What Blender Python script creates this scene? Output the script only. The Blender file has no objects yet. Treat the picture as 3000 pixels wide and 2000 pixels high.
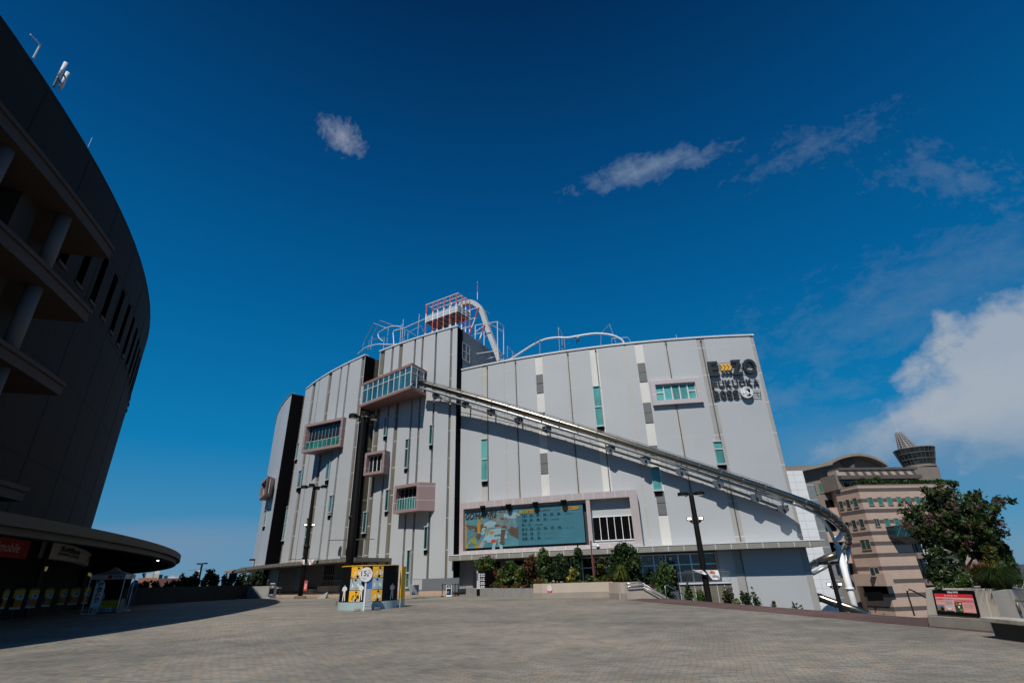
# Plaza beside a domed stadium with a curved leisure building, a tube slide and a hotel.
# World units are metres, z = 0 is the plaza paving, the camera stands at the origin.
# Real positions were surveyed from the photograph: a sight line is intersected with the
# real surface an object belongs to (ground, curved facade, wall plane) to get its place.
import bpy, math, random
import numpy as np
from mathutils import Vector, Matrix
from math import radians, degrees, sin, cos, pi, hypot, atan2, sqrt

random.seed(11)
RNG = np.random.default_rng(11)
SC = bpy.context.scene
COL = SC.collection

# ------------------------------------------------------------------ camera
FPX, PITCH, ROLL, EYE = 1500.0, radians(24.8), radians(1.8), np.array([0.0, 0.0, 1.6])
_F = np.array([0, cos(PITCH), sin(PITCH)]); _U0 = np.array([0, -sin(PITCH), cos(PITCH)]); _R0 = np.array([1.0, 0, 0])
_R = cos(ROLL) * _R0 - sin(ROLL) * _U0
_U = cos(ROLL) * _U0 + sin(ROLL) * _R0
cam_data = bpy.data.cameras.new('camera')
cam = bpy.data.objects.new('camera', cam_data)
COL.objects.link(cam)
cam.matrix_world = Matrix(((_R[0], _U[0], -_F[0], EYE[0]), (_R[1], _U[1], -_F[1], EYE[1]), (_R[2], _U[2], -_F[2], EYE[2]), (0, 0, 0, 1)))
cam_data.sensor_width = 36; cam_data.lens = 36 * FPX / 3000; cam_data.clip_start = 0.1; cam_data.clip_end = 6000
SC.camera = cam
SC.view_settings.view_transform = 'Standard'; SC.view_settings.look = 'None'
SC.view_settings.exposure = 0; SC.view_settings.gamma = 1

# ------------------------------------------------------------------ survey helpers
def ray(u, v): return (u - 1500) / FPX * _R - (v - 1000) / FPX * _U + _F
def atz(uv, z=0.0):
    d = ray(*uv); return EYE + d * ((z - EYE[2]) / d[2])
def aty(uv, y):
    d = ray(*uv); return EYE + d * (y / d[1])
def bp(uv, D):                       # the point at horizontal distance D
    d = ray(*uv); return EYE + d * (D / hypot(d[0], d[1]))
def topz(uv, p):                     # height of a point standing over p
    return float(bp(uv, hypot(p[0], p[1]))[2])
def crop(x0, y0, s): return lambda x, y: (x0 + x * s, y0 + y * s)
DS = crop(0, 0, 1.27551)
K1 = crop(1030, 800, .3699); K2 = crop(1850, 950, .2551); K3 = crop(1200, 1080, .2126); K4 = crop(1700, 1200, .2551)
K5 = crop(1850, 1350, .2976); K6 = crop(700, 1000, .3189); K7 = crop(700, 1400, .2976); K8 = crop(1300, 1400, .2764)
K9 = crop(1340, 1440, .17007); K10 = crop(1220, 820, .16584); K11 = crop(1040, 820, .12755); K12 = crop(1480, 920, .17007)
K13 = crop(2250, 1200, .44643); K14 = crop(2330, 1200, .2551); K15 = crop(2280, 1380, .26794); K16 = crop(2640, 1660, .15306)
K17 = crop(2600, 1360, .2551); K18 = crop(0, 1350, .41465); K19 = crop(220, 1580, .14032); K20 = crop(480, 1580, .17007)
K21 = crop(860, 1600, .14456); K22 = crop(1180, 1560, .13393); K23 = crop(1380, 1600, .22109); K24 = crop(0, 1600, .12755)
K25 = crop(0, 0, .6376)

class Arc:
    """A round building: angle 0 looks to -Y, growing angles go to the right seen from outside."""
    def __init__(s, ox, oy): s.O = np.array([ox, oy])
    def pt(s, r, ph, z):
        a = radians(ph); return (s.O[0] + r * sin(a), s.O[1] - r * cos(a), z)
    def hit(s, uv, r):
        d = ray(*uv); a = d[0] ** 2 + d[1] ** 2; rel = EYE[:2] - s.O; b = 2 * (rel @ d[:2]); q = rel @ rel - r * r
        t = (-b - sqrt(max(b * b - 4 * a * q, 0))) / (2 * a); p = EYE + d * t
        return degrees(atan2(p[0] - s.O[0], s.O[1] - p[1])), float(p[2])
    def pol(s, p): return hypot(p[0] - s.O[0], p[1] - s.O[1]), degrees(atan2(p[0] - s.O[0], s.O[1] - p[1]))
ST = Arc(-132.7, -2.8)       # stadium
EZ = Arc(33.0, 157.0)        # leisure building

class Plane:
    """A vertical wall plane: s runs along it, o stands out of it."""
    def __init__(s, p, q):
        s.p = np.array([p[0], p[1], 0.0]); t = np.array([q[0] - p[0], q[1] - p[1], 0.0]); s.L = float(np.linalg.norm(t)); s.t = t / s.L
        s.n = np.array([s.t[1], -s.t[0], 0.0])
    def hit(s, uv):
        d = ray(*uv); P = EYE + d * (((s.p - EYE) @ s.n) / (d @ s.n)); return float((P - s.p) @ s.t), float(P[2])
    def pt(s, a, z, o=0.0): return tuple(s.p + s.t * a + s.n * o + np.array([0, 0, z]))

# ------------------------------------------------------------------ materials
MATS = {}
def _new(name):
    m = bpy.data.materials.new(name); m.use_nodes = True; nt = m.node_tree
    for n in list(nt.nodes): nt.nodes.remove(n)
    out = nt.nodes.new('ShaderNodeOutputMaterial'); b = nt.nodes.new('ShaderNodeBsdfPrincipled')
    nt.links.new(b.outputs[0], out.inputs[0]); MATS[name] = m
    return m, nt, b, out
def _mix(nt, fac, a, b, mode='MIX'):
    n = nt.nodes.new('ShaderNodeMix'); n.data_type = 'RGBA'; n.blend_type = mode
    for idx, val in ((0, fac), (6, a), (7, b)):
        if hasattr(val, 'links') or hasattr(val, 'is_linked'): nt.links.new(val, n.inputs[idx])
        elif idx == 0: n.inputs[0].default_value = val
        else: n.inputs[idx].default_value = (*val[:3], 1)
    return n.outputs[2]
def _math(nt, op, a, b=None, c=None, clamp=False):
    n = nt.nodes.new('ShaderNodeMath'); n.operation = op; n.use_clamp = clamp
    for i, v in enumerate((a, b, c)):
        if v is None: continue
        if hasattr(v, 'is_linked'): nt.links.new(v, n.inputs[i])
        else: n.inputs[i].default_value = v
    return n.outputs[0]
def _pos(nt, scale=(1, 1, 1), rot=0.0):
    g = nt.nodes.new('ShaderNodeNewGeometry'); mp = nt.nodes.new('ShaderNodeMapping')
    mp.inputs['Scale'].default_value = scale; mp.inputs['Rotation'].default_value = (0, 0, rot)
    nt.links.new(g.outputs['Position'], mp.inputs['Vector']); return mp.outputs[0]
def _noise(nt, vec, scale, detail=3, rough=.55):
    n = nt.nodes.new('ShaderNodeTexNoise'); n.inputs['Scale'].default_value = scale; n.inputs['Detail'].default_value = detail
    n.inputs['Roughness'].default_value = rough; nt.links.new(vec, n.inputs['Vector']); return n.outputs[0]
def _ramp(nt, fac, stops):
    n = nt.nodes.new('ShaderNodeValToRGB'); e = n.color_ramp.elements
    while len(e) < len(stops): e.new(.5)
    for el, (p, c) in zip(e, stops): el.position = p; el.color = (*c[:3], 1)
    nt.links.new(fac, n.inputs[0]); return n.outputs[0]

STAINLESS = None
def mat(name, col, rough=.6, metal=0.0, var=.14, scale=1.5, streak=0.0, zline=None, bump=0.0, spec=.5, emit=None):
    """Plain surface with uneven tone, optional rain streaks, level joints (zline = spacing, offset, width, colour)."""
    if name in MATS: return MATS[name]
    m, nt, b, out = _new(name)
    c = np.array(col[:3])
    n = _noise(nt, _pos(nt), scale, 4)
    base = _ramp(nt, n, [(.25, tuple(c * (1 - var))), (.75, tuple(np.minimum(c * (1 + var), 1)))])
    if streak:
        s = _noise(nt, _pos(nt, (1.6, 1.6, .06)), 1.0, 5, .6)
        f = _math(nt, 'MULTIPLY', _math(nt, 'SUBTRACT', s, .45, clamp=True), streak * 6, clamp=True)
        base = _mix(nt, f, base, tuple(c * .62))
    if zline:
        sp, off, w, lc = zline
        g = nt.nodes.new('ShaderNodeNewGeometry'); sx = nt.nodes.new('ShaderNodeSeparateXYZ'); nt.links.new(g.outputs['Position'], sx.inputs[0])
        fr = _math(nt, 'FRACT', _math(nt, 'DIVIDE', _math(nt, 'ADD', sx.outputs[2], 1000 * sp - off), sp))
        base = _mix(nt, _math(nt, 'LESS_THAN', fr, w / sp), base, lc)
    nt.links.new(base, b.inputs['Base Color'])
    b.inputs['Roughness'].default_value = rough; b.inputs['Metallic'].default_value = metal
    b.inputs['Specular IOR Level'].default_value = spec
    if bump:
        bn = nt.nodes.new('ShaderNodeBump'); bn.inputs['Strength'].default_value = bump; bn.inputs['Distance'].default_value = .02
        nt.links.new(_noise(nt, _pos(nt), scale * 12, 4), bn.inputs['Height']); nt.links.new(bn.outputs[0], b.inputs['Normal'])
    if emit:
        b.inputs['Emission Color'].default_value = (*col[:3], 1); b.inputs['Emission Strength'].default_value = emit
    return m

def leaf(name, col, var=.45, trans=.25):
    if name in MATS: return MATS[name]
    m, nt, b, out = _new(name); c = np.array(col)
    n = _noise(nt, _pos(nt), 2.2, 3)
    base = _ramp(nt, n, [(.3, tuple(c * (1 - var))), (.7, tuple(c * (1 + var)))])
    nt.links.new(base, b.inputs['Base Color']); b.inputs['Roughness'].default_value = .5; b.inputs['Specular IOR Level'].default_value = .35
    t = nt.nodes.new('ShaderNodeBsdfTranslucent'); nt.links.new(_mix(nt, .4, base, tuple(np.minimum(c * 1.9, 1))), t.inputs[0])
    mx = nt.nodes.new('ShaderNodeMixShader'); mx.inputs[0].default_value = trans
    nt.links.new(b.outputs[0], mx.inputs[1]); nt.links.new(t.outputs[0], mx.inputs[2]); nt.links.new(mx.outputs[0], out.inputs[0])
    return m

def paver(name, rot, cols, mortar, scale=1.0, bw=.5, bh=.25):
    m, nt, b, out = _new(name)
    v0 = _pos(nt, (1, 1, 1), rot); wv = nt.nodes.new('ShaderNodeTexNoise'); wv.inputs['Scale'].default_value = .35; nt.links.new(v0, wv.inputs['Vector'])
    wa = nt.nodes.new('ShaderNodeVectorMath'); wa.operation = 'MULTIPLY_ADD'; nt.links.new(wv.outputs['Color'], wa.inputs[0]); wa.inputs[1].default_value = (.35, .35, 0); nt.links.new(v0, wa.inputs[2]); v = wa.outputs['Vector']
    wob = nt.nodes.new('ShaderNodeTexBrick'); wob.offset = .5
    wob.inputs['Scale'].default_value = scale; wob.inputs['Brick Width'].default_value = bw; wob.inputs['Row Height'].default_value = bh
    wob.inputs['Mortar Size'].default_value = .012; wob.inputs['Mortar Smooth'].default_value = .3
    wob.inputs['Color1'].default_value = (0, 0, 0, 1); wob.inputs['Color2'].default_value = (1, 1, 1, 1); wob.inputs['Mortar'].default_value = (.5, .5, .5, 1)
    nt.links.new(v, wob.inputs['Vector'])
    k = len(cols)
    base = _ramp(nt, wob.outputs['Color'], [((i + .5) / k, c) for i, c in enumerate(cols)])
    big = _noise(nt, _pos(nt), .09, 5, .62)
    base = _mix(nt, 1.0, base, _ramp(nt, big, [(.32, (.55, .57, .58)), (.5, (.95, .94, .92)), (.68, (1.25, 1.2, 1.13))]), 'MULTIPLY')
    mid = _noise(nt, _pos(nt, (1, 1, 1), .5), .8, 5, .7)
    base = _mix(nt, 1.0, base, _ramp(nt, mid, [(.3, (.70, .70, .70)), (.7, (1.18, 1.18, 1.18))]), 'MULTIPLY')
    spots = _noise(nt, _pos(nt), 7.0, 3, .8)
    base = _mix(nt, _math(nt, 'MULTIPLY', _math(nt, 'GREATER_THAN', spots, .70), .35), base, (.05, .045, .04))
    base = _mix(nt, _math(nt, 'MULTIPLY', wob.outputs['Fac'], .62), base, mortar)
    nt.links.new(base, b.inputs['Base Color']); b.inputs['Roughness'].default_value = .85; b.inputs['Specular IOR Level'].default_value = .25
    bn = nt.nodes.new('ShaderNodeBump'); bn.inputs['Strength'].default_value = .38; bn.inputs['Distance'].default_value = .012
    h = _math(nt, 'SUBTRACT', _math(nt, 'MULTIPLY', _noise(nt, _pos(nt), 30, 3), .35), wob.outputs['Fac'])
    nt.links.new(h, bn.inputs['Height']); nt.links.new(bn.outputs[0], b.inputs['Normal'])
    return m

def glass(name, col, rough=.06, spec=.8, dark=.5, sc=.35):
    if name in MATS: return MATS[name]
    m, nt, b, out = _new(name); c = np.array(col)
    n = _noise(nt, _pos(nt, (1, 1, .5)), sc, 3)
    nt.links.new(_ramp(nt, n, [(.35, tuple(c * dark)), (.65, tuple(c))]), b.inputs['Base Color'])
    b.inputs['Roughness'].default_value = rough; b.inputs['Specular IOR Level'].default_value = spec
    return m

PAVE = paver('block paving', radians(18), [(.205, .202, .186), (.27, .26, .23), (.312, .284, .232), (.326, .268, .21), (.237, .232, .21), (.293, .279, .246)], (.075, .072, .066), 1.0, .24, .12)
BAND = paver('purple brown paving', radians(-9), [(.13, .08, .07), (.16, .10, .09), (.145, .09, .08)], (.09, .065, .058), 1.0, .24, .12)
STEP = mat('warm stone', (.40, .29, .21), .8, var=.2, scale=3, bump=.3)
ASPH = mat('asphalt', (.05, .05, .052), .9, var=.25, scale=2, bump=.3)
PANEL = mat('pale grey cladding', (.43, .448, .46), .6, var=.05, scale=.16, streak=.02, zline=(4.05, 1.2, .05, (.455, .475, .49)))
PANEL2 = mat('cool grey cladding', (.40, .43, .47), .5, var=.04, scale=.3, streak=.015, zline=(4.05, 1.2, .05, (.45, .48, .52)))
OLIVE = mat('olive grey strip', (.155, .138, .10), .6, var=.12, scale=.7, streak=.15, zline=(4.05, 1.2, .10, (.55, .54, .5)))
BEIGE = mat('beige grey strip', (.46, .44, .40), .6, var=.07, scale=.7, streak=.12, zline=(4.05, 1.2, .07, (.6, .58, .55)))
GREIGE = mat('warm grey strip', (.36, .345, .32), .6, var=.08, scale=.7, streak=.12, zline=(4.05, 1.2, .09, (.62, .6, .58)))
CREAM = mat('off white strip', (.66, .645, .60), .6, var=.05, scale=.7, streak=.12)
LOUV = mat('grey louvre', (.17, .17, .17), .6, var=.1, zline=(.14, 0, .05, (.10, .10, .10)))
BLACK = mat('black cladding', (.003, .003, .004), .8, var=.2, spec=.05)
SLATE = mat('blue grey render', (.17, .20, .235), .7, var=.08, scale=.4, streak=.1)
DKGREY = mat('dark grey wall', (.085, .088, .098), .7, var=.1, scale=.5, streak=.12)
PINK = mat('dusty pink panel', (.29, .205, .20), .55, var=.06, scale=.8, streak=.06, zline=(1.9, .4, .045, (.62, .55, .54)))
PINKL = mat('pale pink panel', (.48, .435, .445), .5, var=.05, scale=.8, streak=.05, zline=(1.9, .4, .045, (.72, .68, .67)))
REDBR = mat('red brown panel', (.27, .15, .125), .55, var=.08, scale=.8, streak=.05)
TEAL = glass('teal glass', (.13, .44, .42), .10, .6, .5, .55)
TEALD = glass('dark teal glass', (.015, .12, .12), .05, .9, .3)
BLUEG = glass('blue teal glass', (.035, .16, .21), .05, .9, .35)
DARKG = glass('dark window glass', (.012, .014, .017), .06, .8, .5)
VOID = mat('dark interior', (.004, .004, .0045), .95, var=.3, spec=.05)
SLIT = mat('unlit slit', (.0006, .0005, .0005), 1.0, spec=0)
WHITE = mat('white paint', (.78, .78, .77), .5, var=.05)
OFFW = mat('off white frame', (.62, .63, .63), .5, var=.06)
SILVER = mat('galvanised steel', (.50, .53, .56), .32, .75, var=.12, scale=4)
PALEST = mat('pale painted steel', (.62, .65, .68), .45, .1, var=.08, scale=3)
CHROME = mat('polished steel', (.30, .265, .21), .28, 1.0, var=.15, scale=2)
DKSTEEL = mat('dark grey steel', (.10, .115, .13), .5, .3, var=.15, scale=3)
POLE = mat('black pole paint', (.007, .006, .0055), .6, 0, var=.3, scale=3, spec=.2)
RED = mat('signal red paint', (.58, .055, .03), .5, var=.12)
CONC = mat('grey concrete', (.30, .30, .285), .85, var=.18, scale=1.2, streak=.25, bump=.25)
BEIGEW = mat('beige rendered wall', (.47, .40, .33), .85, var=.06, scale=1.5, streak=.12, bump=.2)
BEIGED = mat('darker beige plinth', (.31, .27, .23), .85, var=.08, scale=1.5, streak=.15, bump=.2)
SOIL = mat('planting soil', (.035, .025, .016), .95, var=.4, scale=6, bump=.5)
YELL = mat('warm yellow print', (.80, .42, .015), .5, var=.05)
BLUEGR = mat('blue grey print', (.33, .44, .46), .5, var=.05)
PBLACK = mat('black print', (.004, .004, .005), .6, var=.2, spec=.12)
PWHITE = mat('white print', (.72, .74, .75), .5, var=.06)
PGREY = mat('grey print', (.30, .32, .33), .5, var=.08)
PRED = mat('red print', (.62, .03, .035), .5, var=.06)
PPINK = mat('pink print', (.66, .30, .27), .5, var=.06)
PBLUE = mat('blue print', (.05, .14, .38), .5, var=.08)
SKIN = mat('skin tone', (.45, .27, .19), .55, var=.08)
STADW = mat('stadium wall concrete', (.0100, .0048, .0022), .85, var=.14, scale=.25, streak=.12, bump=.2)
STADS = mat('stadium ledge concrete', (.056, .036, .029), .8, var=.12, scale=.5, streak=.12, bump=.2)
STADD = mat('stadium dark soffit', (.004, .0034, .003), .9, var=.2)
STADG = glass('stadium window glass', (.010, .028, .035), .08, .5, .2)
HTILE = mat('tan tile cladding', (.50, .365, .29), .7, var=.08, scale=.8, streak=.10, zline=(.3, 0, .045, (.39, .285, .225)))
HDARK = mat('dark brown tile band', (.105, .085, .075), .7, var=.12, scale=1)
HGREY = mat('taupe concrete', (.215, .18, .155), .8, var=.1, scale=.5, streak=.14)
HROOF = mat('taupe metal roof', (.30, .26, .21), .5, .2, var=.1, scale=1)
LAMPG = mat('lit lamp face', (1.0, .93, .80), .4, emit=1.6, var=.02)
BARK = mat('grey bark', (.10, .08, .062), .9, var=.3, scale=8, bump=.5)

# ------------------------------------------------------------------ mesh building
class MB:
    def __init__(s): s.v = []; s.f = []; s.m = []
    def add(s, verts, faces, mi=0):
        k = len(s.v); s.v += [tuple(map(float, p)) for p in verts]
        s.f += [tuple(i + k for i in f) for f in faces]; s.m += [mi] * len(faces); return s
    def hexa(s, p, mi=0):             # eight corners: bottom four then top four, same turn
        return s.add(p, [(3, 2, 1, 0), (4, 5, 6, 7), (0, 1, 5, 4), (1, 2, 6, 5), (2, 3, 7, 6), (3, 0, 4, 7)], mi)
    def box(s, x0, x1, y0, y1, z0, z1, mi=0):
        return s.hexa([(x0, y0, z0), (x1, y0, z0), (x1, y1, z0), (x0, y1, z0), (x0, y0, z1), (x1, y0, z1), (x1, y1, z1), (x0, y1, z1)], mi)
    def obox(s, c, yaw, hx, hy, z0, z1, mi=0):
        ca, sa = cos(yaw), sin(yaw); P = []
        for z in (z0, z1):
            for a, b in ((-hx, -hy), (hx, -hy), (hx, hy), (-hx, hy)): P.append((c[0] + a * ca - b * sa, c[1] + a * sa + b * ca, z))
        return s.hexa(P, mi)
    def prism(s, poly, z0, z1, mi=0):
        n = len(poly); lo = z0 if hasattr(z0, '__len__') else [z0] * n; hi = z1 if hasattr(z1, '__len__') else [z1] * n
        P = [(p[0], p[1], lo[i]) for i, p in enumerate(poly)] + [(p[0], p[1], hi[i]) for i, p in enumerate(poly)]
        F = [tuple(range(n - 1, -1, -1)), tuple(range(n, 2 * n))] + [(i, (i + 1) % n, n + (i + 1) % n, n + i) for i in range(n)]
        return s.add(P, F, mi)
    def cbox(s, arc, r0, r1, p0, p1, z0, z1, n=None, mi=0):   # curved block of a round facade
        n = n or max(1, int(abs(p1 - p0) / 1.0 + .99)); P = []; F = []
        for i in range(n + 1):
            ph = p0 + (p1 - p0) * i / n
            P += [arc.pt(r0, ph, z0), arc.pt(r1, ph, z0), arc.pt(r1, ph, z1), arc.pt(r0, ph, z1)]
        for i in range(n):
            a, b = 4 * i, 4 * i + 4
            F += [(a, a + 1, b + 1, b)[::-1], (a + 1, a + 2, b + 2, b + 1)[::-1], (a + 2, a + 3, b + 3, b + 2)[::-1], (a + 3, a, b, b + 3)[::-1]]
        F += [(0, 1, 2, 3)[::-1], (4 * n, 4 * n + 1, 4 * n + 2, 4 * n + 3)]
        return s.add(P, F, mi)
    def pbox(s, pl, a0, a1, z0, z1, o0, o1, mi=0):            # block on a wall plane
        return s.hexa([pl.pt(a0, z0, o1), pl.pt(a1, z0, o1), pl.pt(a1, z0, o0), pl.pt(a0, z0, o0), pl.pt(a0, z1, o1), pl.pt(a1, z1, o1), pl.pt(a1, z1, o0), pl.pt(a0, z1, o0)], mi)
    def tube(s, path, r, n=8, mi=0, cap=True):
        path = [np.array(p, float) for p in path]; k = len(path); P = []; F = []; up = None
        for i, p in enumerate(path):
            t = path[min(i + 1, k - 1)] - path[max(i - 1, 0)]; L = np.linalg.norm(t)
            t = t / L if L > 1e-9 else np.array([0, 0, 1.0])
            if up is None: up = np.array([0, 0, 1.0]) if abs(t[2]) < .9 else np.array([1.0, 0, 0])
            u = np.cross(t, up); u /= max(np.linalg.norm(u), 1e-9); w = np.cross(u, t); up = w
            rr = r[i] if hasattr(r, '__len__') else r
            for j in range(n):
                a = 2 * pi * (j + .5) / n; P.append(p + rr * (cos(a) * u + sin(a) * w))
        for i in range(k - 1):
            for j in range(n): F.append((i * n + j, i * n + (j + 1) % n, (i + 1) * n + (j + 1) % n, (i + 1) * n + j))
        if cap: F += [tuple(range(n - 1, -1, -1)), tuple(range((k - 1) * n, k * n))]
        return s.add(P, F, mi)
    def bar(s, p, q, r, n=6, mi=0): return s.tube([p, q], r, n, mi)
    def lathe(s, c, prof, n=24, mi=0, sx=1.0, sy=1.0, yaw=0.0):  # prof: (radius, z)
        P = []; F = []; ca, sa = cos(yaw), sin(yaw)
        for r, z in prof:
            for j in range(n):
                a = 2 * pi * j / n; x, y = r * cos(a) * sx, r * sin(a) * sy; P.append((c[0] + x * ca - y * sa, c[1] + x * sa + y * ca, z))
        k = len(prof)
        for i in range(k - 1):
            for j in range(n): F.append((i * n + j, i * n + (j + 1) % n, (i + 1) * n + (j + 1) % n, (i + 1) * n + j))
        F += [tuple(range(n - 1, -1, -1)), tuple(range((k - 1) * n, k * n))]
        return s.add(P, F, mi)
    def ball(s, c, rx, ry=None, rz=None, n=10, mi=0):
        ry = ry or rx; rz = rz or rx; k = max(4, n // 2); P = [(c[0], c[1], c[2] - rz)]; F = []
        for i in range(1, k):
            b = -pi / 2 + pi * i / k
            for j in range(n): a = 2 * pi * j / n; P.append((c[0] + rx * cos(b) * cos(a), c[1] + ry * cos(b) * sin(a), c[2] + rz * sin(b)))
        P.append((c[0], c[1], c[2] + rz)); top = len(P) - 1
        for j in range(n): F.append((0, 1 + (j + 1) % n, 1 + j)); F.append((top, 1 + (k - 2) * n + j, 1 + (k - 2) * n + (j + 1) % n))
        for i in range(k - 2):
            for j in range(n): F.append((1 + i * n + j, 1 + i * n + (j + 1) % n, 1 + (i + 1) * n + (j + 1) % n, 1 + (i + 1) * n + j))
        return s.add(P, F, mi)
    def build(s, name, mats, parent=None, smooth=False, bevel=0.0):
        me = bpy.data.meshes.new(name); me.from_pydata(s.v, [], s.f)
        mats = mats if isinstance(mats, (list, tuple)) else [mats]
        for m in mats: me.materials.append(m)
        if len(mats) > 1: me.polygons.foreach_set('material_index', s.m)
        if smooth: me.polygons.foreach_set('use_smooth', [True] * len(me.polygons))
        me.update()
        o = bpy.data.objects.new(name, me); COL.objects.link(o)
        if parent is not None:
            o.parent = parent
            root = parent
            while root.parent: root = root.parent
            o.matrix_parent_inverse = root_inv(parent)
        if bevel:
            b = o.modifiers.new('edge', 'BEVEL'); b.width = bevel; b.segments = 2; b.limit_method = 'ANGLE'
        return o
def world_of(o):
    m = Matrix.Translation(o.location) if o.type == 'EMPTY' else Matrix.Identity(4)
    return m
def root_inv(parent):
    # parts are modelled in world metres; only the root Empty carries an offset
    p = parent
    while p.parent: p = p.parent
    if p is parent: return world_of(p).inverted()
    return Matrix.Identity(4) if parent.type != 'EMPTY' else world_of(parent).inverted()
def tag(o, label=None, cat=None, group=None, kind=None):
    if label: o['label'] = label
    if cat: o['category'] = cat
    if group: o['group'] = group
    if kind: o['kind'] = kind
    return o
def thing(name, label, cat, loc=(0, 0, 0), group=None):
    o = bpy.data.objects.new(name, None); COL.objects.link(o); o.location = tuple(map(float, loc)); o.empty_display_size = .3
    return tag(o, label, cat, group)
def struct(o): o['kind'] = 'structure'; return o

# ------------------------------------------------------------------ lettering and flat artwork
_TXT = {}
def text_shape(body, bold=0.0, shear=0.0):
    key = (body, bold, shear)
    if key not in _TXT:
        c = bpy.data.curves.new('lettering', 'FONT'); c.body = body; c.size = 1; c.offset = bold; c.shear = shear; c.resolution_u = 3
        o = bpy.data.objects.new('lettering', c); COL.objects.link(o)
        me = o.evaluated_get(bpy.context.evaluated_depsgraph_get()).to_mesh()
        v = np.array([p.co[:2] for p in me.vertices]); f = [tuple(p.vertices) for p in me.polygons]
        o.evaluated_get(bpy.context.evaluated_depsgraph_get()).to_mesh_clear(); bpy.data.objects.remove(o); bpy.data.curves.remove(c)
        v -= v.min(0); v /= np.maximum(v.max(0), 1e-6); _TXT[key] = (v, f)
    return _TXT[key]
class Art:
    """Flat printed shapes on a real panel: fn(u, v, lift) gives the world point, u and v run 0..1."""
    def __init__(s, fn): s.fn = fn; s.mb = MB(); s.mats = []; s.k = 0
    def mi(s, m):
        if m not in s.mats: s.mats.append(m)
        return s.mats.index(m)
    def lift(s): s.k += 1; return .004 + .0007 * s.k
    def poly(s, pts, m, l=None):
        l = l or s.lift(); s.mb.add([s.fn(u, v, l) for u, v in pts], [tuple(range(len(pts)))], s.mi(m)); return s
    def rect(s, u0, v0, u1, v1, m, n=1, l=None):
        l = l or s.lift(); P = []; F = []
        for i in range(n + 1): u = u0 + (u1 - u0) * i / n; P += [s.fn(u, v0, l), s.fn(u, v1, l)]
        for i in range(n): F.append((2 * i, 2 * i + 2, 2 * i + 3, 2 * i + 1))
        s.mb.add(P, F, s.mi(m)); return s
    def ell(s, cu, cv, ru, rv, m, n=20, rot=0.0, l=None):
        return s.poly([(cu + ru * cos(2 * pi * i / n) * cos(rot) - rv * sin(2 * pi * i / n) * sin(rot), cv + ru * cos(2 * pi * i / n) * sin(rot) + rv * sin(2 * pi * i / n) * cos(rot)) for i in range(n)], m, l)
    def text(s, body, u0, v0, u1, v1, m, bold=0.0, shear=0.0, l=None):
        v, f = text_shape(body, bold, shear); l = l or s.lift()
        s.mb.add([s.fn(u0 + (u1 - u0) * a, v0 + (v1 - v0) * b, l) for a, b in v], f, s.mi(m)); return s
    def limb(s, p, q, w0, w1, m):
        d = np.array(q) - np.array(p); d = d / max(np.linalg.norm(d), 1e-9); n = np.array([-d[1], d[0]])
        P = [np.array(p) + n * w0, np.array(p) - n * w0, np.array(q) - n * w1, np.array(q) + n * w1]
        return s.poly([tuple(x) for x in P], m)
    def build(s, name, parent): return s.mb.build(name, s.mats, parent)

def add_text_solid(mb, fn, body, u0, v0, u1, v1, o0, o1, bold=0.0, shear=0.0, mi=0):
    """Raised letters: front at o1, back at o0."""
    v, f = text_shape(body, bold, shear); n = len(v)
    P = [fn(u0 + (u1 - u0) * a, v0 + (v1 - v0) * b, o1) for a, b in v] + [fn(u0 + (u1 - u0) * a, v0 + (v1 - v0) * b, o0) for a, b in v]
    F = list(f) + [tuple(i + n for i in reversed(t)) for t in f]
    cnt = {}
    for t in f:
        for i in range(len(t)):
            a, b = t[i], t[(i + 1) % len(t)]; cnt[(a, b)] = 1
    for (a, b) in cnt:
        if (b, a) not in cnt: F.append((b, a, a + n, b + n))
    mb.add(P, F, mi)

# ------------------------------------------------------------------ plants
def leaves_mb(blobs, n, size, weights=None, nm=2, shell=.55, droop=.0, elong=1.8, rng=RNG):
    """Many small leaf faces spread through the volume of several uneven clumps."""
    blobs = [np.array(b, float) for b in blobs]
    w = np.array([b[3] * b[4] * b[5] for b in blobs]) ** .8; w /= w.sum()
    idx = rng.choice(len(blobs), n, p=w); B = np.array(blobs)[idx]
    d = rng.normal(size=(n, 3)); d /= np.linalg.norm(d, axis=1)[:, None]
    rad = shell + (1 - shell) * rng.random(n) ** .6
    rad *= np.where(rng.random(n) < .25, rng.random(n) ** .5, 1) * (1 + .13 * rng.normal(size=n))
    c = B[:, :3] + d * rad[:, None] * B[:, 3:6]
    a = rng.normal(size=(n, 3)); a[:, 2] -= droop; a /= np.linalg.norm(a, axis=1)[:, None]
    b = np.cross(a, rng.normal(size=(n, 3)) + d * .6); b /= np.maximum(np.linalg.norm(b, axis=1), 1e-6)[:, None]
    s = size * (.6 + .8 * rng.random(n)); A = a * (s * elong / 2)[:, None]; Bv = b * (s / 2)[:, None]
    P = np.stack([c - A, c - .1 * A + Bv, c + A, c - .1 * A - Bv], 1).reshape(-1, 3)
    F = np.arange(4 * n).reshape(-1, 4)
    mi = np.where(rng.random(n) < .7, idx % nm, rng.integers(0, nm, n))
    return P, F, mi
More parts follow.
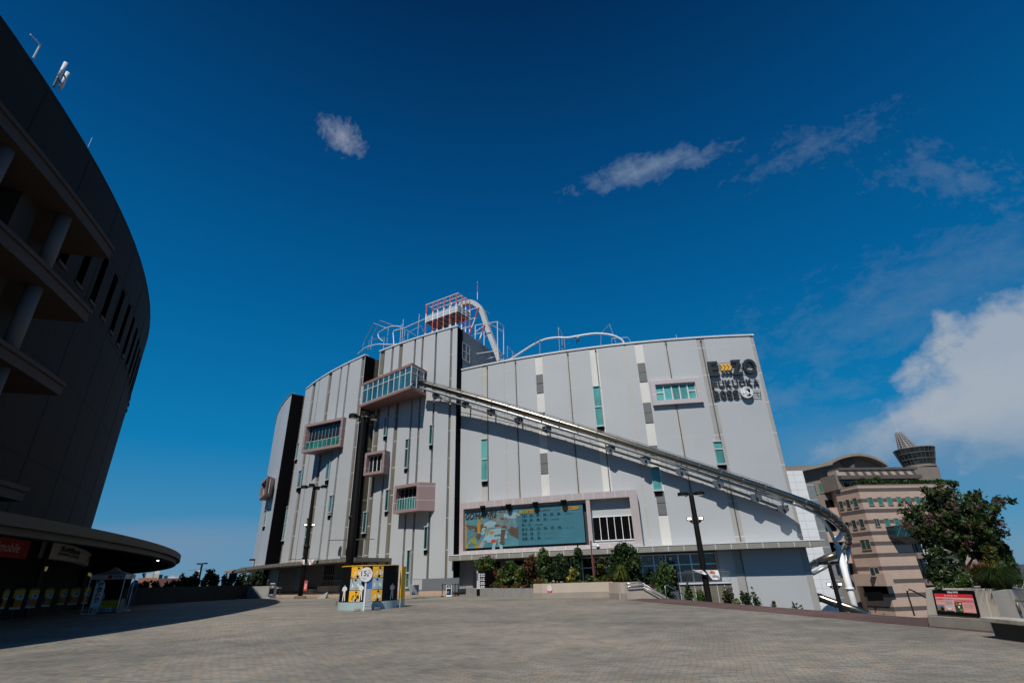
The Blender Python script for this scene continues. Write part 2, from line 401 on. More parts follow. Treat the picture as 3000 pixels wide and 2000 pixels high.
def leaf_obj(name, P, F, mi, mats, parent=None):
    me = bpy.data.meshes.new(name); n = len(F)
    me.vertices.add(len(P)); me.vertices.foreach_set('co', np.asarray(P, np.float32).ravel())
    me.loops.add(4 * n); me.loops.foreach_set('vertex_index', np.asarray(F, np.int32).ravel())
    me.polygons.add(n); me.polygons.foreach_set('loop_start', np.arange(0, 4 * n, 4, dtype=np.int32))
    for m in mats: me.materials.append(m)
    me.polygons.foreach_set('material_index', np.asarray(mi, np.int32)); me.update(); me.validate()
    o = bpy.data.objects.new(name, me); COL.objects.link(o)
    if parent is not None: o.parent = parent; o.matrix_parent_inverse = root_inv(parent)
    return o
LG = leaf('leaf green', (.036, .068, .015)); LD = leaf('leaf dark green', (.022, .048, .014)); LB = leaf('leaf bright green', (.065, .11, .022))
LY = leaf('leaf yellow green', (.15, .15, .026)); LR = leaf('leaf russet', (.095, .042, .02)); LRED = leaf('leaf red', (.22, .03, .022))
LGOLD = leaf('leaf gold', (.24, .16, .025)); FPINK = leaf('pink blossom', (.13, .055, .065)); FWHITE = leaf('white blossom', (.42, .42, .36)); LBL = leaf('leaf black green', (.012, .026, .010))
LBROWN = leaf('leaf brown blade', (.20, .085, .025)); LLIME = leaf('leaf lime', (.15, .19, .034)); FYEL = leaf('yellow blossom', (.36, .29, .05))

def shrub(name, label, cat, base, w, h, mats, n=700, size=.16, group=None, stems=4, lift=.18, nb=7, seed=0, shape='round', depth=None):
    """A plant of its own: stems that carry several uneven clumps of leaves."""
    rng = np.random.default_rng(1000 + seed); base = np.array(base, float); depth = depth or w
    t = thing(name, label, cat, base, group); blobs = []; st = MB()
    for i in range(nb):
        f = (i + .5) / nb; a = rng.random() * 2 * pi; q = {'round': sin(pi * (.18 + .72 * f)), 'cone': 1.05 - f * .85, 'vase': .35 + .65 * f, 'column': .8}[shape]
        rr = .33 * q * (.3 + .7 * rng.random())
        c = base + np.array([cos(a) * rr * w, sin(a) * rr * depth, h * (lift + (1 - lift) * f * .9)])
        k = (.24 + .16 * rng.random()) * (.55 + .45 * q); blobs.append((*c, w * k, depth * k, h * (.12 + .10 * rng.random()) * (1.2 if nb < 6 else 1)))
        if i % max(1, nb // max(stems, 1)) == 0 or i == nb - 1:
            m = base + (c - base) * .5 + np.array([0, 0, h * .08]); r0 = max(.012, .018 * h)
            st.tube([base, m, c], [r0, r0 * .7, r0 * .3], 5)
    if stems: st.build('stem', BARK, t)
    P, F, mi = leaves_mb(blobs, n, size, nm=len(mats), rng=rng)
    leaf_obj('foliage', P, F, mi, mats, t)
    return t
def grass_clump(name, label, base, r, h, mats, n=160, group=None, seed=0, arch=.9, bw=.011):
    rng = np.random.default_rng(2000 + seed); base = np.array(base, float); P = []; F = []; mi = []
    for i in range(n):
        a = rng.random() * 2 * pi; L = h * (.6 + .6 * rng.random()); o = r * .25 * rng.random(); rf = rng.random() ** .6; rr = r * (.08 + .92 * rf) * arch
        d = np.array([cos(a), sin(a), 0]); q = np.array([-sin(a), cos(a), 0]) * bw * (1 + h)
        p0 = base + d * o; p1 = p0 + d * rr * .42 + np.array([0, 0, L * (.80 - .12 * rf)]); p2 = p0 + d * rr + np.array([0, 0, L * (1.05 - (.45 if arch < .9 else .75) * rf * rf)])
        k = len(P); P += [p0 - q, p0 + q, p1 + q, p1 - q, p2 + q * .2, p2 - q * .2]; F += [(k, k + 1, k + 2, k + 3), (k + 3, k + 2, k + 4, k + 5)]; c = rng.integers(0, len(mats)); mi += [c, c]
    o = leaf_obj(name, P, F, mi, mats); tag(o, label, 'ornamental grass', group); return o

# =================================================================== ground
street = MB(); street.add([(-2500, -400, -6.6), (2500, -400, -6.6), (2500, 4000, -6.6), (-2500, 4000, -6.6)], [(0, 1, 2, 3)])
struct(street.build('street', ASPH))
edge_out = [(15.4, 8.0), (14.6, 13.0), (13.5, 19.0), (12.4, 24.8), (10.2, 40.3), (8.3, 41.6)]
edge_in = [(13.2, 8.0), (12.3, 13.0), (11.55, 17.4), (10.1, 26.0), (8.1, 36.2), (7.35, 41.2)]
poly = [(-75, -30), (18, -30), (15.4, 8.0)] + edge_out[1:] + [(7.9, 44.0), (10.0, 52.0), (12.0, 60.0), (14.0, 66.0), (14.0, 90), (-12, 90), (-45, 125), (-75, 128)]
pl = MB(); pl.prism(poly, -6.6, 0.0); struct(pl.build('plaza', PAVE))
bd = MB(); n = len(edge_in)
bd.add([(*p, .004) for p in edge_in] + [(*p, .004) for p in edge_out], [(i, n + i, n + i + 1, i + 1) for i in range(n - 1)]); struct(bd.build('paving_band', BAND))
kerb = MB()
for a, b in zip(edge_out[:-1], edge_out[1:]): kerb.tube([(a[0] - .08, a[1], -.08), (b[0] - .08, b[1], -.08)], .14, 4)
struct(kerb.build('kerb', mat('brown kerb', (.13, .085, .075), .8)))
stp = MB()
for r, z in ((98.9, .16), (98.2, .32), (97.5, .48)): stp.cbox(EZ, 80, r, -58, -25.0, -.5 if z < .2 else z - .16, z)
struct(stp.build('entrance_steps', STEP))

# =================================================================== stadium
SR, SH = 105.7, 32.0
sd = thing('stadium', 'huge dark curved stadium with stacked balconies, slit windows and a wide canopy', 'stadium', (ST.O[0], ST.O[1], 0))
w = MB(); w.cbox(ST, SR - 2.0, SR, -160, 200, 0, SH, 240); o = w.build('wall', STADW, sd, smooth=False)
dm = MB(); dm.lathe((ST.O[0], ST.O[1]), [(SR - 1.5, SH - .5), (95, SH + 3), (80, SH + 9), (55, SH + 17), (28, SH + 22), (.5, SH + 24)], 96); dm.build('roof', mat('stadium roof metal', (.30, .31, .32), .4, .4), sd, smooth=True)
cp = MB(); cp.cbox(ST, SR - 1.2, SR + .012, -160, 200, SH + .002, SH + .22, 240); cp.build('coping', STADW, sd)
jt = MB()
for ph in np.arange(94.2, 150, 3.4): jt.cbox(ST, SR, SR + .012, ph, ph + .06, 5, SH - .1, 1)
for z in (10.2, 16.4, 22.6, 27.9): jt.cbox(ST, SR, SR + .010, 108.6 if z < 25 else 84, 150, z, z + .06, 60)
jt.build('panel_joints', STADD, sd)
cn = MB(); cn.cbox(ST, 113.0, 114.6, 60, 200, 4.15, 4.62, 140); cn.cbox(ST, 113.7, 114.3, 60, 200, 3.85, 4.15, 140)
cn.build('canopy', mat('canopy fascia', (.028, .021, .015), .6, var=.12, scale=.6), sd)
sf = MB(); V = []; nS = 140
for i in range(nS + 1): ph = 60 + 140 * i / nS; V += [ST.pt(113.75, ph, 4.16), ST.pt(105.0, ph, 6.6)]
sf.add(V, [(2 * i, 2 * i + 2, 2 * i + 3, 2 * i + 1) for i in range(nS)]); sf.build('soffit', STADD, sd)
sc_ = MB(); sc_.cbox(ST, 105.2, 111.5, 131.5, 150, 0, 6.0, 20); sc_.build('service_core', STADD, sd)
BR_ = 109.2
for k, (z0, z1) in enumerate(((6.45, 7.2), (12.9, 13.7), (18.05, 18.95), (23.2, 24.1))):
    b = MB(); b.cbox(ST, SR - .1, BR_, 62, 107.75, z0, z1, 60); b.cbox(ST, BR_ - .35, BR_ + .12, 62, 107.78, z1 - .22, z1 + .03, 60)
    b.build('balcony', STADS, sd)
    if k < 3:
        zt = (12.9, 18.05, 23.2)[k]
        for ph in (105.3, 102.25, 99.2, 96.15, 93.1, 90.0):
            c = MB(); p = ST.pt(108.4, ph, 0); c.lathe((p[0], p[1]), [(.40, z1), (.40, zt)], 20); c.build('column', mat('stadium column', (.12, .095, .09), .75, var=.1, scale=.8), sd, smooth=True)
        for ph in (104.6, 101.6, 98.5, 95.5, 92.4):
            c = MB(); c.cbox(ST, SR + .01, SR + 1.6, ph - .45, ph + .45, z1, zt, 2); c.build('pier', mat('pier concrete', (.035, .026, .022), .85, var=.12), sd)
        g = MB()
        for ph in (102.3, 99.2, 96.2, 93.1): g.cbox(ST, SR + .01, SR + .35, ph + .2, ph + 1.75, z1 + .1, zt - .5, 2)
        g.build('window_strip', STADG, sd)
for ph in np.arange(108.6, 135, 1.62):
    s = MB(); s.cbox(ST, SR - .1, SR + .03, ph - .27, ph + .27, 23.3, 27.55, 1); wdw = s.build('window', SLIT, sd)
    s = MB(); s.cbox(ST, SR + .0, SR + .14, ph - .34, ph + .34, 23.05, 23.28, 1); s.build('sill', STADS, wdw)
# the shop front under the canopy
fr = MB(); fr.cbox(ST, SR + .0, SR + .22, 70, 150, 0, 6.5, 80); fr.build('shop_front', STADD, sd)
for ph in [97.4, 103.4] + [ST.hit((u_, 1650), 106.6)[0] for u_ in (128, 309)] + [124.5]:
    c = MB(); p = ST.pt(106.6, ph, 0); c.lathe((p[0], p[1]), [(.19, 0), (.19, 5.2)], 14); c.build('column', STADS, sd, smooth=True)
    l = MB(); q = ST.pt(106.9, ph - .1, 0); l.lathe((q[0], q[1]), [(.07, 3.1), (.09, 3.4)], 10); l.build('wall_light', mat('dim amber lamp', (.9, .75, .35), emit=.10), sd)
dl = MB(); p = bp(K19(1772, 296), hypot(*ST.pt(113.0, 0, 0)[:2])) ; p = ST.pt(112.6, ST.hit(K19(1772, 296), 112.6)[0], 4.4); dl.lathe((p[0], p[1]), [(.10, 4.36), (.12, 4.42)], 12); dl.build('downlight', mat('lit downlight', (1, 1, .95), emit=5), sd)
# rooftop aerial and maintenance bracket
def on_rim(uv): return ST.hit(uv, SR + .4)
an = thing('roof_aerial', 'twin white tube aerial standing on the stadium rim against the sky', 'aerial', ST.pt(SR, on_rim(K25(240, 430))[0], SH))
ph0 = on_rim(K25(240, 430))[0]; b0 = np.array(ST.pt(SR + .3, ph0, SH + .2)); upv = np.array([0, 0, 1.0]); tv = np.array([cos(radians(ph0)), sin(radians(ph0)), 0])
m = MB(); m.bar(b0, b0 + upv * 1.3, .08); m.bar(b0 + upv * .8 - tv * .1, b0 + upv * .8 + tv * .6, .05); m.bar(b0 + upv * 1.5 - tv * .1, b0 + upv * 1.5 + tv * .6, .05); m.build('mast', DKSTEEL, an)
for dt, lo, hi in ((.03, .8, 2.35), (.52, .45, 2.0)):
    m = MB(); m.tube([b0 + tv * dt + upv * lo, b0 + tv * dt + upv * hi], .115, 12); m.build('antenna_tube', OFFW, an, smooth=True)
ph1 = on_rim(K25(155, 298))[0]; ph2 = on_rim(K25(115, 238))[0]; a = np.array(ST.pt(SR + .2, ph1, SH + .2)); c = np.array(ST.pt(SR + .2, ph2, SH + .2))
m = MB(); m.tube([a, a + upv * 1.25], .05, 6); m.tube([a + upv * 1.25, c + upv * 1.0], .05, 6); tag(m.build('roof_bracket', OFFW), 'thin white bent bracket on the top rim of the stadium', 'bracket')
ph3 = on_rim(K25(410, 700))[0]; a = np.array(ST.pt(SR + .2, ph3, SH)); m = MB(); m.bar(a, a + upv * 1.0, .018); tag(m.build('lightning_rod', OFFW), 'hair-thin lightning rod on the stadium rim', 'rod')

# shop signs on the stadium wall under the canopy
def arc_art(arc, r, ph0, ph1, z0, z1): return Art(lambda u, v, l: arc.pt(r + l, ph0 + (ph1 - ph0) * u, z0 + (z1 - z0) * v))
def shop_sign(label, p0, p1, z0, z1, draw, col):
    r = 106.6; t = thing('shop_sign', label, 'sign', ST.pt(r, (p0 + p1) / 2, z0)); m = MB(); m.cbox(ST, r - .5, r, p0, p1, z0, z1, 4); m.build('sign_box', col, t)
    a = arc_art(ST, r, p0, p1, z0, z1); draw(a); a.build('lettering', t)
SRED = mat('shaded red sign', (.50, .025, .02), .5); SWH = mat('shaded white sign', (.80, .77, .72), .5); SORG = mat('shaded orange red sign', (.70, .10, .05), .5)
pA, zA = ST.hit(K18(-200, 620), 106.6); pB, zB = ST.hit(K18(205, 620), 106.6); zT = ST.hit(K18(180, 560), 106.6)[1]; zL = ST.hit(K18(180, 690), 106.6)[1]
def dr1(a): a.text('Y!mobile', .28, .28, .80, .78, SWH, shear=.2)
shop_sign('dim red shop sign with white lettering under the stadium canopy', pA, pB, zL, zT, dr1, SRED)
p0, p1 = ST.hit(K18(335, 650), 106.6)[0], ST.hit(K18(692, 650), 106.6)[0]; zT = ST.hit(K18(520, 600), 106.6)[1]; zL = ST.hit(K18(520, 712), 106.6)[1]
def dr2(a):
    a.poly([(.44, 0), (1, 0), (1, 1), (.66, 1)], SORG); a.text('SoftBank', .12, .52, .42, .86, PBLACK, .03, .15); a.text('HAWKS STORE', .10, .26, .41, .46, PBLACK, .03, .1); a.text('Y!', .66, .26, .76, .72, PBLACK, .03, .1); a.text('mobile', .77, .30, .95, .56, SWH, .0, .15)
shop_sign('white and red split shop sign with black lettering above the tent', p0, p1, zL, zT, dr2, SWH)

# =================================================================== leisure building
RR, RA, RB, RC = 92.75, 94.0, 95.7, 97.8
HR = 31.0; HA = EZ.hit((1327, 960), RA)[1]; HB = EZ.hit((1071, 1041), RB)[1]; HC = EZ.hit((855, 1153), RC)[1]
PA0, PA1 = -36.6, -26.25; PB0, PB1 = -51.2, EZ.hit((1071, 1041), RB)[0]; PC0, PC1 = -82.0, EZ.hit((855, 1153), RC)[0]; PR1 = 0.15
bz = thing('leisure_building', 'tall pale grey curved leisure building with vertical strips and boxy bay windows', 'building', (EZ.O[0], EZ.O[1] - 80, 0))
def wall_block(r, p0, p1, z0, z1, back, strips, base, panel, depth, holes=()):
    w = MB(); w.cbox(EZ, back, r - depth, p0, p1, z0, z1); w.build('wall', base, bz)
    c = MB(); edges = [p0] + [x for s in sorted(strips) for x in s[:2]] + [p1]
    for a, b in zip(edges[0::2], edges[1::2]):
        if b - a > .02: c.cbox(EZ, r - depth - .01, r, a, b, z0 + .02, z1)
    c.build('cladding', panel, bz)
    k = MB(); k.cbox(EZ, r - .6, r + .14, p0 - .06, p1 + .06, z1 + .004, z1 + .22); k.build('parapet_cap', OFFW if panel is PANEL else SILVER, bz)
    for s in strips:
        m = MB(); m.cbox(EZ, r - depth - .008, r - depth + (.05 if depth > .1 else .02), s[0], s[1], z0 + .05, z1 - .06, 1); q = m.build('recessed_strip', s[2], bz)
        if len(s) > 3:
            g = MB(); x = s[3]; g.cbox(EZ, r - depth + .03, r - depth + .14, x - .035, x + .035, z0 + .1, z1 - .1, 1); h = EZ.pt(r - depth + .15, x, z1 - .45); g.ball(h, .13, n=8); g.build('rainwater_pipe', DKSTEEL, q)
def strips_from(crp, y, r, rows):
    out = []
    for row in rows:
        a = EZ.hit(crp(row[0], y), r)[0]; b = EZ.hit(crp(row[1], y), r)[0]; e = [a, b, row[2]]
        if len(row) > 3: e.append(EZ.hit(crp(row[3], y), r)[0])
        out.append(tuple(e))
    return out
sR = []
for a, b, y, m, *px in ((835, 858, 800, OLIVE, 848), (1035, 1078, 760, BEIGE, 1076), (1208, 1220, 720, BEIGE), (1288, 1303, 705, BEIGE, 1299), (1452, 1510, 690, CREAM), (1700, 1722, 650, BEIGE, 1712), (1882, 1946, 610, CREAM, 1932), (2156, 2172, 590, BEIGE), (2238, 2305, 570, CREAM)):
    sR += strips_from(K1, y, RR, [(a, b, m, *px)])
for a, b, y, m, *px in ((372, 412, 220, BEIGE, 394), (745, 835, 200, GREIGE, 795), (1357, 1404, 135, GREIGE)):
    sR += strips_from(K2, y, RR, [(a, b, m, *px)])
sR[-1] = (sR[-1][0], PR1 - .0, GREIGE)
wall_block(RR, -28.5, PR1, 3.9, HR, 70, [s for s in sR if s[0] > -28], GREIGE, PANEL, .06)
sA = strips_from(K6, 150, RA, [(1310 - 12, 1338, OLIVE, 1328), (1400, 1418, OLIVE, 1412), (1468, 1500, OLIVE, 1496), (1604, 1620, OLIVE, 1613), (1674, 1691, OLIVE, 1684), (1797, 1814, OLIVE, 1806), (1938, 1958, OLIVE)])
wall_block(RA, PA0, PA1, -.5, HA, 72, sA, OLIVE, PANEL, .28)
sB = strips_from(K6, 500, RB, [(600, 607, DKSTEEL), (666, 692, OLIVE, 690), (721, 727, DKSTEEL), (803, 832, OLIVE, 829), (905, 919, OLIVE, 913), (970, 985, OLIVE, 978), (1096, 1122, OLIVE)])
wall_block(RB, PB0, PB1, -.5, HB, 74, [s for s in sB if s[1] < PB1], OLIVE, PANEL, .28)
sC = strips_from(K6, 700, RC, [(364, 368, DKSTEEL), (384, 389, DKSTEEL)])
wall_block(RC, PC0, PC1, -.5, HC, 74, sC, OLIVE, PANEL2, .2)
# black returns where each block steps forward
for nm, p, r0, r1, z0, z1 in (('a', PA1, RR - .2, RA - .03, -.4, HA - .05), ('b', PB1, RA - .2, RB - .03, -.4, HB - .05), ('c', PC1, RB - .2, RC - .03, -.4, HC - .05)):
    m = MB(); m.cbox(EZ, r0, r1, p - .01, p + .05, z0, z1, 1); m.build('black_return', BLACK, bz)
m = MB(); m.cbox(EZ, 80.5, RR - .21, PA1 - .3, PA1 + .02, HR + .2, HA - .02, 1); sw = m.build('side_wall', SLATE, bz)
sp = Plane(EZ.pt(RR - .21, PA1 + .02, 0), EZ.pt(80.5, PA1 + .02, 0))
a0, zt = sp.hit(K10(812, 1108)); a1, zb = sp.hit(K10(938, 1462)); zt2 = sp.hit(K10(940, 1185))[1]; zb2 = sp.hit(K10(812, 1385))[1]
m = MB(); zt, zb = max(zt, zt2), min(zb, zb2)
for x in (a0, (a0 + a1) / 2, a1): m.pbox(sp, x - .05, x + .05, zb, zt, 0, .06)
for z in (zb, (zb + zt) / 2, zt): m.pbox(sp, a0, a1, z - .05, z + .05, 0, .062)
wf = m.build('side_window', OFFW, sw); m = MB(); m.pbox(sp, a0, a1, zb, zt, .0, .03); m.build('pane', mat('grey blue pane', (.055, .07, .085), .15), wf)

def narrow_window(r, crp, tl, br, bars=(), glassm=TEAL, dark_top=False):
    p0, z1 = EZ.hit(crp(*tl), r); p1 = EZ.hit(crp(br[0], br[1]), r)[0]; z0 = EZ.hit(crp(*br), r)[1]
    # the glass leans in the picture only because verticals converge: take the width at the head
    w = .5 if len(tl) < 3 else tl[2]
    return p0, p1, z0, z1
def window(r, p0, p1, z0, z1, bars=(), g=TEAL, sill=True):
    m = MB(); e = degrees(.055 / r)
    m.cbox(EZ, r - .05, r + .17, p0, p0 + e, z0, z1, 1); m.cbox(EZ, r - .05, r + .17, p1 - e, p1, z0, z1, 1)
    m.cbox(EZ, r - .05, r + .22, p0 - e / 2, p1 + e / 2, z1, z1 + .13, 1); m.cbox(EZ, r - .05, r + .26, p0 - e / 2, p1 + e / 2, z0 - .18, z0, 1)
    for z in bars: m.cbox(EZ, r - .05, r + .15, p0 + e, p1 - e, z - .09, z + .09, 1)
    f = m.build('narrow_window', mat('pale teal frame', (.42, .50, .50), .5), bz)
    zs = [z0] + [b for b in bars] + [z1]
    for a, b in zip(zs[:-1], zs[1:]):
        m = MB(); m.cbox(EZ, r - .04, r + .05, p0 + e * .9, p1 - e * .9, a + .02, b - .02, 1); m.build('pane', g, f)
    m = MB(); m.cbox(EZ, r - .05, r + .12, p0 + e, p1 - e, z0 - .72, z0 - .20, 1); m.build('vent', BLACK, f)
def win_px(r, crp, xt0, xt1, yt, xb0, xb1, yb, bars=(), g=TEAL):
    a0, z1 = EZ.hit(crp(xt0, yt), r); a1 = EZ.hit(crp(xt1, yt), r)[0]; b0, z0 = EZ.hit(crp(xb0, yb), r); b1 = EZ.hit(crp(xb1, yb), r)[0]
    window(r, (a0 + b0) / 2, (a1 + b1) / 2, z0, z1, [EZ.hit(crp((xt0 + xb1) / 2, y), r)[1] for y in bars], g)
win_px(RR, DS, 1107, 1121, 1010, 1106, 1120, 1103, (1054,), TEAL)
win_px(RR, DS, 1363, 1379, 889, 1369, 1387, 978, (934,), TEAL)
win_px(RR, K4, 1522, 1625, 372, 1567, 1672, 620, (450,), TEAL)
win_px(RR, K4, 808, 905, 670, 842, 944, 920, (), TEAL)
for x0, x1, yt, x2, x3, yb, bars in ((1338, 1365, 705, 1335, 1358, 865, ()), (1536, 1563, 903, 1522, 1550, 1160, (985,)), (1757, 1785, 775, 1750, 1777, 945, ()), (1354, 1384, 1366, 1344, 1372, 1552, ())):
    win_px(RA, K6, x0, x1, yt, x2, x3, yb, bars, TEALD)
for x0, x1, yt, x2, x3, yb, bars in ((1233, 1265, 340, 1218, 1250, 535, ()), (1832, 1866, 482, 1822, 1856, 695, ()), (1660, 1694, 713, 1645, 1678, 1070, (930,))):
    win_px(RA, K7, x0, x1, yt, x2, x3, yb, bars, TEALD)
for x0, x1, yt, x2, x3, yb, bars in ((540, 557, 945, 524, 541, 1083, ()), (553, 582, 1196, 538, 568, 1342, ()), (812, 840, 1106, 802, 826, 1268, ()), (838, 866, 1420, 824, 852, 1567, ())):
    win_px(RB, K6, x0, x1, yt, x2, x3, yb, bars, BLUEG)
for x0, x1, yt, x2, x3, yb, bars in ((478, 497, 289, 432, 447, 610, (450,)), (900, 930, 178, 880, 906, 358, ()), (676, 706, 398, 628, 660, 768, (580,))):
    win_px(RB, K7, x0, x1, yt, x2, x3, yb, bars, BLUEG)
win_px(RC, K7, 264, 284, 323, 240, 258, 474, (), BLUEG)
def louvre(crp, pts):
    (x0, y0), (x1, y1) = pts; a, z1 = EZ.hit(crp(x0, y0), RR); b, z0 = EZ.hit(crp(x1, y1), RR)
    c = EZ.hit(crp(x0, (y0 + y1) / 2), RR)[0]; return a, b, z0, z1
w1 = [s for s in sR if s[2] is CREAM]
for (s0, s1), crp, rows in (((w1[0][0], w1[0][1]), K1, ((803, 872), (878, 948))), ((w1[0][0], w1[0][1]), K3, ((602, 628), (1166, 1305), (1315, 1411 + 35))), ((w1[2][0], w1[2][1]), K1, ((712, 785), (789, 860))), ((w1[2][0], w1[2][1]), K2, ((898, 1012), (1020, 1130))), ((w1[2][0], w1[2][1]), K4, ((409, 520), (935, 1066), (1076, 1206)))):
    xx = {K1: 1488 if s0 < -15 else 2295, K3: 1810, K2: 178, K4: 850}[crp]
    for y0, y1 in rows:
        if crp is K4 and y0 > 900: xx = 905
        z1, z0 = EZ.hit(crp(xx, y0), RR)[1], EZ.hit(crp(xx, y1), RR)[1]
        m = MB(); m.cbox(EZ, RR - .04, RR + .05, s0 + .03, s1 - .03, z0, z1, 1); m.build('louvre_panel', LOUV, bz)

# ---- boxy bays that stick out of the curved wall
def bay(name, r, FLp, FRp, BRp, TRp, frame, inner, mull, back=.0, glassm=TEALD, rail=0.0, transom=.0, lining=None, side_glass=False, left_panel=None, th=.42, tl_r=None):
    pr, zb = EZ.hit(BRp, r); FL = atz(FLp, zb); FR = atz(FRp, zb); zt = topz(TRp, FR)
    if tl_r: FL = np.array(EZ.pt(tl_r[0], tl_r[1], zb)); FR = np.array(EZ.pt(tl_r[2], tl_r[3], zb))
    pl_ = EZ.pol(FL)[1]; BL = np.array(EZ.pt(r - .3, pl_ - .1, zb)); BR = np.array(EZ.pt(r - .3, pr, zb))
    t = MB(); q = [FL[:2], FR[:2], BR[:2], BL[:2]]
    fr = Plane(FL, FR); L = fr.L
    def quad(a, b, c, d): return [a, b, c, d]
    t.prism([tuple(FL[:2]), tuple(FR[:2]), tuple(BR[:2]), tuple(BL[:2])], zt - th, zt)      # head
    f = t.build(name, frame, bz)
    t = MB(); t.prism([tuple(FL[:2]), tuple(FR[:2]), tuple(BR[:2]), tuple(BL[:2])], zb, zb + th); t.build('base_slab', frame, f)
    ca = MB(); d1 = (BL - FL)[:2]; d2 = (BR - FR)[:2]; e = (FR - FL)[:2] / L
    P = lambda x: (float(x[0]), float(x[1]))
    ca.prism([P(FL[:2]), P(FL[:2] + e * th), P(BL[:2] + e * th), P(BL[:2])], zb + th, zt - th)
    cm = left_panel or frame; ca.build('side_panel', cm, f)
    if not side_glass:
        ca = MB(); ca.prism([P(FR[:2] - e * th), P(FR[:2]), P(BR[:2]), P(BR[:2] - e * th)], zb + th, zt - th); ca.build('side_panel', inner, f)
    else:
        g = MB(); sp_ = Plane(FR, BR); ll = sp_.L * .72; g.pbox(sp_, .1, ll, zb + th, zt - th, -.12, -.05); g.build('side_pane', glassm, f)
        g = MB()
        for x in (.02, ll * .45, ll): g.pbox(sp_, x, x + .14, zb + th, zt - th, -.10, .02)
        for z in (zb + th, zb + (zt - zb) * .64, zt - th - .1): g.pbox(sp_, 0, ll, z, z + .09, -.10, .01)
        g.build('mullions', OFFW, f)
    dmin = min(np.linalg.norm(d1), np.linalg.norm(d2)); bk = min(back, max(dmin - .35, .05))
    g = MB(); g.pbox(fr, th, L - (.14 if side_glass else th), zb + th, zt - th, -bk - .10, -bk - .02); g.build('pane', glassm, f)
    if mull:
        g = MB(); x0, x1 = th, L - (.14 if side_glass else th)
        for i in range(mull + 1): x = x0 + (x1 - x0) * i / mull; g.pbox(fr, x - .06, x + .06, zb + th, zt - th, -bk - .05, -bk + .05)
        zz = [zb + th + .04, zt - th - .05] + ([zb + (zt - zb) * transom] if transom else [])
        for z in zz: g.pbox(fr, x0, x1, z - .05, z + .05, -bk - .05, -bk + .045)
        g.build('mullions', OFFW if not rail else mat('muted mullion', (.16, .20, .20), .5), f)
    if bk > .3:
        g = MB(); g.pbox(fr, th, L - th, zt - th - .02, zt - th, -bk, -.04); g.build('soffit', lining or inner, f)
    if rail:
        g = MB(); g.pbox(fr, th, L - th, zb + th, zb + th + rail, -.35, -.30); rb = g.build('glass_balustrade', glass('balustrade glass', (.03, .21, .19), .08, .7, .5, .8), f)
        g = MB()
        for i in range(9): x = th + (L - 2 * th) * i / 8; g.pbox(fr, x - .025, x + .025, zb + th, zb + th + rail, -.30, -.26)
        g.pbox(fr, th, L - th, zb + th + rail - .03, zb + th + rail + .03, -.31, -.25); g.build('rail', OFFW, rb)
    return f
bay('bay_window', RA, K6(1105, 605), K6(1575, 430), K6(1720, 500), K6(1590, 195), REDBR, REDBR, 9, .12, BLUEG, transom=.66, side_glass=True, left_panel=PINKL, th=.42)
bay('bay_window', RB, K6(570, 1025), K6(930, 960), K6(955, 970), K6(945, 690), PINK, PINK, 10, 1.5, DARKG, rail=1.35, lining=REDBR, th=.45)
bay('bay_window', RA, K6(1128, 1250), K6(1325, 1225), K6(1372, 1222), K6(1345, 1018), PINK, PINK, 4, .7, DARKG, lining=REDBR, th=.40, tl_r=(96.0, -35.95, 95.6, -33.55))
bay('bay_window', RA, K7(1515, 350), K7(1760, 318), K7(1940, 320), K7(1785, 38), PINK, PINK, 5, .9, DARKG, rail=1.5, lining=REDBR, th=.42)
bay('bay_window', RC, K7(205, 235), K7(262, 185), K7(325, 185), K6(262, 1258), PINK, PINK, 3, .6, DARKG, lining=REDBR, th=.40, tl_r=(99.3, -57.4, 99.6, -53.0))
# flat framed window on the long front
p0, z1 = EZ.hit(K2(205, 655), RR); p1 = EZ.hit(K2(768, 640), RR)[0]; z1 = EZ.hit(K2(470, 638), RR)[1]; z0 = EZ.hit(K2(510, 922), RR)[1]; e = .36
m = MB(); th = .62; tp = degrees(th / RR)
m.cbox(EZ, RR, RR + .5, p0, p1, z1 - th, z1); m.cbox(EZ, RR, RR + .5, p0, p1, z0, z0 + th * .95)
m.cbox(EZ, RR, RR + .5, p0, p0 + tp, z0 + th * .95, z1 - th, 1); m.cbox(EZ, RR, RR + .5, p1 - tp, p1, z0 + th * .95, z1 - th, 1); f = m.build('framed_window', PINKL, bz)
m = MB(); m.cbox(EZ, RR, RR + .06, p0 + tp, p1 - tp, z0 + th * .95, z1 - th); m.build('pane', TEAL, f)
m = MB(); q0, q1 = p0 + tp, p1 - tp; wq = degrees(.07 / RR)
for i in range(6): x = q0 + (q1 - q0) * (i / 5); m.cbox(EZ, RR, RR + .16, x - wq, x + wq, z0 + th * .95, z1 - th, 1)
for i in (0, 4): m.cbox(EZ, RR, RR + .15, q0 + (q1 - q0) * i / 5, q0 + (q1 - q0) * (i + 1) / 5, z1 - th - 1.15, z1 - th - 1.0, 1)
m.cbox(EZ, RR, RR + .15, q0, q1, z0 + th * .9, z0 + th * .9 + .1); m.cbox(EZ, RR, RR + .15, q0, q1, z1 - th - .12, z1 - th); m.build('mullions', OFFW, f)

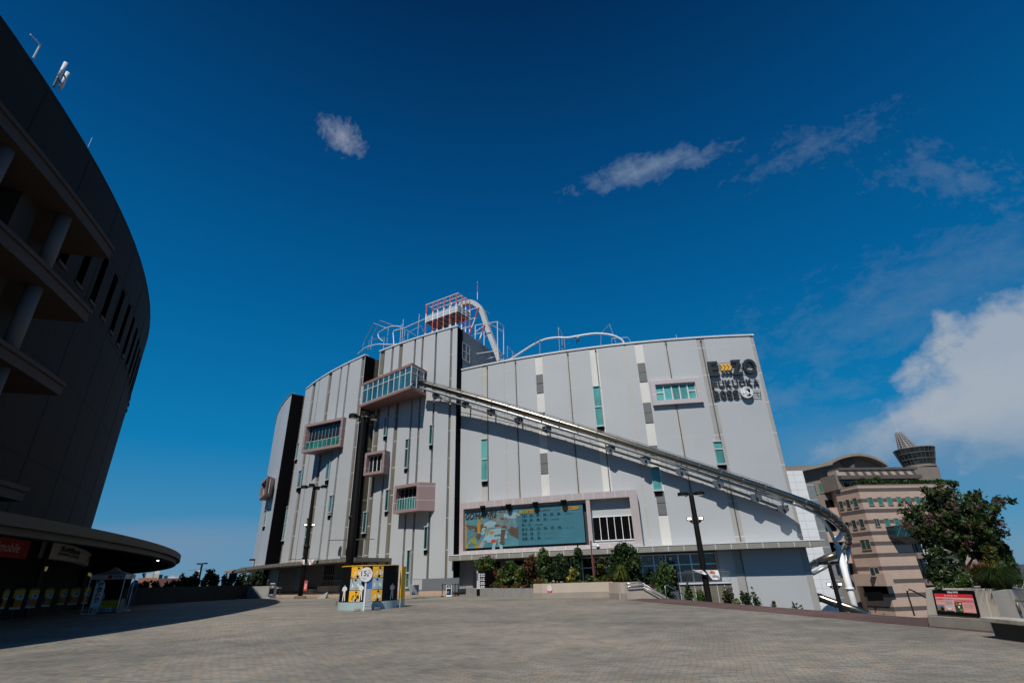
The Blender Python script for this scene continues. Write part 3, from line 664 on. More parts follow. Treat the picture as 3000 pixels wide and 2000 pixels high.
# ---- ground floor and canopies
def zmid(crp, pts, r): return float(np.mean([EZ.hit(crp(*p), r)[1] for p in pts]))
CRr = RR + 2.2
czb = zmid(K5, [(900, 880), (1600, 862)], CRr); czb = (czb + zmid(K8, [(110, 858), (1150, 815)], CRr)) / 2
cL = EZ.hit(K8(52, 840), CRr)[0]; cR = EZ.hit(K5(1915, 840), CRr)[0]
m = MB(); m.cbox(EZ, RR - .5, CRr, cL, cR, czb, czb + .62); can = m.build('canopy', mat('olive grey fascia', (.25, .24, .205), .6, var=.08, streak=.15), bz)
m = MB(); m.cbox(EZ, RR - .5, CRr + .05, cL, cR, czb + .60, czb + .70); m.build('cap', OFFW, can)
m = MB(); nj = 26
for i in range(1, nj): x = cL + (cR - cL) * i / nj; m.cbox(EZ, CRr - .02, CRr + .015, x - .02, x + .02, czb + .02, czb + .6, 1)
m.build('joints', PALEST, can)
# lower storey: pale wall to the street on the right, shops under the canopy on the left
pe = EZ.hit(K5(855, 950), RR)[0]
m = MB(); m.cbox(EZ, 72, RR - .03, pe, PR1, -6.6, czb - .01); m.build('wall', PANEL, bz)
m = MB(); q0, q1 = EZ.hit(K5(1010, 1000), RR)[0], EZ.hit(K5(1095, 1000), RR)[0]; m.cbox(EZ, RR - .05, RR, q0, q1, -6.5, czb - .02, 1); s = m.build('recessed_strip', GREIGE, bz)
m = MB(); m.cbox(EZ, RR - .05, RR + .08, q1 - .06, q1, -1.0, czb - .05, 1); m.build('rainwater_pipe', DKSTEEL, s)
m = MB(); q0 = EZ.hit(K5(1690, 1000), RR)[0]; m.cbox(EZ, RR - .05, RR + .003, q0, PR1, -6.5, czb - .02, 1); m.build('recessed_strip', GREIGE, bz)
m = MB(); m.cbox(EZ, 72, RR - 1.2, -28, pe + .01, -.3, czb - .01); m.build('wall', DKGREY, bz)
m = MB(); m.cbox(EZ, RR - 1.25, RR - .2, -26.9, EZ.hit(K22(1535, 800), RR - .2)[0], -.3, czb - .02); lw = m.build('corner_wall', mat('mid grey render', (.26, .265, .29), .7, var=.06, streak=.1), bz)
d0, dz1 = EZ.hit(K22(1103, 688), RR - .19); d1, dz0 = EZ.hit(K22(1225, 990), RR - .19)
m = MB(); m.cbox(EZ, RR - .2, RR - .12, d0, d1, dz0, dz1, 1); m.build('pale_panel', mat('pale panel', (.50, .50, .47), .6), lw)
for x0, x1 in ((-24.9, -22.8), (-22.3, -19.5), (-19.2, -16.6)):
    m = MB(); m.cbox(EZ, RR - 1.21, RR - 1.14, x0, x1, .45, czb - .25); g = m.build('shop_glass', VOID, bz)
    m = MB(); m.cbox(EZ, RR - 1.2, RR - 1.05, x0, x1, 2.35, 2.6); m.build('transom', PALEST if x0 < -24 else DKSTEEL, g)
x0, x1 = EZ.hit(K8(1345, 900), RR - 1.0)[0], pe - .05
m = MB(); m.cbox(EZ, RR - 1.2, RR - 1.1, x0, x1, .4, czb - .2); sg = m.build('shop_glass', DARKG, bz)
m = MB(); nn = 12
for i in range(nn + 1): x = x0 + (x1 - x0) * i / nn; m.cbox(EZ, RR - 1.15, RR - .98, x - .045, x + .045, .4, czb - .2, 1)
for z in (2.45, czb - .28): m.cbox(EZ, RR - 1.15, RR - .985, x0, x1, z, z + .13)
m.build('mullions', SILVER, sg)
a = arc_art(EZ, RR - 1.09, x0, x1, .4, czb - .2); vv = .86
for i, uu in enumerate((.165, .205, .245, .285, .475, .555, .635, .70)):
    a.ell(uu, vv, .015, .085, PBLUE if i % 3 else PWHITE); a.ell(uu, vv, .011, .06, PWHITE if i % 3 else PBLUE); a.ell(uu, vv, .006, .035, (PBLUE, PRED, PBLUE, YELL)[i % 4])
a.build('window_stickers', sg)
# terrace edge in front of the last shop windows
t0, t1 = EZ.hit(K5(470, 1200), RR + 1.4)[0], EZ.hit(K5(985, 1195), RR + 1.4)[0]
zt = EZ.hit(K5(980, 1185), RR + 1.4)[1]
m = MB(); m.cbox(EZ, RR - 1.2, RR + 1.4, t0, t1, zt - .16, zt); ter = m.build('terrace_slab', PALEST, bz)
m = MB(); m.cbox(EZ, RR - .5, RR + 1.25, t0, t1, -6.6, zt - .16); m.build('terrace_wall', OLIVE, ter)
m = MB()
for i in range(8): x = t0 + (t1 - t0) * i / 7; m.cbox(EZ, RR + 1.24, RR + 1.27, x, x + .03, -5, zt - .17, 1)
m.build('joints', PALEST, ter)
m = MB(); k = 34
for i in range(k + 1): x = t0 + (t1 - t0) * i / k; m.bar(EZ.pt(RR + 1.3, x, zt), EZ.pt(RR + 1.3, x, zt + 1.05), .014, 4)
for z in (1.05, .08): m.tube([EZ.pt(RR + 1.3, t0 + (t1 - t0) * i / 8, zt + z) for i in range(9)], .025, 5)
m.build('terrace_railing', mat('dim railing', (.16, .18, .19), .5), ter)

# canopy along the two left blocks, rounded at its far end
CBr = 100.6; cz1 = zmid(K7, [(400, 836), (800, 805)], CBr); cz0 = zmid(K7, [(400, 868), (830, 838)], CBr)
c0, c1 = EZ.hit(K7(100, 870), CBr)[0], EZ.hit(K7(1138, 830), CBr)[0]
m = MB(); m.cbox(EZ, 88, CBr, -66, c1, cz0, cz1); cb = m.build('canopy', mat('dark olive fascia', (.14, .13, .105), .6, var=.1, streak=.15), bz)
tip = bp(K20(1245, 500), 128.0)
q = [EZ.pt(CBr, -58, 0), EZ.pt(CBr + .1, -62, 0), EZ.pt(CBr + 2.2, -66, 0), (tip[0], tip[1]), (tip[0] + 3, tip[1] + 4), EZ.pt(90, -70, 0), EZ.pt(88, -60, 0)]
m = MB(); m.prism([(x[0], x[1]) for x in q], cz0 + .02, cz1 + .02); m.build('canopy_tip', mat('tan canopy end', (.27, .225, .17), .6), cb)
m = MB()
for i in range(1, 20): x = c0 + (c1 - c0) * i / 20; m.cbox(EZ, CBr, CBr + .012, x - .015, x + .015, cz0 + .03, cz1 - .03, 1)
m.build('joints', mat('joint grey', (.35, .34, .31)), cb)
m = MB(); m.cbox(EZ, 88, RB + 1.2, -75, PB1 - .2, 0, cz0 - .01); lw = m.build('lower_wall', DKGREY, bz)
for xa, xb in ((212, 392), (562, 632)):
    p0 = EZ.hit(K7(xa, 940), RB + 1.3)[0]; p1 = EZ.hit(K7(xb, 940), RB + 1.3)[0]
    m = MB(); m.cbox(EZ, RB + 1.18, RB + 1.25, p0, p1, .8, cz0 - .12); g = m.build('curtain_window', mat('blue grey curtains', (.08, .16, .21), .5, var=.3, scale=2.5), lw)
    m = MB(); nn = 8 if xa < 300 else 4
    for i in range(nn + 1): x = p0 + (p1 - p0) * i / nn; m.cbox(EZ, RB + 1.2, RB + 1.30, x - .02, x + .02, .8, cz0 - .12, 1)
    m.cbox(EZ, RB + 1.2, RB + 1.29, p0, p1, 2.4, 2.47); m.build('mullions', DKSTEEL, g)
p0 = EZ.hit(K7(838, 900), RB + 1.3)[0]; m = MB(); m.cbox(EZ, RB + 1.17, RB + 1.24, p0, PB1 - .3, .5, cz0 - .15); g = m.build('entrance_glass', VOID, lw)
m = MB()
for i in range(6): x = p0 + (PB1 - .3 - p0) * i / 5; m.cbox(EZ, RB + 1.2, RB + 1.3, x - .03, x + .03, .5, cz0 - .15, 1)
m.cbox(EZ, RB + 1.2, RB + 1.29, p0, PB1 - .3, 2.7, 2.8); m.build('mullions', DKSTEEL, g)

# ---- stair tower clad in white tiles beyond the far end
ty = 80.5; x0, x1 = aty(K15(95, 0), ty)[0] - .6, aty(K15(265, 0), ty)[0]; tz = aty(K15(200, 0), ty)[2] + .1
WT = mat('white tile', (.74, .75, .76), .35, var=.03, zline=(1.12, .2, .05, (.42, .43, .45)))
m = MB(); m.box(x0, x1, ty, ty + 5, -6.6, tz); stw = m.build('stair_tower', WT, bz)
m = MB(); m.box((x0 + x1) / 2 - .02, (x0 + x1) / 2 + .02, ty - .012, ty + .1, -6.6, tz - .02); m.box(x1 - .02, x1 + .012, ty + .02, ty + 5, -6.6, tz - .05)
m.build('joints', mat('tile joint', (.40, .41, .43)), stw)
m = MB(); m.box(x1 + .014, x1 + 1.3, ty + .25, ty + 4.5, -6.6, tz - 2.0); m.build('glazed_side', mat('tower side grey', (.20, .21, .22), .4, zline=(2.2, 0, .12, (.4, .41, .42))), stw)

# =================================================================== billboard on the long front
RBd = RR + 1.3
bl0 = EZ.hit(K8(168, 560), RBd)[0]; bl1 = EZ.hit(K8(2042, 130), RBd)[0]
bzt = (EZ.hit(K8(175, 262), RBd)[1] + EZ.hit(K8(2040, 120), RBd)[1] + EZ.hit(K8(1110, 190), RBd)[1]) / 3; bzb = czb + .72
bb = thing('billboard', 'large pink framed screen billboard with baseball schedule on the pale facade', 'billboard', EZ.pt(RBd, (bl0 + bl1) / 2, bzb))
dg = lambda x: degrees(x / RBd)
pm0, pm1 = EZ.hit(K8(1508, 300), RBd)[0], EZ.hit(K8(1550, 300), RBd)[0]
RS = RBd - .45
sq = [EZ.hit(K9(*p), RS) for p in ((130, 335), (2155, 205), (2205, 885), (135, 965))]
su0, su1 = (sq[0][0] + sq[3][0]) / 2, (sq[1][0] + sq[2][0]) / 2; sv1, sv0 = (sq[0][1] + sq[1][1]) / 2, (sq[2][1] + sq[3][1]) / 2
bt = .80; bot = sv0 - .30
m = MB()
m.cbox(EZ, RR - .02, RBd, bl0, bl1, bzt - bt, bzt); m.cbox(EZ, RR - .02, RBd, bl0, bl1, bzb, bot)
m.cbox(EZ, RR - .02, RBd, bl0, bl0 + dg(.55), bot, bzt - bt, 1); m.cbox(EZ, RR - .02, RBd, bl1 - dg(.95), bl1, bot, bzt - bt, 1)
m.cbox(EZ, RR - .02, RBd - .05, pm0, pm1, bot, bzt - bt, 1); m.build('frame', mat('pink board frame', (.43, .37, .37), .55, var=.05, streak=.08, zline=(50, .5, .01, (.6, .55, .54))), bb)
m = MB()
for i in range(1, 18): x = bl0 + (bl1 - bl0) * i / 18; m.cbox(EZ, RBd - .02, RBd + .012, x - .015, x + .015, bzt - bt + .02, bzt - .02, 1); m.cbox(EZ, RBd - .02, RBd + .012, x - .015, x + .015, bzb + .02, bot - .02, 1)
for z in (bzb + (bot - bzb) * .5,): m.cbox(EZ, RBd - .02, RBd + .011, bl0, bl1, z, z + .03)
m.build('joints', OFFW, bb)
m = MB(); m.cbox(EZ, RR - .02, RR + .25, bl0 + dg(.55), pm0, bot, bzt - bt); m.build('recess', mat('recess dark', (.03, .03, .033), .7), bb)
m = MB(); m.cbox(EZ, RR + .25, RR + .55, bl0 + dg(.55), pm0, sv1 + .02, bzt - bt); m.build('recess_band', PINKL, bb)
m = MB(); m.cbox(EZ, RR, RR + .3, pm1, bl1 - dg(.95), bot, bzt - bt); rp = m.build('inset_panel', PANEL, bb)
w0, wz1 = EZ.hit(K8(1575, 418), RR + .32); w1_, _ = EZ.hit(K8(2035, 396), RR + .32); wz1 = (wz1 + _) / 2; wz0 = (EZ.hit(K8(1590, 660), RR + .32)[1] + EZ.hit(K8(2055, 640), RR + .32)[1]) / 2
m = MB(); m.cbox(EZ, RR + .29, RR + .33, w0, w1_, wz0, wz1); wn = m.build('dark_window', VOID, bb)
m = MB()
for i in range(7): x = w0 + (w1_ - w0) * i / 6; m.cbox(EZ, RR + .3, RR + .38, x - .022, x + .022, wz0, wz1, 1)
m.cbox(EZ, RR + .3, RR + .41, w0, w1_, wz0 - .1, wz0); m.cbox(EZ, RR + .3, RR + .41, w0, w1_, wz1, wz1 + .1); m.build('mullions', WHITE, wn)
m = MB(); m.cbox(EZ, RS - .25, RS, su0, su1, sv0, sv1); SCRN = mat('screen blue', (.05, .165, .215), .35, var=.10, scale=.8, zline=(.32, 0, .02, (.042, .14, .185)))
scr = m.build('screen', SCRN, bb)
a = arc_art(EZ, RS, su0, su1, sv0, sv1)
SORA = mat('screen orange', (.36, .20, .03), .4, var=.2, scale=.6); SOLV = mat('screen olive', (.26, .24, .03), .4, var=.2); SBRN = mat('screen brown', (.095, .068, .045), .4); STXT = mat('screen text', (.006, .014, .018), .4)
SLT = mat('screen pale', (.22, .37, .42), .4, var=.15); SSK = mat('screen skin', (.30, .17, .10), .4); SREDM = mat('screen red', (.38, .06, .035), .4); SGRY = mat('screen grey', (.13, .19, .21), .4, var=.3)
a.rect(0, 0, .475, 1, mat('screen pale blue', (.075, .20, .25), .35, var=.25, scale=.5), 8)
a.poly([(0, .66), (0, 1), (.24, 1), (.17, .66)], SORA); a.poly([(.0, .0), (.13, 0), (.21, .42), (.215, .55), (.16, .80), (0, .72)], SORA); a.poly([(0, 0), (.12, 0), (.09, .30), (.05, .24)], SOLV)
a.poly([(.13, 0), (.16, 0), (.24, .45), (.215, .47)], SLT); a.poly([(.14, 0), (.28, 0), (.30, .25), (.235, .42)], SBRN)
a.poly([(.38, .50), (.475, .50), (.475, .16), (.40, .30)], SBRN)
# winged emblem with two S letters
a.poly([(.0, .65), (.11, .58), (.125, .40), (.05, .48)], SBRN); a.poly([(.22, .66), (.13, .60), (.135, .40), (.19, .50)], SBRN)
a.poly([(.112, .60), (.125, .74), (.145, .72), (.142, .36), (.118, .36)], SORA); a.ell(.137, .745, .016, .05, SOLV); a.text('S', .048, .33, .090, .52, SGRY, .06, .2); a.text('S', .148, .34, .19, .53, SLT, .06, .2); a.poly([(.10, .30), (.125, .18), (.15, .30), (.145, .38), (.11, .38)], SBRN)
a.text('FUKUOKA', .03, .06, .11, .11, SBRN, .02)
def player(a, cx, cy, h, shirt, cap, pants=None, glove=None, lean=.0, bat=False, k=.35):
    """A small printed ball player: k squeezes widths to the panel's aspect."""
    w = h * k
    if pants is not None:
        a.limb((cx - .10 * w, cy - .02 * h), (cx - .22 * w, cy - .52 * h), .10 * w, .07 * w, pants); a.limb((cx + .10 * w, cy - .02 * h), (cx + .20 * w, cy - .50 * h), .10 * w, .07 * w, pants)
    a.poly([(cx - .26 * w, cy), (cx + .26 * w, cy), (cx + (.34 + lean) * w, cy + .30 * h), (cx + lean * w, cy + .36 * h), (cx - (.34 - lean) * w, cy + .30 * h)], shirt)
    a.limb((cx - (.30 - lean) * w, cy + .28 * h), (cx - .42 * w, cy + .08 * h), .09 * w, .07 * w, shirt); a.limb((cx - .42 * w, cy + .10 * h), (cx - .10 * w, cy + .04 * h), .06 * w, .05 * w, SSK if shirt in (SLT, SGRY) else PGREY)
    a.limb((cx + (.30 + lean) * w, cy + .28 * h), (cx + .46 * w, cy + .12 * h), .09 * w, .07 * w, shirt); a.limb((cx + .46 * w, cy + .13 * h), (cx + .16 * w, cy + .06 * h), .06 * w, .05 * w, SSK if shirt in (SLT, SGRY) else PGREY)
    a.ell(cx + lean * w, cy + .42 * h, .115 * w, .075 * h, SSK if shirt in (SLT, SGRY) else PGREY); a.ell(cx + lean * w, cy + .455 * h, .125 * w, .05 * h, cap, 14); a.limb((cx + lean * w, cy + .44 * h), (cx + (lean + .24) * w, cy + .435 * h), .03 * w, .02 * w, cap)
    if glove is not None: a.ell(cx + .10 * w, cy + .06 * h, .15 * w, .07 * h, glove)
    if bat: a.limb((cx - .3 * w, cy + .22 * h), (cx - .62 * w, cy + .62 * h), .02 * w, .04 * w, cap)
player(a, .235, .52, .50, SLT, SBRN, SGRY, None, .0, False, .26); player(a, .325, .66, .55, SGRY, SBRN, SLT, None, .0, True, .26); player(a, .425, .72, .52, SLT, SBRN, SGRY, None, -.1, True, .28)
player(a, .34, .48, .55, SGRY, SBRN, SLT, SBRN, .0, False, .26); player(a, .295, .26, .66, SLT, SBRN, SLT, None, .0, False, .26); player(a, .245, .12, .62, SLT, SORA, None, SREDM, .0, False, .26); a.text('HAWKS', .27, .27, .33, .33, STXT, .03, .2)
a.text('GO!HAWKS', .006, .775, .295, .965, mat('screen dark brown', (.035, .02, .012), .4), .02, .25); a.limb((.35, .45), (.335, .12), .02, .015, SBRN); a.ell(.335, .10, .024, .05, SBRN)
a.poly([(.487, .832), (.487, .915), (.962, .935), (.978, .89), (.962, .845)], SORA); a.poly([(.487, .832), (.487, .915), (.56, .918), (.56, .835)], SOLV)
a.text('2020年ホークス主催公式戦日程', .51, .858, .745, .903, SBRN, .02, .15); a.text('(PayPayドーム開催)', .79, .873, .92, .908, SBRN, 0, .1)
rows = ((.735, ('7.21', '22', '23', '24', '25', '26'), 'vs.北海道日本ハム', .07), (.615, ('7.28', '29', '30', '31'), 'vs.埼玉西武', .06), (.50, ('8.1', '2'), 'vs.埼玉西武', .06), (.385, ('8.11', '12', '13', '14', '15', '16'), 'vs.オリックス', .06), (.265, ('8.25', '26', '27'), 'vs.オリックス', .06), (.145, ('8.28', '29', '30'), 'vs.北海道日本ハム', .07))
for v0, nums, team, tw in rows:
    u = .508
    for i, s in enumerate(nums):
        w_ = .0118 * len(s.replace('.', '')) + (.005 if '.' in s else 0); a.text(s, u, v0, u + w_, v0 + .068, STXT, .022, .2); a.text('(火)' if i == 0 else '(%s)' % '水木金土日'[i - 1], u + w_ + .002, v0, u + w_ + .016, v0 + .026, STXT); u += w_ + .0325 if '.' not in s else w_ + .024
    a.text(team, u + .002, v0 + .004, u + tw + .01, v0 + .030, STXT, .01)
a.build('artwork', scr)
for x, y in ((425, 285), (870, 258), (1335, 222), (1825, 185)):
    ph, z = EZ.hit(K9(x, y), RBd + .3); m = MB(); m.cbox(EZ, RBd - .05, RBd + .2, ph - dg(.36), ph + dg(.36), z - .05, z + .36, 1); m.cbox(EZ, RBd - .03, RBd + .16, ph - dg(.22), ph + dg(.22), z - .32, z - .05, 1); m.build('floodlight', BLACK, bb)

# =================================================================== name sign
RG = RR + .5
sg_ = thing('facade_sign', 'dark raised lettering with three yellow chevrons and a round white logo on the pale facade', 'sign', EZ.pt(RG, EZ.hit(K2(1180, 650), RG)[0], EZ.hit(K2(1180, 850), RG)[1]))
LET = mat('charcoal letters', (.018, .024, .03), .5, var=.1); efn = lambda u, v, o: EZ.pt(RR + o, u, v)
def letter(body, xa, xb, ym, yt, yb, xm, o0=.16, o1=.46, bold=.05, m=LET, name='letter'):
    p0, p1 = EZ.hit(K2(xa, ym), RG)[0], EZ.hit(K2(xb, ym), RG)[0]; z1, z0 = EZ.hit(K2(xm, yt), RG)[1], EZ.hit(K2(xm, yb), RG)[1]
    mb = MB(); add_text_solid(mb, efn, body, p0, z0, p1, z1, o0, o1, bold); return mb.build(name, m, sg_)
letter('E', 888, 1004, 505, 422, 590, 945, bold=.025); letter('Z', 1150, 1272, 490, 403, 576, 1210, bold=.03); letter('O', 1284, 1440, 480, 392, 566, 1362, bold=.03)
xs = (918, 1000, 1080, 1163, 1240, 1325, 1402, 1478)
for i, ch in enumerate('FUKUOKA'):
    xa, xb = xs[i] + 4, xs[i + 1] - 6; ym = 678 - i * 3.5; letter(ch, xa, xb, ym, ym - 44, ym + 42, (xa + xb) / 2, .14, .24, .03)
xs = (945, 1022, 1100, 1172, 1246)
for i, ch in enumerate('BOSS'):
    xa, xb = xs[i] + 3, xs[i + 1] - 5; ym = 803 - i * 3.5; letter(ch, xa, xb, ym, ym - 50, ym + 48, (xa + xb) / 2, .14, .28, .045)
z1, z0 = EZ.hit(K2(1080, 462), RG)[1], EZ.hit(K2(1085, 530), RG)[1]; zm = (z0 + z1) / 2
for k in range(3):
    p0 = EZ.hit(K2(1016 + k * 42, 496), RG)[0]; p1 = EZ.hit(K2(1016 + k * 42 + 50, 496), RG)[0]; d = (p1 - p0); mb = MB()
    pts = [(p0, z1), (p0 + d * .52, z1), (p1, zm), (p0 + d * .52, z0), (p0, z0), (p0 + d * .46, zm)]; n = 6
    mb.add([EZ.pt(RR + .66, *q) for q in pts] + [EZ.pt(RR + .4, *q) for q in pts], [(5, 0, 1, 2), (5, 2, 3, 4), (6 + 2, 6 + 1, 6, 6 + 5), (6 + 4, 6 + 3, 6 + 2, 6 + 5)] + [(i, 6 + i, 6 + (i + 1) % 6, (i + 1) % 6) for i in range(6)]); mb.build('chevron', YELL, sg_)
pc, zc = EZ.hit(K2(1322, 780), RG); rd = abs(EZ.hit(K2(1322, 716), RG)[1] - zc); dgr = degrees(rd / RR); mb = MB(); n = 36
ring = [(pc + dgr * cos(2 * pi * i / n), zc + rd * sin(2 * pi * i / n)) for i in range(n)]
mb.add([EZ.pt(RR + .62, *q) for q in ring] + [EZ.pt(RR + .3, *q) for q in ring], [tuple(range(n)), tuple(range(2 * n - 1, n - 1, -1))] + [(i, n + i, n + (i + 1) % n, (i + 1) % n) for i in range(n)]); lg = mb.build('logo_disc', WHITE, sg_)
a = Art(lambda u, v, l: EZ.pt(RR + .62 + l, pc + dgr * u, zc + rd * v))
a.ell(.02, .02, .84, .84, PBLACK); a.ell(.02, .02, .80, .80, WHITE); a.ell(.12, .26, .50, .46, PBLACK); a.ell(-.02, .10, .40, .48, WHITE); a.poly([(-.32, .38), (.40, .52), (.52, .2), (.34, .26)], PBLACK); a.poly([(.15, .30), (.55, .3), (.50, -.25), (.28, -.05)], PBLACK); a.limb((-.22, .16), (.02, .18), .035, .03, PBLACK); a.limb((-.25, -.12), (.02, -.10), .05, .03, PBLACK); a.limb((-.12, -.22), (-.55, -.36), .03, .03, PBLACK); a.ell(-.60, -.30, .10, .12, PBLACK); a.poly([(-.2, -.42), (.5, -.28), (.62, -.62), (.15, -.78), (-.1, -.7)], PBLACK); a.poly([(-.02, -.42), (.12, -.40), (.08, -.70)], WHITE)
a.build('logo_face', lg)
mb = MB()
for ya, yb, xa, xb in ((440, 425, 985, 1150), (480, 465, 880, 1440), (505, 490, 880, 1440), (565, 550, 900, 1430), (650, 628, 915, 1478), (700, 680, 918, 1478), (770, 752, 935, 1480), (800, 782, 940, 1490), (845, 825, 945, 1495)):
    mb.bar(EZ.pt(RR + .18, *EZ.hit(K2(xa, ya), RG)), EZ.pt(RR + .18, *EZ.hit(K2(xb, yb), RG)), .035, 4)
for x, y0, y1 in ((1000, 440, 575), (1150, 430, 570), (1280, 430, 560), (940, 650, 740), (1250, 590, 650), (1490, 750, 830)):
    mb.bar(EZ.pt(RR + .18, *EZ.hit(K2(x, y0), RG)), EZ.pt(RR + .18, *EZ.hit(K2(x + 8, y1), RG)), .035, 4)
for x, y in ((930, 500), (1100, 490), (1230, 480), (1400, 480), (960, 670), (1250, 660), (1450, 650), (980, 800), (1200, 790), (1460, 780)):
    ph, z = EZ.hit(K2(x, y), RG); mb.bar(EZ.pt(RR - .02, ph, z), EZ.pt(RR + .3, ph, z), .05, 4)
mb.build('rails', LET, sg_)

# =================================================================== tube slide
def spline(P, k=6):
    P = [np.array(p, float) for p in P]; out = []
    for i in range(len(P) - 1):
        p0, p1, p2, p3 = P[max(i - 1, 0)], P[i], P[i + 1], P[min(i + 2, len(P) - 1)]
        for j in range(k):
            t = j / k; out.append(.5 * ((2 * p1) + (p2 - p0) * t + (2 * p0 - 5 * p1 + 4 * p2 - p3) * t * t + (3 * p1 - p0 - 3 * p2 + p3) * t ** 3))
    return out + [P[-1]]
RSl = 94.6
def onc(uv, r): ph, z = EZ.hit(uv, r); return np.array(EZ.pt(r, ph, z))
run_px = [K3(140, 190), K3(600, 312), K3(1150, 472), K3(1650, 625), K4(0, 213), K4(300, 312), K4(620, 412), K4(1100, 568), K4(1660, 748), K4(2240, 938)]
def smooth_run(px, r):           # the run is straight in height against arc length: fit it
    rf = lambda ph: r + 1.7 * math.exp(-(max(ph, -29.5) + 29.5) / 6.5)
    A = []
    for p in px:
        ph = EZ.hit(p, r)[0]
        for _ in range(6): ph = EZ.hit(p, rf(ph))[0]
        A.append((ph, EZ.hit(p, rf(ph))[1]))
    A = np.array(A); k = np.polyfit(A[:, 0], A[:, 1], 3); ph = np.linspace(A[0, 0], A[-1, 0], 40)
    return [np.array(EZ.pt(rf(p), p, np.polyval(k, p))) for p in ph]
run = smooth_run(run_px, RSl)
loop_px = [(300, 340, 61.6), (440, 402, 62.0), (560, 472, 63.0), (660, 552, 64.8), (735, 642, 67.2), (765, 735, 70.0), (745, 830, 72.6), (690, 890, 74.5), (600, 925, 75.4), (480, 965, 75.6), (350, 1032, 75.0)]
loop = [aty(K15(x, y), Y) for x, y, Y in loop_px]
hid = [np.array([36.0, 73.5, loop[-1][2] - .9]), np.array([34.9, 70.6, loop[-1][2] - 2.2]), np.array([35.0, 67.8, loop[-1][2] - 3.4])]
ex = [aty(K15(425, 1368), 66.5), aty(K15(600, 1432), 65.5), aty(K15(800, 1498), 64.5), aty(K15(1000, 1570), 64.0)]
path = run + spline(loop + hid + ex, 7)
sl = thing('tube_slide', 'long polished steel tube slide running down the building and curling round at its end', 'slide', EZ.pt(RSl, -10, -6.5))
mb = MB(); mb.tube(path, .42, 14); mb.build('tube', CHROME, sl, smooth=True)
mb = MB(); acc = 0
for a_, b_ in zip(path[:-1], path[1:]):
    L = np.linalg.norm(b_ - a_); acc += L
    if acc > 1.45: acc = 0; d = (b_ - a_) / L; mb.tube([b_ - d * .045, b_ + d * .045], .48, 14)
mb.build('flanges', DKSTEEL, sl)
# clear cover ribs along the upper edge of the run
mb = MB(); up_ = np.array([0, 0, 1.0])
for i in range(0, len(run) - 1):
    for t in (0, .33, .66):
        p = run[i] * (1 - t) + run[i + 1] * t; mb.bar(p + up_ * .36, p + up_ * .62, .03, 4)
mb.tube([p + up_ * .62 for p in run], .035, 5); mb.build('cover_rail', mat('mid steel', (.26, .28, .30), .4, .5), sl)
pipe_px = [K3(150, 262), K3(470, 352), K3(850, 455), K3(1160, 548), K3(1650, 690), K3(2040, 805), K4(0, 287), K4(400, 405), K4(680, 497), K4(1200, 668), K4(1650, 817), K4(2080, 957), K4(2300, 1026)]
prun = smooth_run(pipe_px, RSl - .1)
ploop = [aty(K15(x, y), Y) for x, y, Y in ((180, 355, 61.7), (360, 432, 62.2), (540, 512, 63.6), (690, 640, 67.0))]
mb = MB(); mb.tube(spline([prun[0], prun[13], prun[26], prun[-1]] + ploop, 10), .20, 12); mb.tube([aty(K15(650, 970), 75.2), aty(K15(380, 1118), 74.6)], .24, 10); mb.build('support_pipe', mat('grey steel pipe', (.36, .385, .40), .32, .5, var=.15, scale=3), sl, smooth=True)
tr_px = [K3(330, 372), K3(1000, 590), K3(1500, 735), K3(1800, 822), K4(0, 340), K4(300, 432), K4(700, 562), K4(1100, 692), K4(1530, 842), K4(1960, 1000), K4(2320, 1112)]
trun = smooth_run(tr_px, RR + 1.25)
mb = MB(); TW = []
for p in trun:
    r_, ph = EZ.pol(p); TW.append((EZ.pt(r_ - .75, ph, p[2]), EZ.pt(r_ + .35, ph, p[2])))
for i in range(len(TW) - 1):
    a0, a1 = TW[i]; b0, b1 = TW[i + 1]; lo = np.array([0, 0, -.09])
    mb.hexa([a1 + lo, b1 + lo, b0 + lo, a0 + lo, a1, b1, b0, a0])
mb.build('walkway', DKSTEEL, sl)
mb = MB()
for k, h in ((1, .5), (1, 1.0), (0, 1.0)): mb.tube([np.array(t[k]) + up_ * h for t in TW], .028, 4)
for i, t in enumerate(TW):
    for q in ((0, 1) if i % 2 == 0 else (1,)): mb.bar(np.array(t[q]), np.array(t[q]) + up_ * 1.0, .025, 4)
for i in range(0, len(TW) - 1): mb.bar(np.array(TW[i][1]), np.array(TW[i + 1][1]) + up_ * .5, .018, 4)
mb.build('walkway_railing', mat('mid steel', (.26, .28, .30), .4, .5), sl)
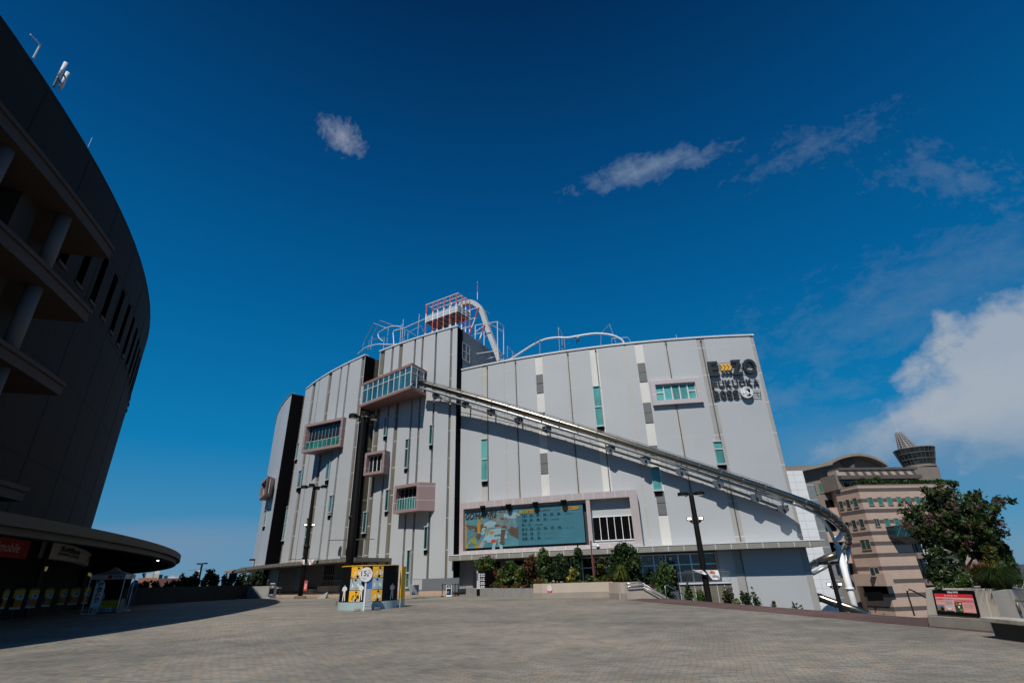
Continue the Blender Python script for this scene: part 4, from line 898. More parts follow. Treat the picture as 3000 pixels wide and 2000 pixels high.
for q in (K3(410, 392), K3(765, 492), K3(1120, 598), K3(1500, 712), K3(1890, 835), K4(345, 452), K4(750, 578), K4(1160, 715), K4(1590, 852), K4(2025, 1008), K4(2335, 1140)):
    ph, z = EZ.hit(q, RR + 1.7); base = RA if ph < PA1 else RR; mb = MB(); dd = degrees(1 / RR); ro = 1.7 if ph > PA1 else 2.6
    mb.cbox(EZ, base - .05, RR + ro + .3, ph - dd * .10, ph + dd * .10, z - .02, z + .2, 1)
    hexp = [(ph - .62 * dd, z + .45), (ph + .62 * dd, z + .45), (ph + .62 * dd, z - .12), (ph + .10 * dd, z - .55), (ph - .10 * dd, z - .55), (ph - .62 * dd, z - .12)]; n = 6
    mb.add([EZ.pt(RR + ro, *h) for h in hexp] + [EZ.pt(RR + ro - .1, *h) for h in hexp], [tuple(range(5, -1, -1)), tuple(range(6, 12))] + [(i, (i + 1) % 6, 6 + (i + 1) % 6, 6 + i) for i in range(6)])
    mb.bar(EZ.pt(RR + ro, ph, z + .1), EZ.pt(RR + ro + .2, ph + .1, z + 1.3), .06, 5); mb.bar(EZ.pt(RR + ro, ph, z + .1), EZ.pt(RR + ro + .1, ph - .05, z + .75), .06, 5)
    mb.build('bracket', DKSTEEL, sl)
pb = aty(K15(845, 1520), 66.5); pt_ = aty(K15(648, 822), 66.5); dirv = (pt_ - pb)
foot = pb.copy(); foot[2] = -6.5
mb = MB(); top = np.array([foot[0], foot[1], topz(K15(648, 822), foot)])
mb.tube([foot, top], [.37, .34], 18); mb.tube([top - up_ * .1, top + up_ * .12], .47, 18); z_ = topz(K15(770, 1280), foot); mb.tube([np.array([foot[0], foot[1], z_ - .1]), np.array([foot[0], foot[1], z_ + .1])], .47, 18)
mb.tube(spline([top, top + np.array([.0, .3, .9]), aty(K15(662, 730), 66.8), aty(K15(702, 655), 67.0)], 6), [.27] * 19, 14)
mb.tube(spline([top + up_ * .05, top + np.array([-.4, -.3, .8]), aty(K15(560, 640), 64.6), aty(K15(490, 540), 63.4), aty(K15(425, 488), 62.4)], 6), [.19] * 25, 12)
mb.build('support_post', WHITE, sl, smooth=True)
mb = MB(); p = aty(K15(800, 1490), 71.0); p[2] = -6.5; mb.tube([p, aty(K15(740, 1000), 72.0), aty(K15(770, 850), 72.2)], .26, 12); mb.tube([aty(K15(655, 965), 69), aty(K15(700, 1165), 69)], .16, 8); mb.build('support_post', PALEST, sl, smooth=True)

# =================================================================== rooftop rail ride
rr = thing('rooftop_rail_ride', 'silver hanging rail ride with white frames looping above the grey parapet', 'rail ride', EZ.pt(88, -25, HR))
RL, RK = RA - 5.0, RR - 4.6
def rc(crp, pts, r): return [np.array(onc(crp(*p), r)) for p in pts]
for pts, r in (([(60, 1700), (230, 1560), (330, 1520), (530, 1475), (700, 1480), (890, 1482), (960, 1465)], RL), ([(900, 1560), (885, 1350), (880, 1210), (920, 1160), (1050, 1130), (1110, 1115), (1200, 1075), (1460, 960), (1640, 880), (1850, 790), (2050, 750), (2180, 738), (2330, 735)], RL), ([(640, 1400), (560, 1340), (530, 1260), (560, 1200), (700, 1110), (840, 1066), (950, 1060), (1060, 1082)], RL - 1)):
    mb = MB(); mb.tube(spline(rc(K11, pts, r), 6), .105, 8); mb.build('rail', PALEST, rr, smooth=True)
mb = MB(); mb.tube(spline(rc(K12, [(-40, 820), (20, 795), (110, 765), (300, 640), (520, 505), (700, 430), (900, 402), (1000, 405), (1100, 402), (1270, 372), (1500, 338), (1680, 338), (1850, 365), (1960, 410), (2030, 470), (2055, 560)], RK), 6), .15, 8); mb.build('rail', PALEST, rr, smooth=True)
def frame(crp, segs, th=.09, name='frame_post', m=SILVER):
    mb = MB()
    for p, r0, q, r1 in segs: mb.bar(onc(crp(*p), r0), onc(crp(*q), r1), th * .72, 6)
    return mb.build(name, m, rr)
frame(K11, [((1480, 785), RL, (1436, 1330), RL), ((1480, 800), RL, (1640, 880), RL - 2)]); frame(K11, [((1112, 905), RL, (1080, 1440), RL)]); frame(K11, [((1066, 1020), RL, (1034, 1450), RL)]); frame(K11, [((1150, 1130), RL - 1, (1125, 1420), RL - 1)])
frame(K11, [((765, 1120), RL - 2, (730, 1500), RL - 2), ((425, 990), RL, (770, 1120), RL - 2), ((425, 990), RL, (205, 1430), RL), ((205, 1430), RL, (165, 1640), RL)]); frame(K11, [((580, 930), RL, (395, 1290), RL), ((395, 1290), RL, (362, 1600), RL), ((580, 930), RL, (870, 1040), RL - 2)])
frame(K11, [((335, 1380), RL, (675, 1315), RL), ((335, 1380), RL, (296, 1600), RL), ((675, 1315), RL, (650, 1600), RL)]); frame(K11, [((1515, 1045), RL - 2, (1615, 1260), RL - 2), ((1515, 1050), RL - 2, (1250, 1190), RL - 1), ((1160, 1130), RL - 1, (1400, 1280), RL - 2), ((1220, 1200), RL - 2, (1212, 1370), RL - 2)], .07)
frame(K12, [((38, 550), RK, (40, 830), RK), ((50, 565), RK, (165, 680), RK - 3), ((165, 680), RK - 3, (185, 790), RK - 3), ((125, 640), RK - 1, (128, 800), RK - 1)], .075); frame(K12, [((595, 470), RK, (600, 730), RK)], .085); frame(K12, [((912, 228), RK, (945, 690), RK), ((925, 245), RK, (985, 350), RK - 2.5), ((975, 360), RK - 1, (990, 680), RK - 1), ((1018, 420), RK - 2.5, (1035, 675), RK - 2.5)], .09)
frame(K12, [((1795, 172), RK, (1930, 560), RK), ((1795, 175), RK, (1655, 320), RK - 3), ((1655, 320), RK - 3, (1642, 590), RK - 3)], .085); frame(K12, [((1832, 420), RK, (1845, 570), RK), ((1832, 420), RK, (2110, 398), RK), ((2110, 398), RK, (2200, 530), RK)], .08)
mb = MB()
for x, y in ((530, 492), (560, 470), (600, 470), (548, 440), (20, 780), (50, 770), (80, 765)): p = onc(K12(x, y), RK); mb.ball(p, .20, .2, .16, 8)
mb.build('camera_box', DKSTEEL, rr)
mb = MB(); q = onc(K2(512, 120), RK); mb.bar(onc(K2(522, 195), RK), q, .035, 5); tag(mb.build('lightning_rod', OFFW), 'short white rod above the top edge of the long facade', 'rod')

# drop beam and its braces
dr = thing('drop_beam', 'broad pale steel beam arching from the red and white platform down to the roof', 'ride beam', EZ.pt(86, -24, HR))
bp_ = spline([onc(K10(*p), r) for p, r in (((770, 440), 86.5), ((880, 405), 86.5), ((970, 398), 86.5), ((1045, 425), 86.5), ((1110, 478), 86.5), ((1160, 560), 86.5), ((1195, 650), 86.5), ((1222, 740), 86.5), ((1262, 860), 86.5), ((1312, 990), 86.5), ((1372, 1150), 86.5), ((1432, 1300), 86.5), ((1490, 1470), 86.5))], 5)
mb = MB(); mb.tube(bp_, .56, 4); mb.build('beam', mat('ride beam grey', (.47, .49, .50), .5, .1, var=.12, scale=1.5, streak=.15), dr)
def brace(name, segs, th, m=OFFW, banded=False):
    for p, r0, q, r1 in segs:
        mb = MB(); a_, b_ = onc(K10(*p), r0), onc(K10(*q), r1)
        if banded:
            for k in range(3): mb.bar(a_ + (b_ - a_) * k / 3, a_ + (b_ - a_) * (k + 1) / 3, th, 8, mi=0 if k != 1 else 1)
            mb.build(name, [RED, WHITE], dr)
        else: mb.bar(a_, b_, th, 6); mb.build(name, m, dr)
brace('strut', [((1100, 490), 87, (915, 1020), 87), ((1205, 800), 87, (1085, 1150), 87)], .13, banded=True)
brace('scaffold_bar', [((1040, 800), 88, (1430, 735), 88), ((1430, 735), 88, (1540, 810), 84), ((1040, 800), 88, (1033, 1560), 88), ((1430, 735), 88, (1436, 1450), 88), ((1540, 810), 84, (1540, 1430), 84), ((1195, 900), 85, (1195, 1530), 85), ((1045, 1305), 88, (1430, 1245), 88), ((1430, 1245), 88, (1540, 1320), 84), ((945, 985), 88, (1160, 925), 88), ((1045, 915), 88, (1205, 800), 86), ((1290, 770), 87, (1540, 920), 84), ((1200, 1405), 85, (1400, 1350), 85), ((740, 880), 89, (980, 810), 89), ((790, 580), 88, (1100, 480), 87), ((1100, 480), 87, (1295, 590), 83), ((920, 700), 88, (1150, 640), 86), ((1045, 1310), 88, (1195, 1405), 85), ((1210, 1020), 85, (1260, 950), 86)], .075)

# red and white platform tower
ph_ = radians(-32); nrm = np.array([sin(ph_), -cos(ph_), 0]); P0 = np.array([33., 157., 0]) + nrm * 90
tp_ = Plane(P0, P0 + np.array([cos(ph_), sin(ph_), 0]) * 7); s0, zt_ = tp_.hit(K10(175, 440)); s1_ = tp_.hit(K10(740, 230))[0]; zp = tp_.hit(K10(165, 745))[1]; dpt = 3.4
tw = thing('platform_tower', 'open red and white steel platform standing on the roof corner', 'tower', tp_.pt(3, HA))
def post(s, o, zhi, zlo):
    mb = MB(); zs = [zhi, zt_ - 1.9, zp - .2, zp - 2.2, zlo]
    for k in range(4):
        if zs[k] > zs[k + 1]: mb.bar(tp_.pt(s, zs[k], o), tp_.pt(s, zs[k + 1], o), .11, 8, mi=(0, 1, 0, 1)[k])
    mb.build('post', [RED, WHITE], tw)
fs = [tp_.hit(K10(x, y))[0] for x, y in ((180, 445), (300, 400), (384, 372), (490, 332), (597, 290), (706, 255))]
for s in fs: post(s, 0, zt_, HA - .3)
for s, o in ((s1_ - .05, -1.1), (s1_ - .05, -2.2), (s1_ - .05, -dpt), (s0, -dpt), (s0, -1.7), (fs[2], -dpt), (fs[4], -dpt)): post(s, o, zt_, HA - .3)
mb = MB()
for o in (0, -1.1, -2.2, -dpt): mb.bar(tp_.pt(s0 - .1, zt_, o), tp_.pt(s1_ + .05, zt_, o), .085, 6)
for s in fs + [s1_ - .05]: mb.bar(tp_.pt(s, zt_ + .02, .05), tp_.pt(s, zt_ + .02, -dpt), .05, 6)
for z in (zp, zp + .55, zp + 1.1):
    for a_, b_ in (((s0, 0), (s1_, 0)), ((s1_, 0), (s1_, -dpt)), ((s0, 0), (s0, -dpt))): mb.bar(tp_.pt(a_[0], z, a_[1] + .05), tp_.pt(b_[0], z, b_[1] + .05), .06, 6)
mb.build('frame', WHITE, tw)
mb = MB(); mb.pbox(tp_, s0, s1_, zp - .18, zp - .08, -dpt, 0); mb.build('deck', DKSTEEL, tw)
mb = MB()
for s in fs: mb.bar(tp_.pt(s, zp - .22, 0), tp_.pt(s, zp - .22, -dpt), .05, 5)
for i in range(4): mb.bar(tp_.pt(s0 + (s1_ - s0) * i / 4, zp - .23, 0), tp_.pt(s0 + (s1_ - s0) * (i + 1) / 4, zp - .23, -dpt), .035, 5)
mb.build('joists', PALEST, tw)
mb = MB(); mb.pbox(tp_, s0 + .1, s1_ - .1, zp + .1, zp + 1.05, .02, .05); mb.pbox(tp_, s1_ - .08, s1_ - .04, zp + .1, zp + 1.05, -dpt, 0); mb.build('mesh_panel', mat('pale mesh panel', (.45, .47, .50), .6, var=.3, scale=6), tw)
mb = MB(); a_ = np.array(tp_.pt(tp_.hit(K10(870, 310))[0], zt_ - .3, -dpt)); zt2 = topz(K10(870, 25), a_)
for k in range(3): z0_, z1_ = a_[2] + (zt2 - a_[2]) * (0, .40, .93)[k], a_[2] + (zt2 - a_[2]) * (.40, .93, 1)[k]; mb.bar((a_[0], a_[1], z0_), (a_[0], a_[1], z1_), (.055, .05, .03)[k], 8, mi=(1, 0, 1)[k])
mb.ball((a_[0], a_[1], a_[2] + (zt2 - a_[2]) * .86), .17, .17, .12, 8, 0); mb.build('mast', [RED, WHITE], tw)
mb = MB(); q = onc(K11(2213, 520), RL); mb.bar(q, onc(K11(2195, 1080), RL), .11, 8); mb.build('white_post', WHITE, rr)

# =================================================================== hotel block at the far right
HZ = 16.0
hc = atz(K14(705, 860), HZ); hr = atz(K14(1560, 848), HZ); hl = atz(K14(445, 915), HZ)
FR_ = Plane(hc, hr); FL_ = Plane(hl, hc)
ho = thing('hotel_building', 'tan tiled hotel block with dark bands, green windows and a barrel roof', 'building', (hc[0] + 10, hc[1] + 10, -6.6))
HLEN = FR_.L; G0 = -6.6
inr = np.array([FR_.t[0], FR_.t[1]]); nin = -np.array([FR_.n[0], FR_.n[1]])
P2 = lambda s, o: tuple((FR_.p[:2] + inr * s + np.array([FR_.n[0], FR_.n[1]]) * o))
cur = [P2(HLEN + 9.5 * sin(a), -9.5 * (1 - cos(a))) for a in np.linspace(0, 1.5, 9)]
base = [tuple(hc[:2]), P2(HLEN, 0)] + cur[1:] + [P2(HLEN + 9, -34), tuple(np.array(hl[:2]) + np.array([8.0, 28.0])), tuple(hl[:2])]
mb = MB(); mb.prism(base, G0, HZ - .25); mb.build('wall', HTILE, ho)
mb = MB(); mb.prism([tuple(np.array(p) + 0) for p in base], HZ - .246, HZ); mb.build('parapet', HGREY, ho)
# curved upper storey overhanging the dark glazed corner on the far right
zs_ = sorted([FR_.hit(K14(1000, y))[1] for y in (915, 1035, 1155, 1280, 1410, 1530)] + [FR_.hit(K13(850, y))[1] for y in (948, 1035, 1122, 1215, 1305)])
for z in zs_:
    mb = MB(); mb.pbox(FR_, .0, HLEN, z - .32, z + .32, 0, .03); mb.pbox(FL_, .0, FL_.L + .03, z - .32, z + .32, 0, .03)
    if z > 6: mb.pbox(Plane(cur[0], cur[2]), 0, 3.4, z - .32, z + .32, 0, .06)
    mb.build('dark_band', HDARK, ho)
def hwin(pl, tl, br, crp, g=TEAL, mull=False, lean=None):
    a, z1 = pl.hit(crp(*tl)); b, z0 = pl.hit(crp(*br)); a2 = pl.hit(crp(tl[0] + (br[1] - tl[1]) * .20, br[1]))[0]
    w_ = (br[0] - tl[0] - (br[1] - tl[1]) * .20); a = pl.hit(crp(tl[0], tl[1]))[0]; b = pl.hit(crp(tl[0] + w_, tl[1]))[0]
    mb = MB(); t = .07; mb.pbox(pl, a - t, a, z0, z1, 0, .10); mb.pbox(pl, b, b + t, z0, z1, 0, .10); mb.pbox(pl, a - t, b + t, z1, z1 + t, 0, .11); mb.pbox(pl, a - t - .05, b + t + .05, z0 - .15, z0, 0, .16)
    if mull: mb.pbox(pl, (a + b) / 2 - .05, (a + b) / 2 + .05, z0, z1, 0, .09)
    f = mb.build('window', mat('tan window frame', (.30, .24, .19), .6), ho); mb = MB(); mb.pbox(pl, a, b, z0, z1, .0, .045); mb.build('pane', g, f)
HG = glass('hotel green glass', (.04, .22, .18), .08, .8, .6); HGD = glass('hotel dark green glass', (.01, .08, .07), .06, .8, .3)
for i, (x, x2, y, y2) in enumerate(((825, 890, 1008, 1090), (938, 1000, 1006, 1088), (1043, 1108, 1004, 1085), (1156, 1218, 1002, 1083), (1265, 1325, 1000, 1082), (1368, 1432, 999, 1082), (1480, 1540, 998, 1080), (1590, 1650, 998, 1080))): hwin(FR_, (x, y), (x2, y2), K14, HG)
for i, (x, x2, y, y2) in enumerate(((897, 965, 1253, 1335), (1015, 1080, 1250, 1332), (1125, 1190, 1246, 1328), (1236, 1300, 1244, 1326), (1345, 1410, 1243, 1325), (1455, 1520, 1241, 1322), (1565, 1628, 1240, 1320))): hwin(FR_, (x, y), (x2, y2), K14, HG if i else HGD, i == 0)
for x, x2, y, y2 in ((498, 555, 1055, 1130), (577, 637, 1037, 1122), (658, 722, 1020, 1108), (645, 708, 1270, 1360), (730, 795, 1260, 1345)): hwin(FL_, (x, y), (x2, y2), K14, HGD)
hwin(FL_, (605, 855), (675, 912), K13, HGD, True); hwin(FR_, (663, 1035), (728, 1085), K13, DARKG, True)
# dark glazed recess with slim columns, teal balcony above it
a0, zt = FR_.hit(K13(930, 842)); mb = MB(); mb.pbox(FR_, a0, HLEN + .05, G0, zt, .0, .06); dgz = mb.build('glazed_recess', DARKG, ho)
mb = MB()
for y in (955, 1130): z = FR_.hit(K13(1000, y))[1]; mb.pbox(FR_, a0, HLEN, z - .5, z + .5, .02, .5)
mb.build('spandrel', HGREY, dgz)
for x in (962, 985, 1040): s = FR_.hit(K13(x, 850))[0]; mb = MB(); p = FR_.pt(s, 0, 1.2); mb.lathe((p[0], p[1]), [(.16, G0), (.16, zt - .2)], 10); mb.build('column', OFFW, dgz)
a0, zt = FR_.hit(K13(770, 766)); a1 = FR_.hit(K13(1085, 762))[0]; zb_ = FR_.hit(K13(790, 836))[1]
mb = MB(); mb.pbox(FR_, a0, a1, zb_, zt, .02, 2.0); bal = mb.build('green_balcony', glass('balcony green glass', (.008, .050, .055), .15, .5, .7), ho)
mb = MB()
for i in range(7): x = a0 + (a1 - a0) * i / 6; mb.bar(FR_.pt(x, zb_, 2.02), FR_.pt(min(x + 1.5, a1), zt, 2.02), .03, 4); mb.bar(FR_.pt(x, zt, 2.02), FR_.pt(min(x + 1.5, a1), zb_, 2.02), .03, 4)
mb.bar(FR_.pt(a0, zt, 2.02), FR_.pt(a1, zt, 2.02), .06, 4); mb.build('lattice', mat('muted lattice', (.10, .16, .16), .5), bal)
mb = MB(); mb.add([FR_.pt(a0 + .2, zb_, .05), FR_.pt(a1, zb_, .05), FR_.pt(a1, zb_, 2.0), FR_.pt(a0 + .2, zb_, 2.0), FR_.pt(a0 + 3, zb_ - 1.3, .02), FR_.pt(a1, zb_ - 1.3, .02)], [(0, 1, 2, 3), (4, 3, 2, 5), (0, 3, 4), (1, 5, 2)]); mb.build('soffit', HGREY, bal)
# low beige balconies and dark openings on the shaded side
WL = Plane(np.array(hl) + np.array([-16.0, 3.0, 0]), np.array(hl) + np.array([0.4, 3.0, 0]))
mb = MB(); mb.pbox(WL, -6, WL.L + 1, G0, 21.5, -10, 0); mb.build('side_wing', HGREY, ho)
for x, x2, y, y2 in ((190, 243, 870, 963), (258, 316, 852, 948), (330, 385, 836, 932)): hwin(WL, (x, y), (x2, y2), K14, HG)
def opening(pl, tl, br, crp, balc=None):
    a, z1 = pl.hit(crp(*tl)); b, z0 = pl.hit(crp(*br)); a, b = min(a, b), max(a, b); mb = MB(); mb.pbox(pl, a, b, z0, z1, .0, .05); f = mb.build('opening', VOID, ho)
    if balc: mb = MB(); mb.pbox(pl, a - balc[1], b + balc[2], z0 - balc[0], z0, .05, 1.6); mb.build('balcony_front', HTILE, f)
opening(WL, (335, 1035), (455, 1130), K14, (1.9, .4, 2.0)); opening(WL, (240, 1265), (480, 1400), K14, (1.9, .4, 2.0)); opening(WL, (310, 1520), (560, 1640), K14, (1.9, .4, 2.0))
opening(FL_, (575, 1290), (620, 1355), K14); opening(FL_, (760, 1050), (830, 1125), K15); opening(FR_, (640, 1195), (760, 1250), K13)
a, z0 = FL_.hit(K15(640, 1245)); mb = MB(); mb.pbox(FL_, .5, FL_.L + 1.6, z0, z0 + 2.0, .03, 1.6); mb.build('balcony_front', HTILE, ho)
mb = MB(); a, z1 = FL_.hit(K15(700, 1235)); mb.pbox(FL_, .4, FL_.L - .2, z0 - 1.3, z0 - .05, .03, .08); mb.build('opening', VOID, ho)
# set-back top floor, pergola beam with dark boxes for its shadow slots, planting on the parapet
SB = Plane(np.array(FR_.pt(.2, 0, -4.0)), np.array(FR_.pt(HLEN, 0, -4.0)))
zt = SB.hit(K14(900, 745))[1]; a1 = SB.hit(K14(1400, 800))[0]
mb = MB(); mb.pbox(SB, -1.0, a1, HZ - .2, zt + .2, -8, 0); tf = mb.build('top_floor', HGREY, ho)
mb = MB(); mb.pbox(SB, .2, a1 - .5, HZ, SB.hit(K14(900, 800))[1], .0, .05); g = mb.build('dark_glazing', DARKG, tf)
mb = MB()
for i in range(12): x = .2 + (a1 - .7) * i / 11; mb.pbox(SB, x - .05, x + .05, HZ, SB.hit(K14(900, 800))[1], .0, .10)
mb.build('mullions', HGREY, g)
mb = MB(); mb.pbox(SB, -.6, a1 + .4, SB.hit(K14(900, 800))[1], SB.hit(K14(900, 757))[1], 0, 1.0); mb.build('fascia', HDARK, tf)
zb_ = SB.hit(K14(900, 690))[1]; zt_b = SB.hit(K14(900, 664))[1]
mb = MB(); mb.pbox(SB, SB.hit(K14(480, 668))[0], SB.hit(K14(1395, 690))[0], zb_, zt_b, -3, .35); mb.build('pergola_beam', HDARK, tf)
mb = MB(); mb.pbox(SB, -.6, a1, zt - .1, zb_ + .02, -2.6, .10); mb.build('pale_backing', mat('pale taupe', (.42, .35, .29), .8, var=.06), tf)
for i in range(9): x = SB.hit(K14(560 + i * 95, 720))[0]; mb = MB(); xs_ = .5; mb.hexa([SB.pt(x + xs_, zt - .1, .16), SB.pt(x + xs_ + .75, zt - .1, .16), SB.pt(x + xs_ + .75, zt - .1, .05), SB.pt(x + xs_, zt - .1, .05), SB.pt(x, zb_, .16), SB.pt(x + .75, zb_, .16), SB.pt(x + .75, zb_, .05), SB.pt(x, zb_, .05)]); mb.build('shadow_slot', HDARK, tf)  # dark slanted boxes stand in for the shadow slots between pale panels
hb = [(*SB.pt(x, HZ + .35, 2.8), 1.3, .6, .55) for x in np.arange(1, HLEN + 1, 1.5)] + [(*SB.pt(5.2, HZ + .8, 2.8), .9, .7, .9), (*SB.pt(2.4, HZ + .7, 2.8), .8, .6, .7)] + [(*SB.pt(HLEN + 3 + i * 1.3, HZ + .45, 2.2 - i * .5), 1.1, .8, .6) for i in range(5)]
P, F, mi = leaves_mb(hb, 5200, .34, nm=2); leaf_obj('roof_planting', P, F, mi, [LD, LG], ho)
# barrel roof
BRp = Plane(np.array(WL.pt(0, 0, .6)), np.array(WL.pt(10, 0, .6)))
arcp = [BRp.hit(K14(*p)) for p in ((372, 606), (450, 560), (560, 525), (680, 507), (800, 522), (900, 556), (980, 597), (1025, 626))]
arcp = spline([np.array([a, z, 0]) for a, z in arcp], 3); tl_ = BRp.hit(K14(60, 672))
mb = MB(); k = len(arcp)
for o_ in (.2, -14): mb.v += []
V = [BRp.pt(a[0], a[1], .9) for a in arcp] + [BRp.pt(a[0], a[1], -16) for a in arcp] + [BRp.pt(a[0], a[1] - .55, .9) for a in arcp] + [BRp.pt(a[0], a[1] - .55, -16) for a in arcp]
Fc = []
for i in range(k - 1): Fc += [(i, i + 1, k + i + 1, k + i), (2 * k + i, 3 * k + i, 3 * k + i + 1, 2 * k + i + 1), (i, 2 * k + i, 2 * k + i + 1, i + 1)]
mb.add(V, Fc); e0 = arcp[0]; mb.hexa([BRp.pt(tl_[0] - 8, tl_[1] - 1.6 - .5, 1.1), BRp.pt(e0[0] + .3, e0[1] - .6, 1.1), BRp.pt(e0[0] + .3, e0[1] - .6, -12), BRp.pt(tl_[0] - 8, tl_[1] - 2.1, -12), BRp.pt(tl_[0] - 8, tl_[1] - 1.5, 1.1), BRp.pt(e0[0] + .3, e0[1] + .02, 1.1), BRp.pt(e0[0] + .3, e0[1] + .02, -12), BRp.pt(tl_[0] - 8, tl_[1] - 1.5, -12)])
rf = mb.build('barrel_roof', HROOF, ho, smooth=False)
zb0 = min(a[1] for a in arcp) - 3; mb = MB(); V = [BRp.pt(a[0], a[1] - .5, -1.2) for a in arcp] + [BRp.pt(a[0], zb0, -1.2) for a in arcp]; mb.add(V, [(i, k + i, k + i + 1, i + 1) for i in range(k - 1)]); mb.build('gable_wall', HGREY, rf)
mb = MB(); c_ = BRp.hit(K14(640, 600)); mb.add([BRp.pt(c_[0] - 1.9, c_[1] + 1.2, -.9), BRp.pt(c_[0] + 1.0, c_[1] + 1.9, -.2), BRp.pt(c_[0] + .5, c_[1] - 1.6, -.2), BRp.pt(c_[0] - .6, c_[1] - 1.9, -.9)], [(0, 1, 2, 3)]); mb.build('gable_fin', HDARK, rf)
# round glazed lookout with lattice cone
tc = bp(K14(1395, 560), 150.0); tcx = (tc[0], tc[1])
def rad(crp, xa, xb, y): 
    a_, b_ = bp(crp(xa, y), 150.0), bp(crp(xb, y), 150.0); return float(np.linalg.norm(a_ - b_)) / 2
zt1, zt0 = topz(K14(1395, 455), tc), topz(K14(1410, 648), tc); r1, r0 = rad(K14, 1140, 1632, 470), rad(K14, 1222, 1640, 640)
mb = MB(); mb.lathe(tcx, [(r0 * .9, zt0), (r1 * 1.0, zt1)], 40); lk = mb.build('lookout_drum', glass('lookout glass', (.018, .045, .05), .06, .9, .3, 1.0), ho)
mb = MB()
for t in (0, .35, .70, 1): r_ = r0 * .9 + (r1 - r0 * .9) * t + .06; z = zt0 + (zt1 - zt0) * t; mb.lathe(tcx, [(r_ + .03, z - .08), (r_ + .03, z + .08)], 40)
for j in range(26): a_ = 2 * pi * j / 26; mb.bar((tcx[0] + (r0 * .9 + .05) * cos(a_), tcx[1] + (r0 * .9 + .05) * sin(a_), zt0), (tcx[0] + (r1 + .05) * cos(a_), tcx[1] + (r1 + .05) * sin(a_), zt1), .05, 4)
mb.build('drum_bars', HDARK, lk)
mb = MB(); mb.lathe(tcx, [(r0 * .95, zt0 - .5), (r0 * .95, zt0 - .05)], 32); mb.lathe(tcx, [(r0 * .55, HZ - 2), (r0 * .55, zt0 - .5)], 24); mb.build('drum_neck', HGREY, lk)
cz = topz(K14(1195, 262), tc); ctp = bp(K14(1195, 300), 150.0); cb0 = zt1 + .05; rb = rad(K14, 1180, 1430, 450) * 1.0; cbx = bp(K14(1305, 470), 150.0)
mb = MB(); nn = 14; rt = rad(K14, 1150, 1225, 290)
for j in range(nn):
    a_ = 2 * pi * j / nn; a2 = 2 * pi * (j + 1) / nn; bpt = lambda a__, t: (cbx[0] + (ctp[0] - cbx[0]) * t + (rb + (rt - rb) * t) * cos(a__), cbx[1] + (ctp[1] - cbx[1]) * t + (rb + (rt - rb) * t) * sin(a__), cb0 + (cz - cb0) * t)
    mb.bar(bpt(a_, 0), bpt(a_, 1), .10, 4)
    for t in np.linspace(0, 1, 9): mb.bar(bpt(a_, t), bpt(a2, t), .07, 4)
mb.build('lattice_cone', mat('cone lattice', (.30, .28, .27), .5, var=.1), lk)
mb = MB(); V = [(cbx[0] + (rb - .3) * cos(2 * pi * j / 20), cbx[1] + (rb - .3) * sin(2 * pi * j / 20), cb0) for j in range(20)] + [(ctp[0] + (rt - .2) * cos(2 * pi * j / 20), ctp[1] + (rt - .2) * sin(2 * pi * j / 20), cz - .2) for j in range(20)]; mb.add(V, [(j, (j + 1) % 20, 20 + (j + 1) % 20, 20 + j) for j in range(20)]); mb.build('cone_skin', mat('cone skin', (.20, .185, .175), .6, var=.3, scale=1.5), lk)
mb = MB(); mb.bar((ctp[0], ctp[1], cz), bp(K14(1098, 40), 150.0), .05, 4); mb.build('aerial', OFFW, lk)
SW = Plane(np.array(FR_.pt(HLEN - 6, 0, -8)), np.array(FR_.pt(HLEN + 6, 0, -8)))
qa = [SW.hit(K14(*p)) for p in ((1395, 655), (1650, 655), (1690, 840), (1480, 850), (1330, 820))]
mb = MB(); mb.add([SW.pt(a, z, 0) for a, z in qa] + [SW.pt(a, z, -4) for a, z in qa], [(4, 3, 2, 1, 0), (5, 6, 7, 8, 9)] + [(i, (i + 1) % 5, 5 + (i + 1) % 5, 5 + i) for i in range(5)]); mb.build('tower_base', HGREY, ho)
SKY_STRENGTH = .10
CW = (3.75, 4.25, 4.9); CG = (2.1, 2.85, 3.9); CH = (1.3, 2.6, 4.1)
CLOUDS = [
 # centre px, radii px, tilt, noise scale, stretch, gain, soft, cut, detail, roughness, warp ; density, colour
 (((1880, 500), 330, 62, radians(15), 42, 1.35, 1.9, .50, .58, 10, .66, .3), (.70, CG)),
 (((1005, 400), 85, 120, radians(62), 50, 1.2, 2.2, .50, .66, 10, .70, .4), (.75, (2.9, 3.3, 4.2))),
 (((2380, 430), 420, 95, radians(24), 44, 1.3, 1.7, .34, .66, 10, .70, .3), (.46, CG)),
 (((2780, 520), 360, 130, radians(-20), 46, 1.4, 1.8, .34, .66, 10, .70, .3), (.46, CG)),
 (((2760, 850), 640, 170, radians(24), 36, 1.6, 1.2, .34, .52, 10, .68, .2), (.46, CG)),
 (((2720, 1300), 660, 150, radians(8), 9, 2.2, 1.6, .60, .48), (.66, CH)),
 (((3040, 1100), 310, 215, radians(30), 15, 1.1, 4.2, .62, .45, 10, .60, .2), (.86, CW)),
 (((2830, 1180), 380, 95, radians(27), 17, 1.4, 3.2, .52, .49, 10, .62, .2), (.70, CW)),
 (((2960, 1310), 520, 120, radians(8), 9, 2.2, 1.6, .60, .48, 9), (.62, CH)),
 (((2300, 1160), 260, 80, radians(10), 26, 1.4, 1.8, .40, .56, 10, .64), (.42, CG)),
 (((520, 1590), 520, 75, radians(2), 7, 4.0, 1.8, .60, .45), (.60, (1.9, 2.7, 4.0))),
]

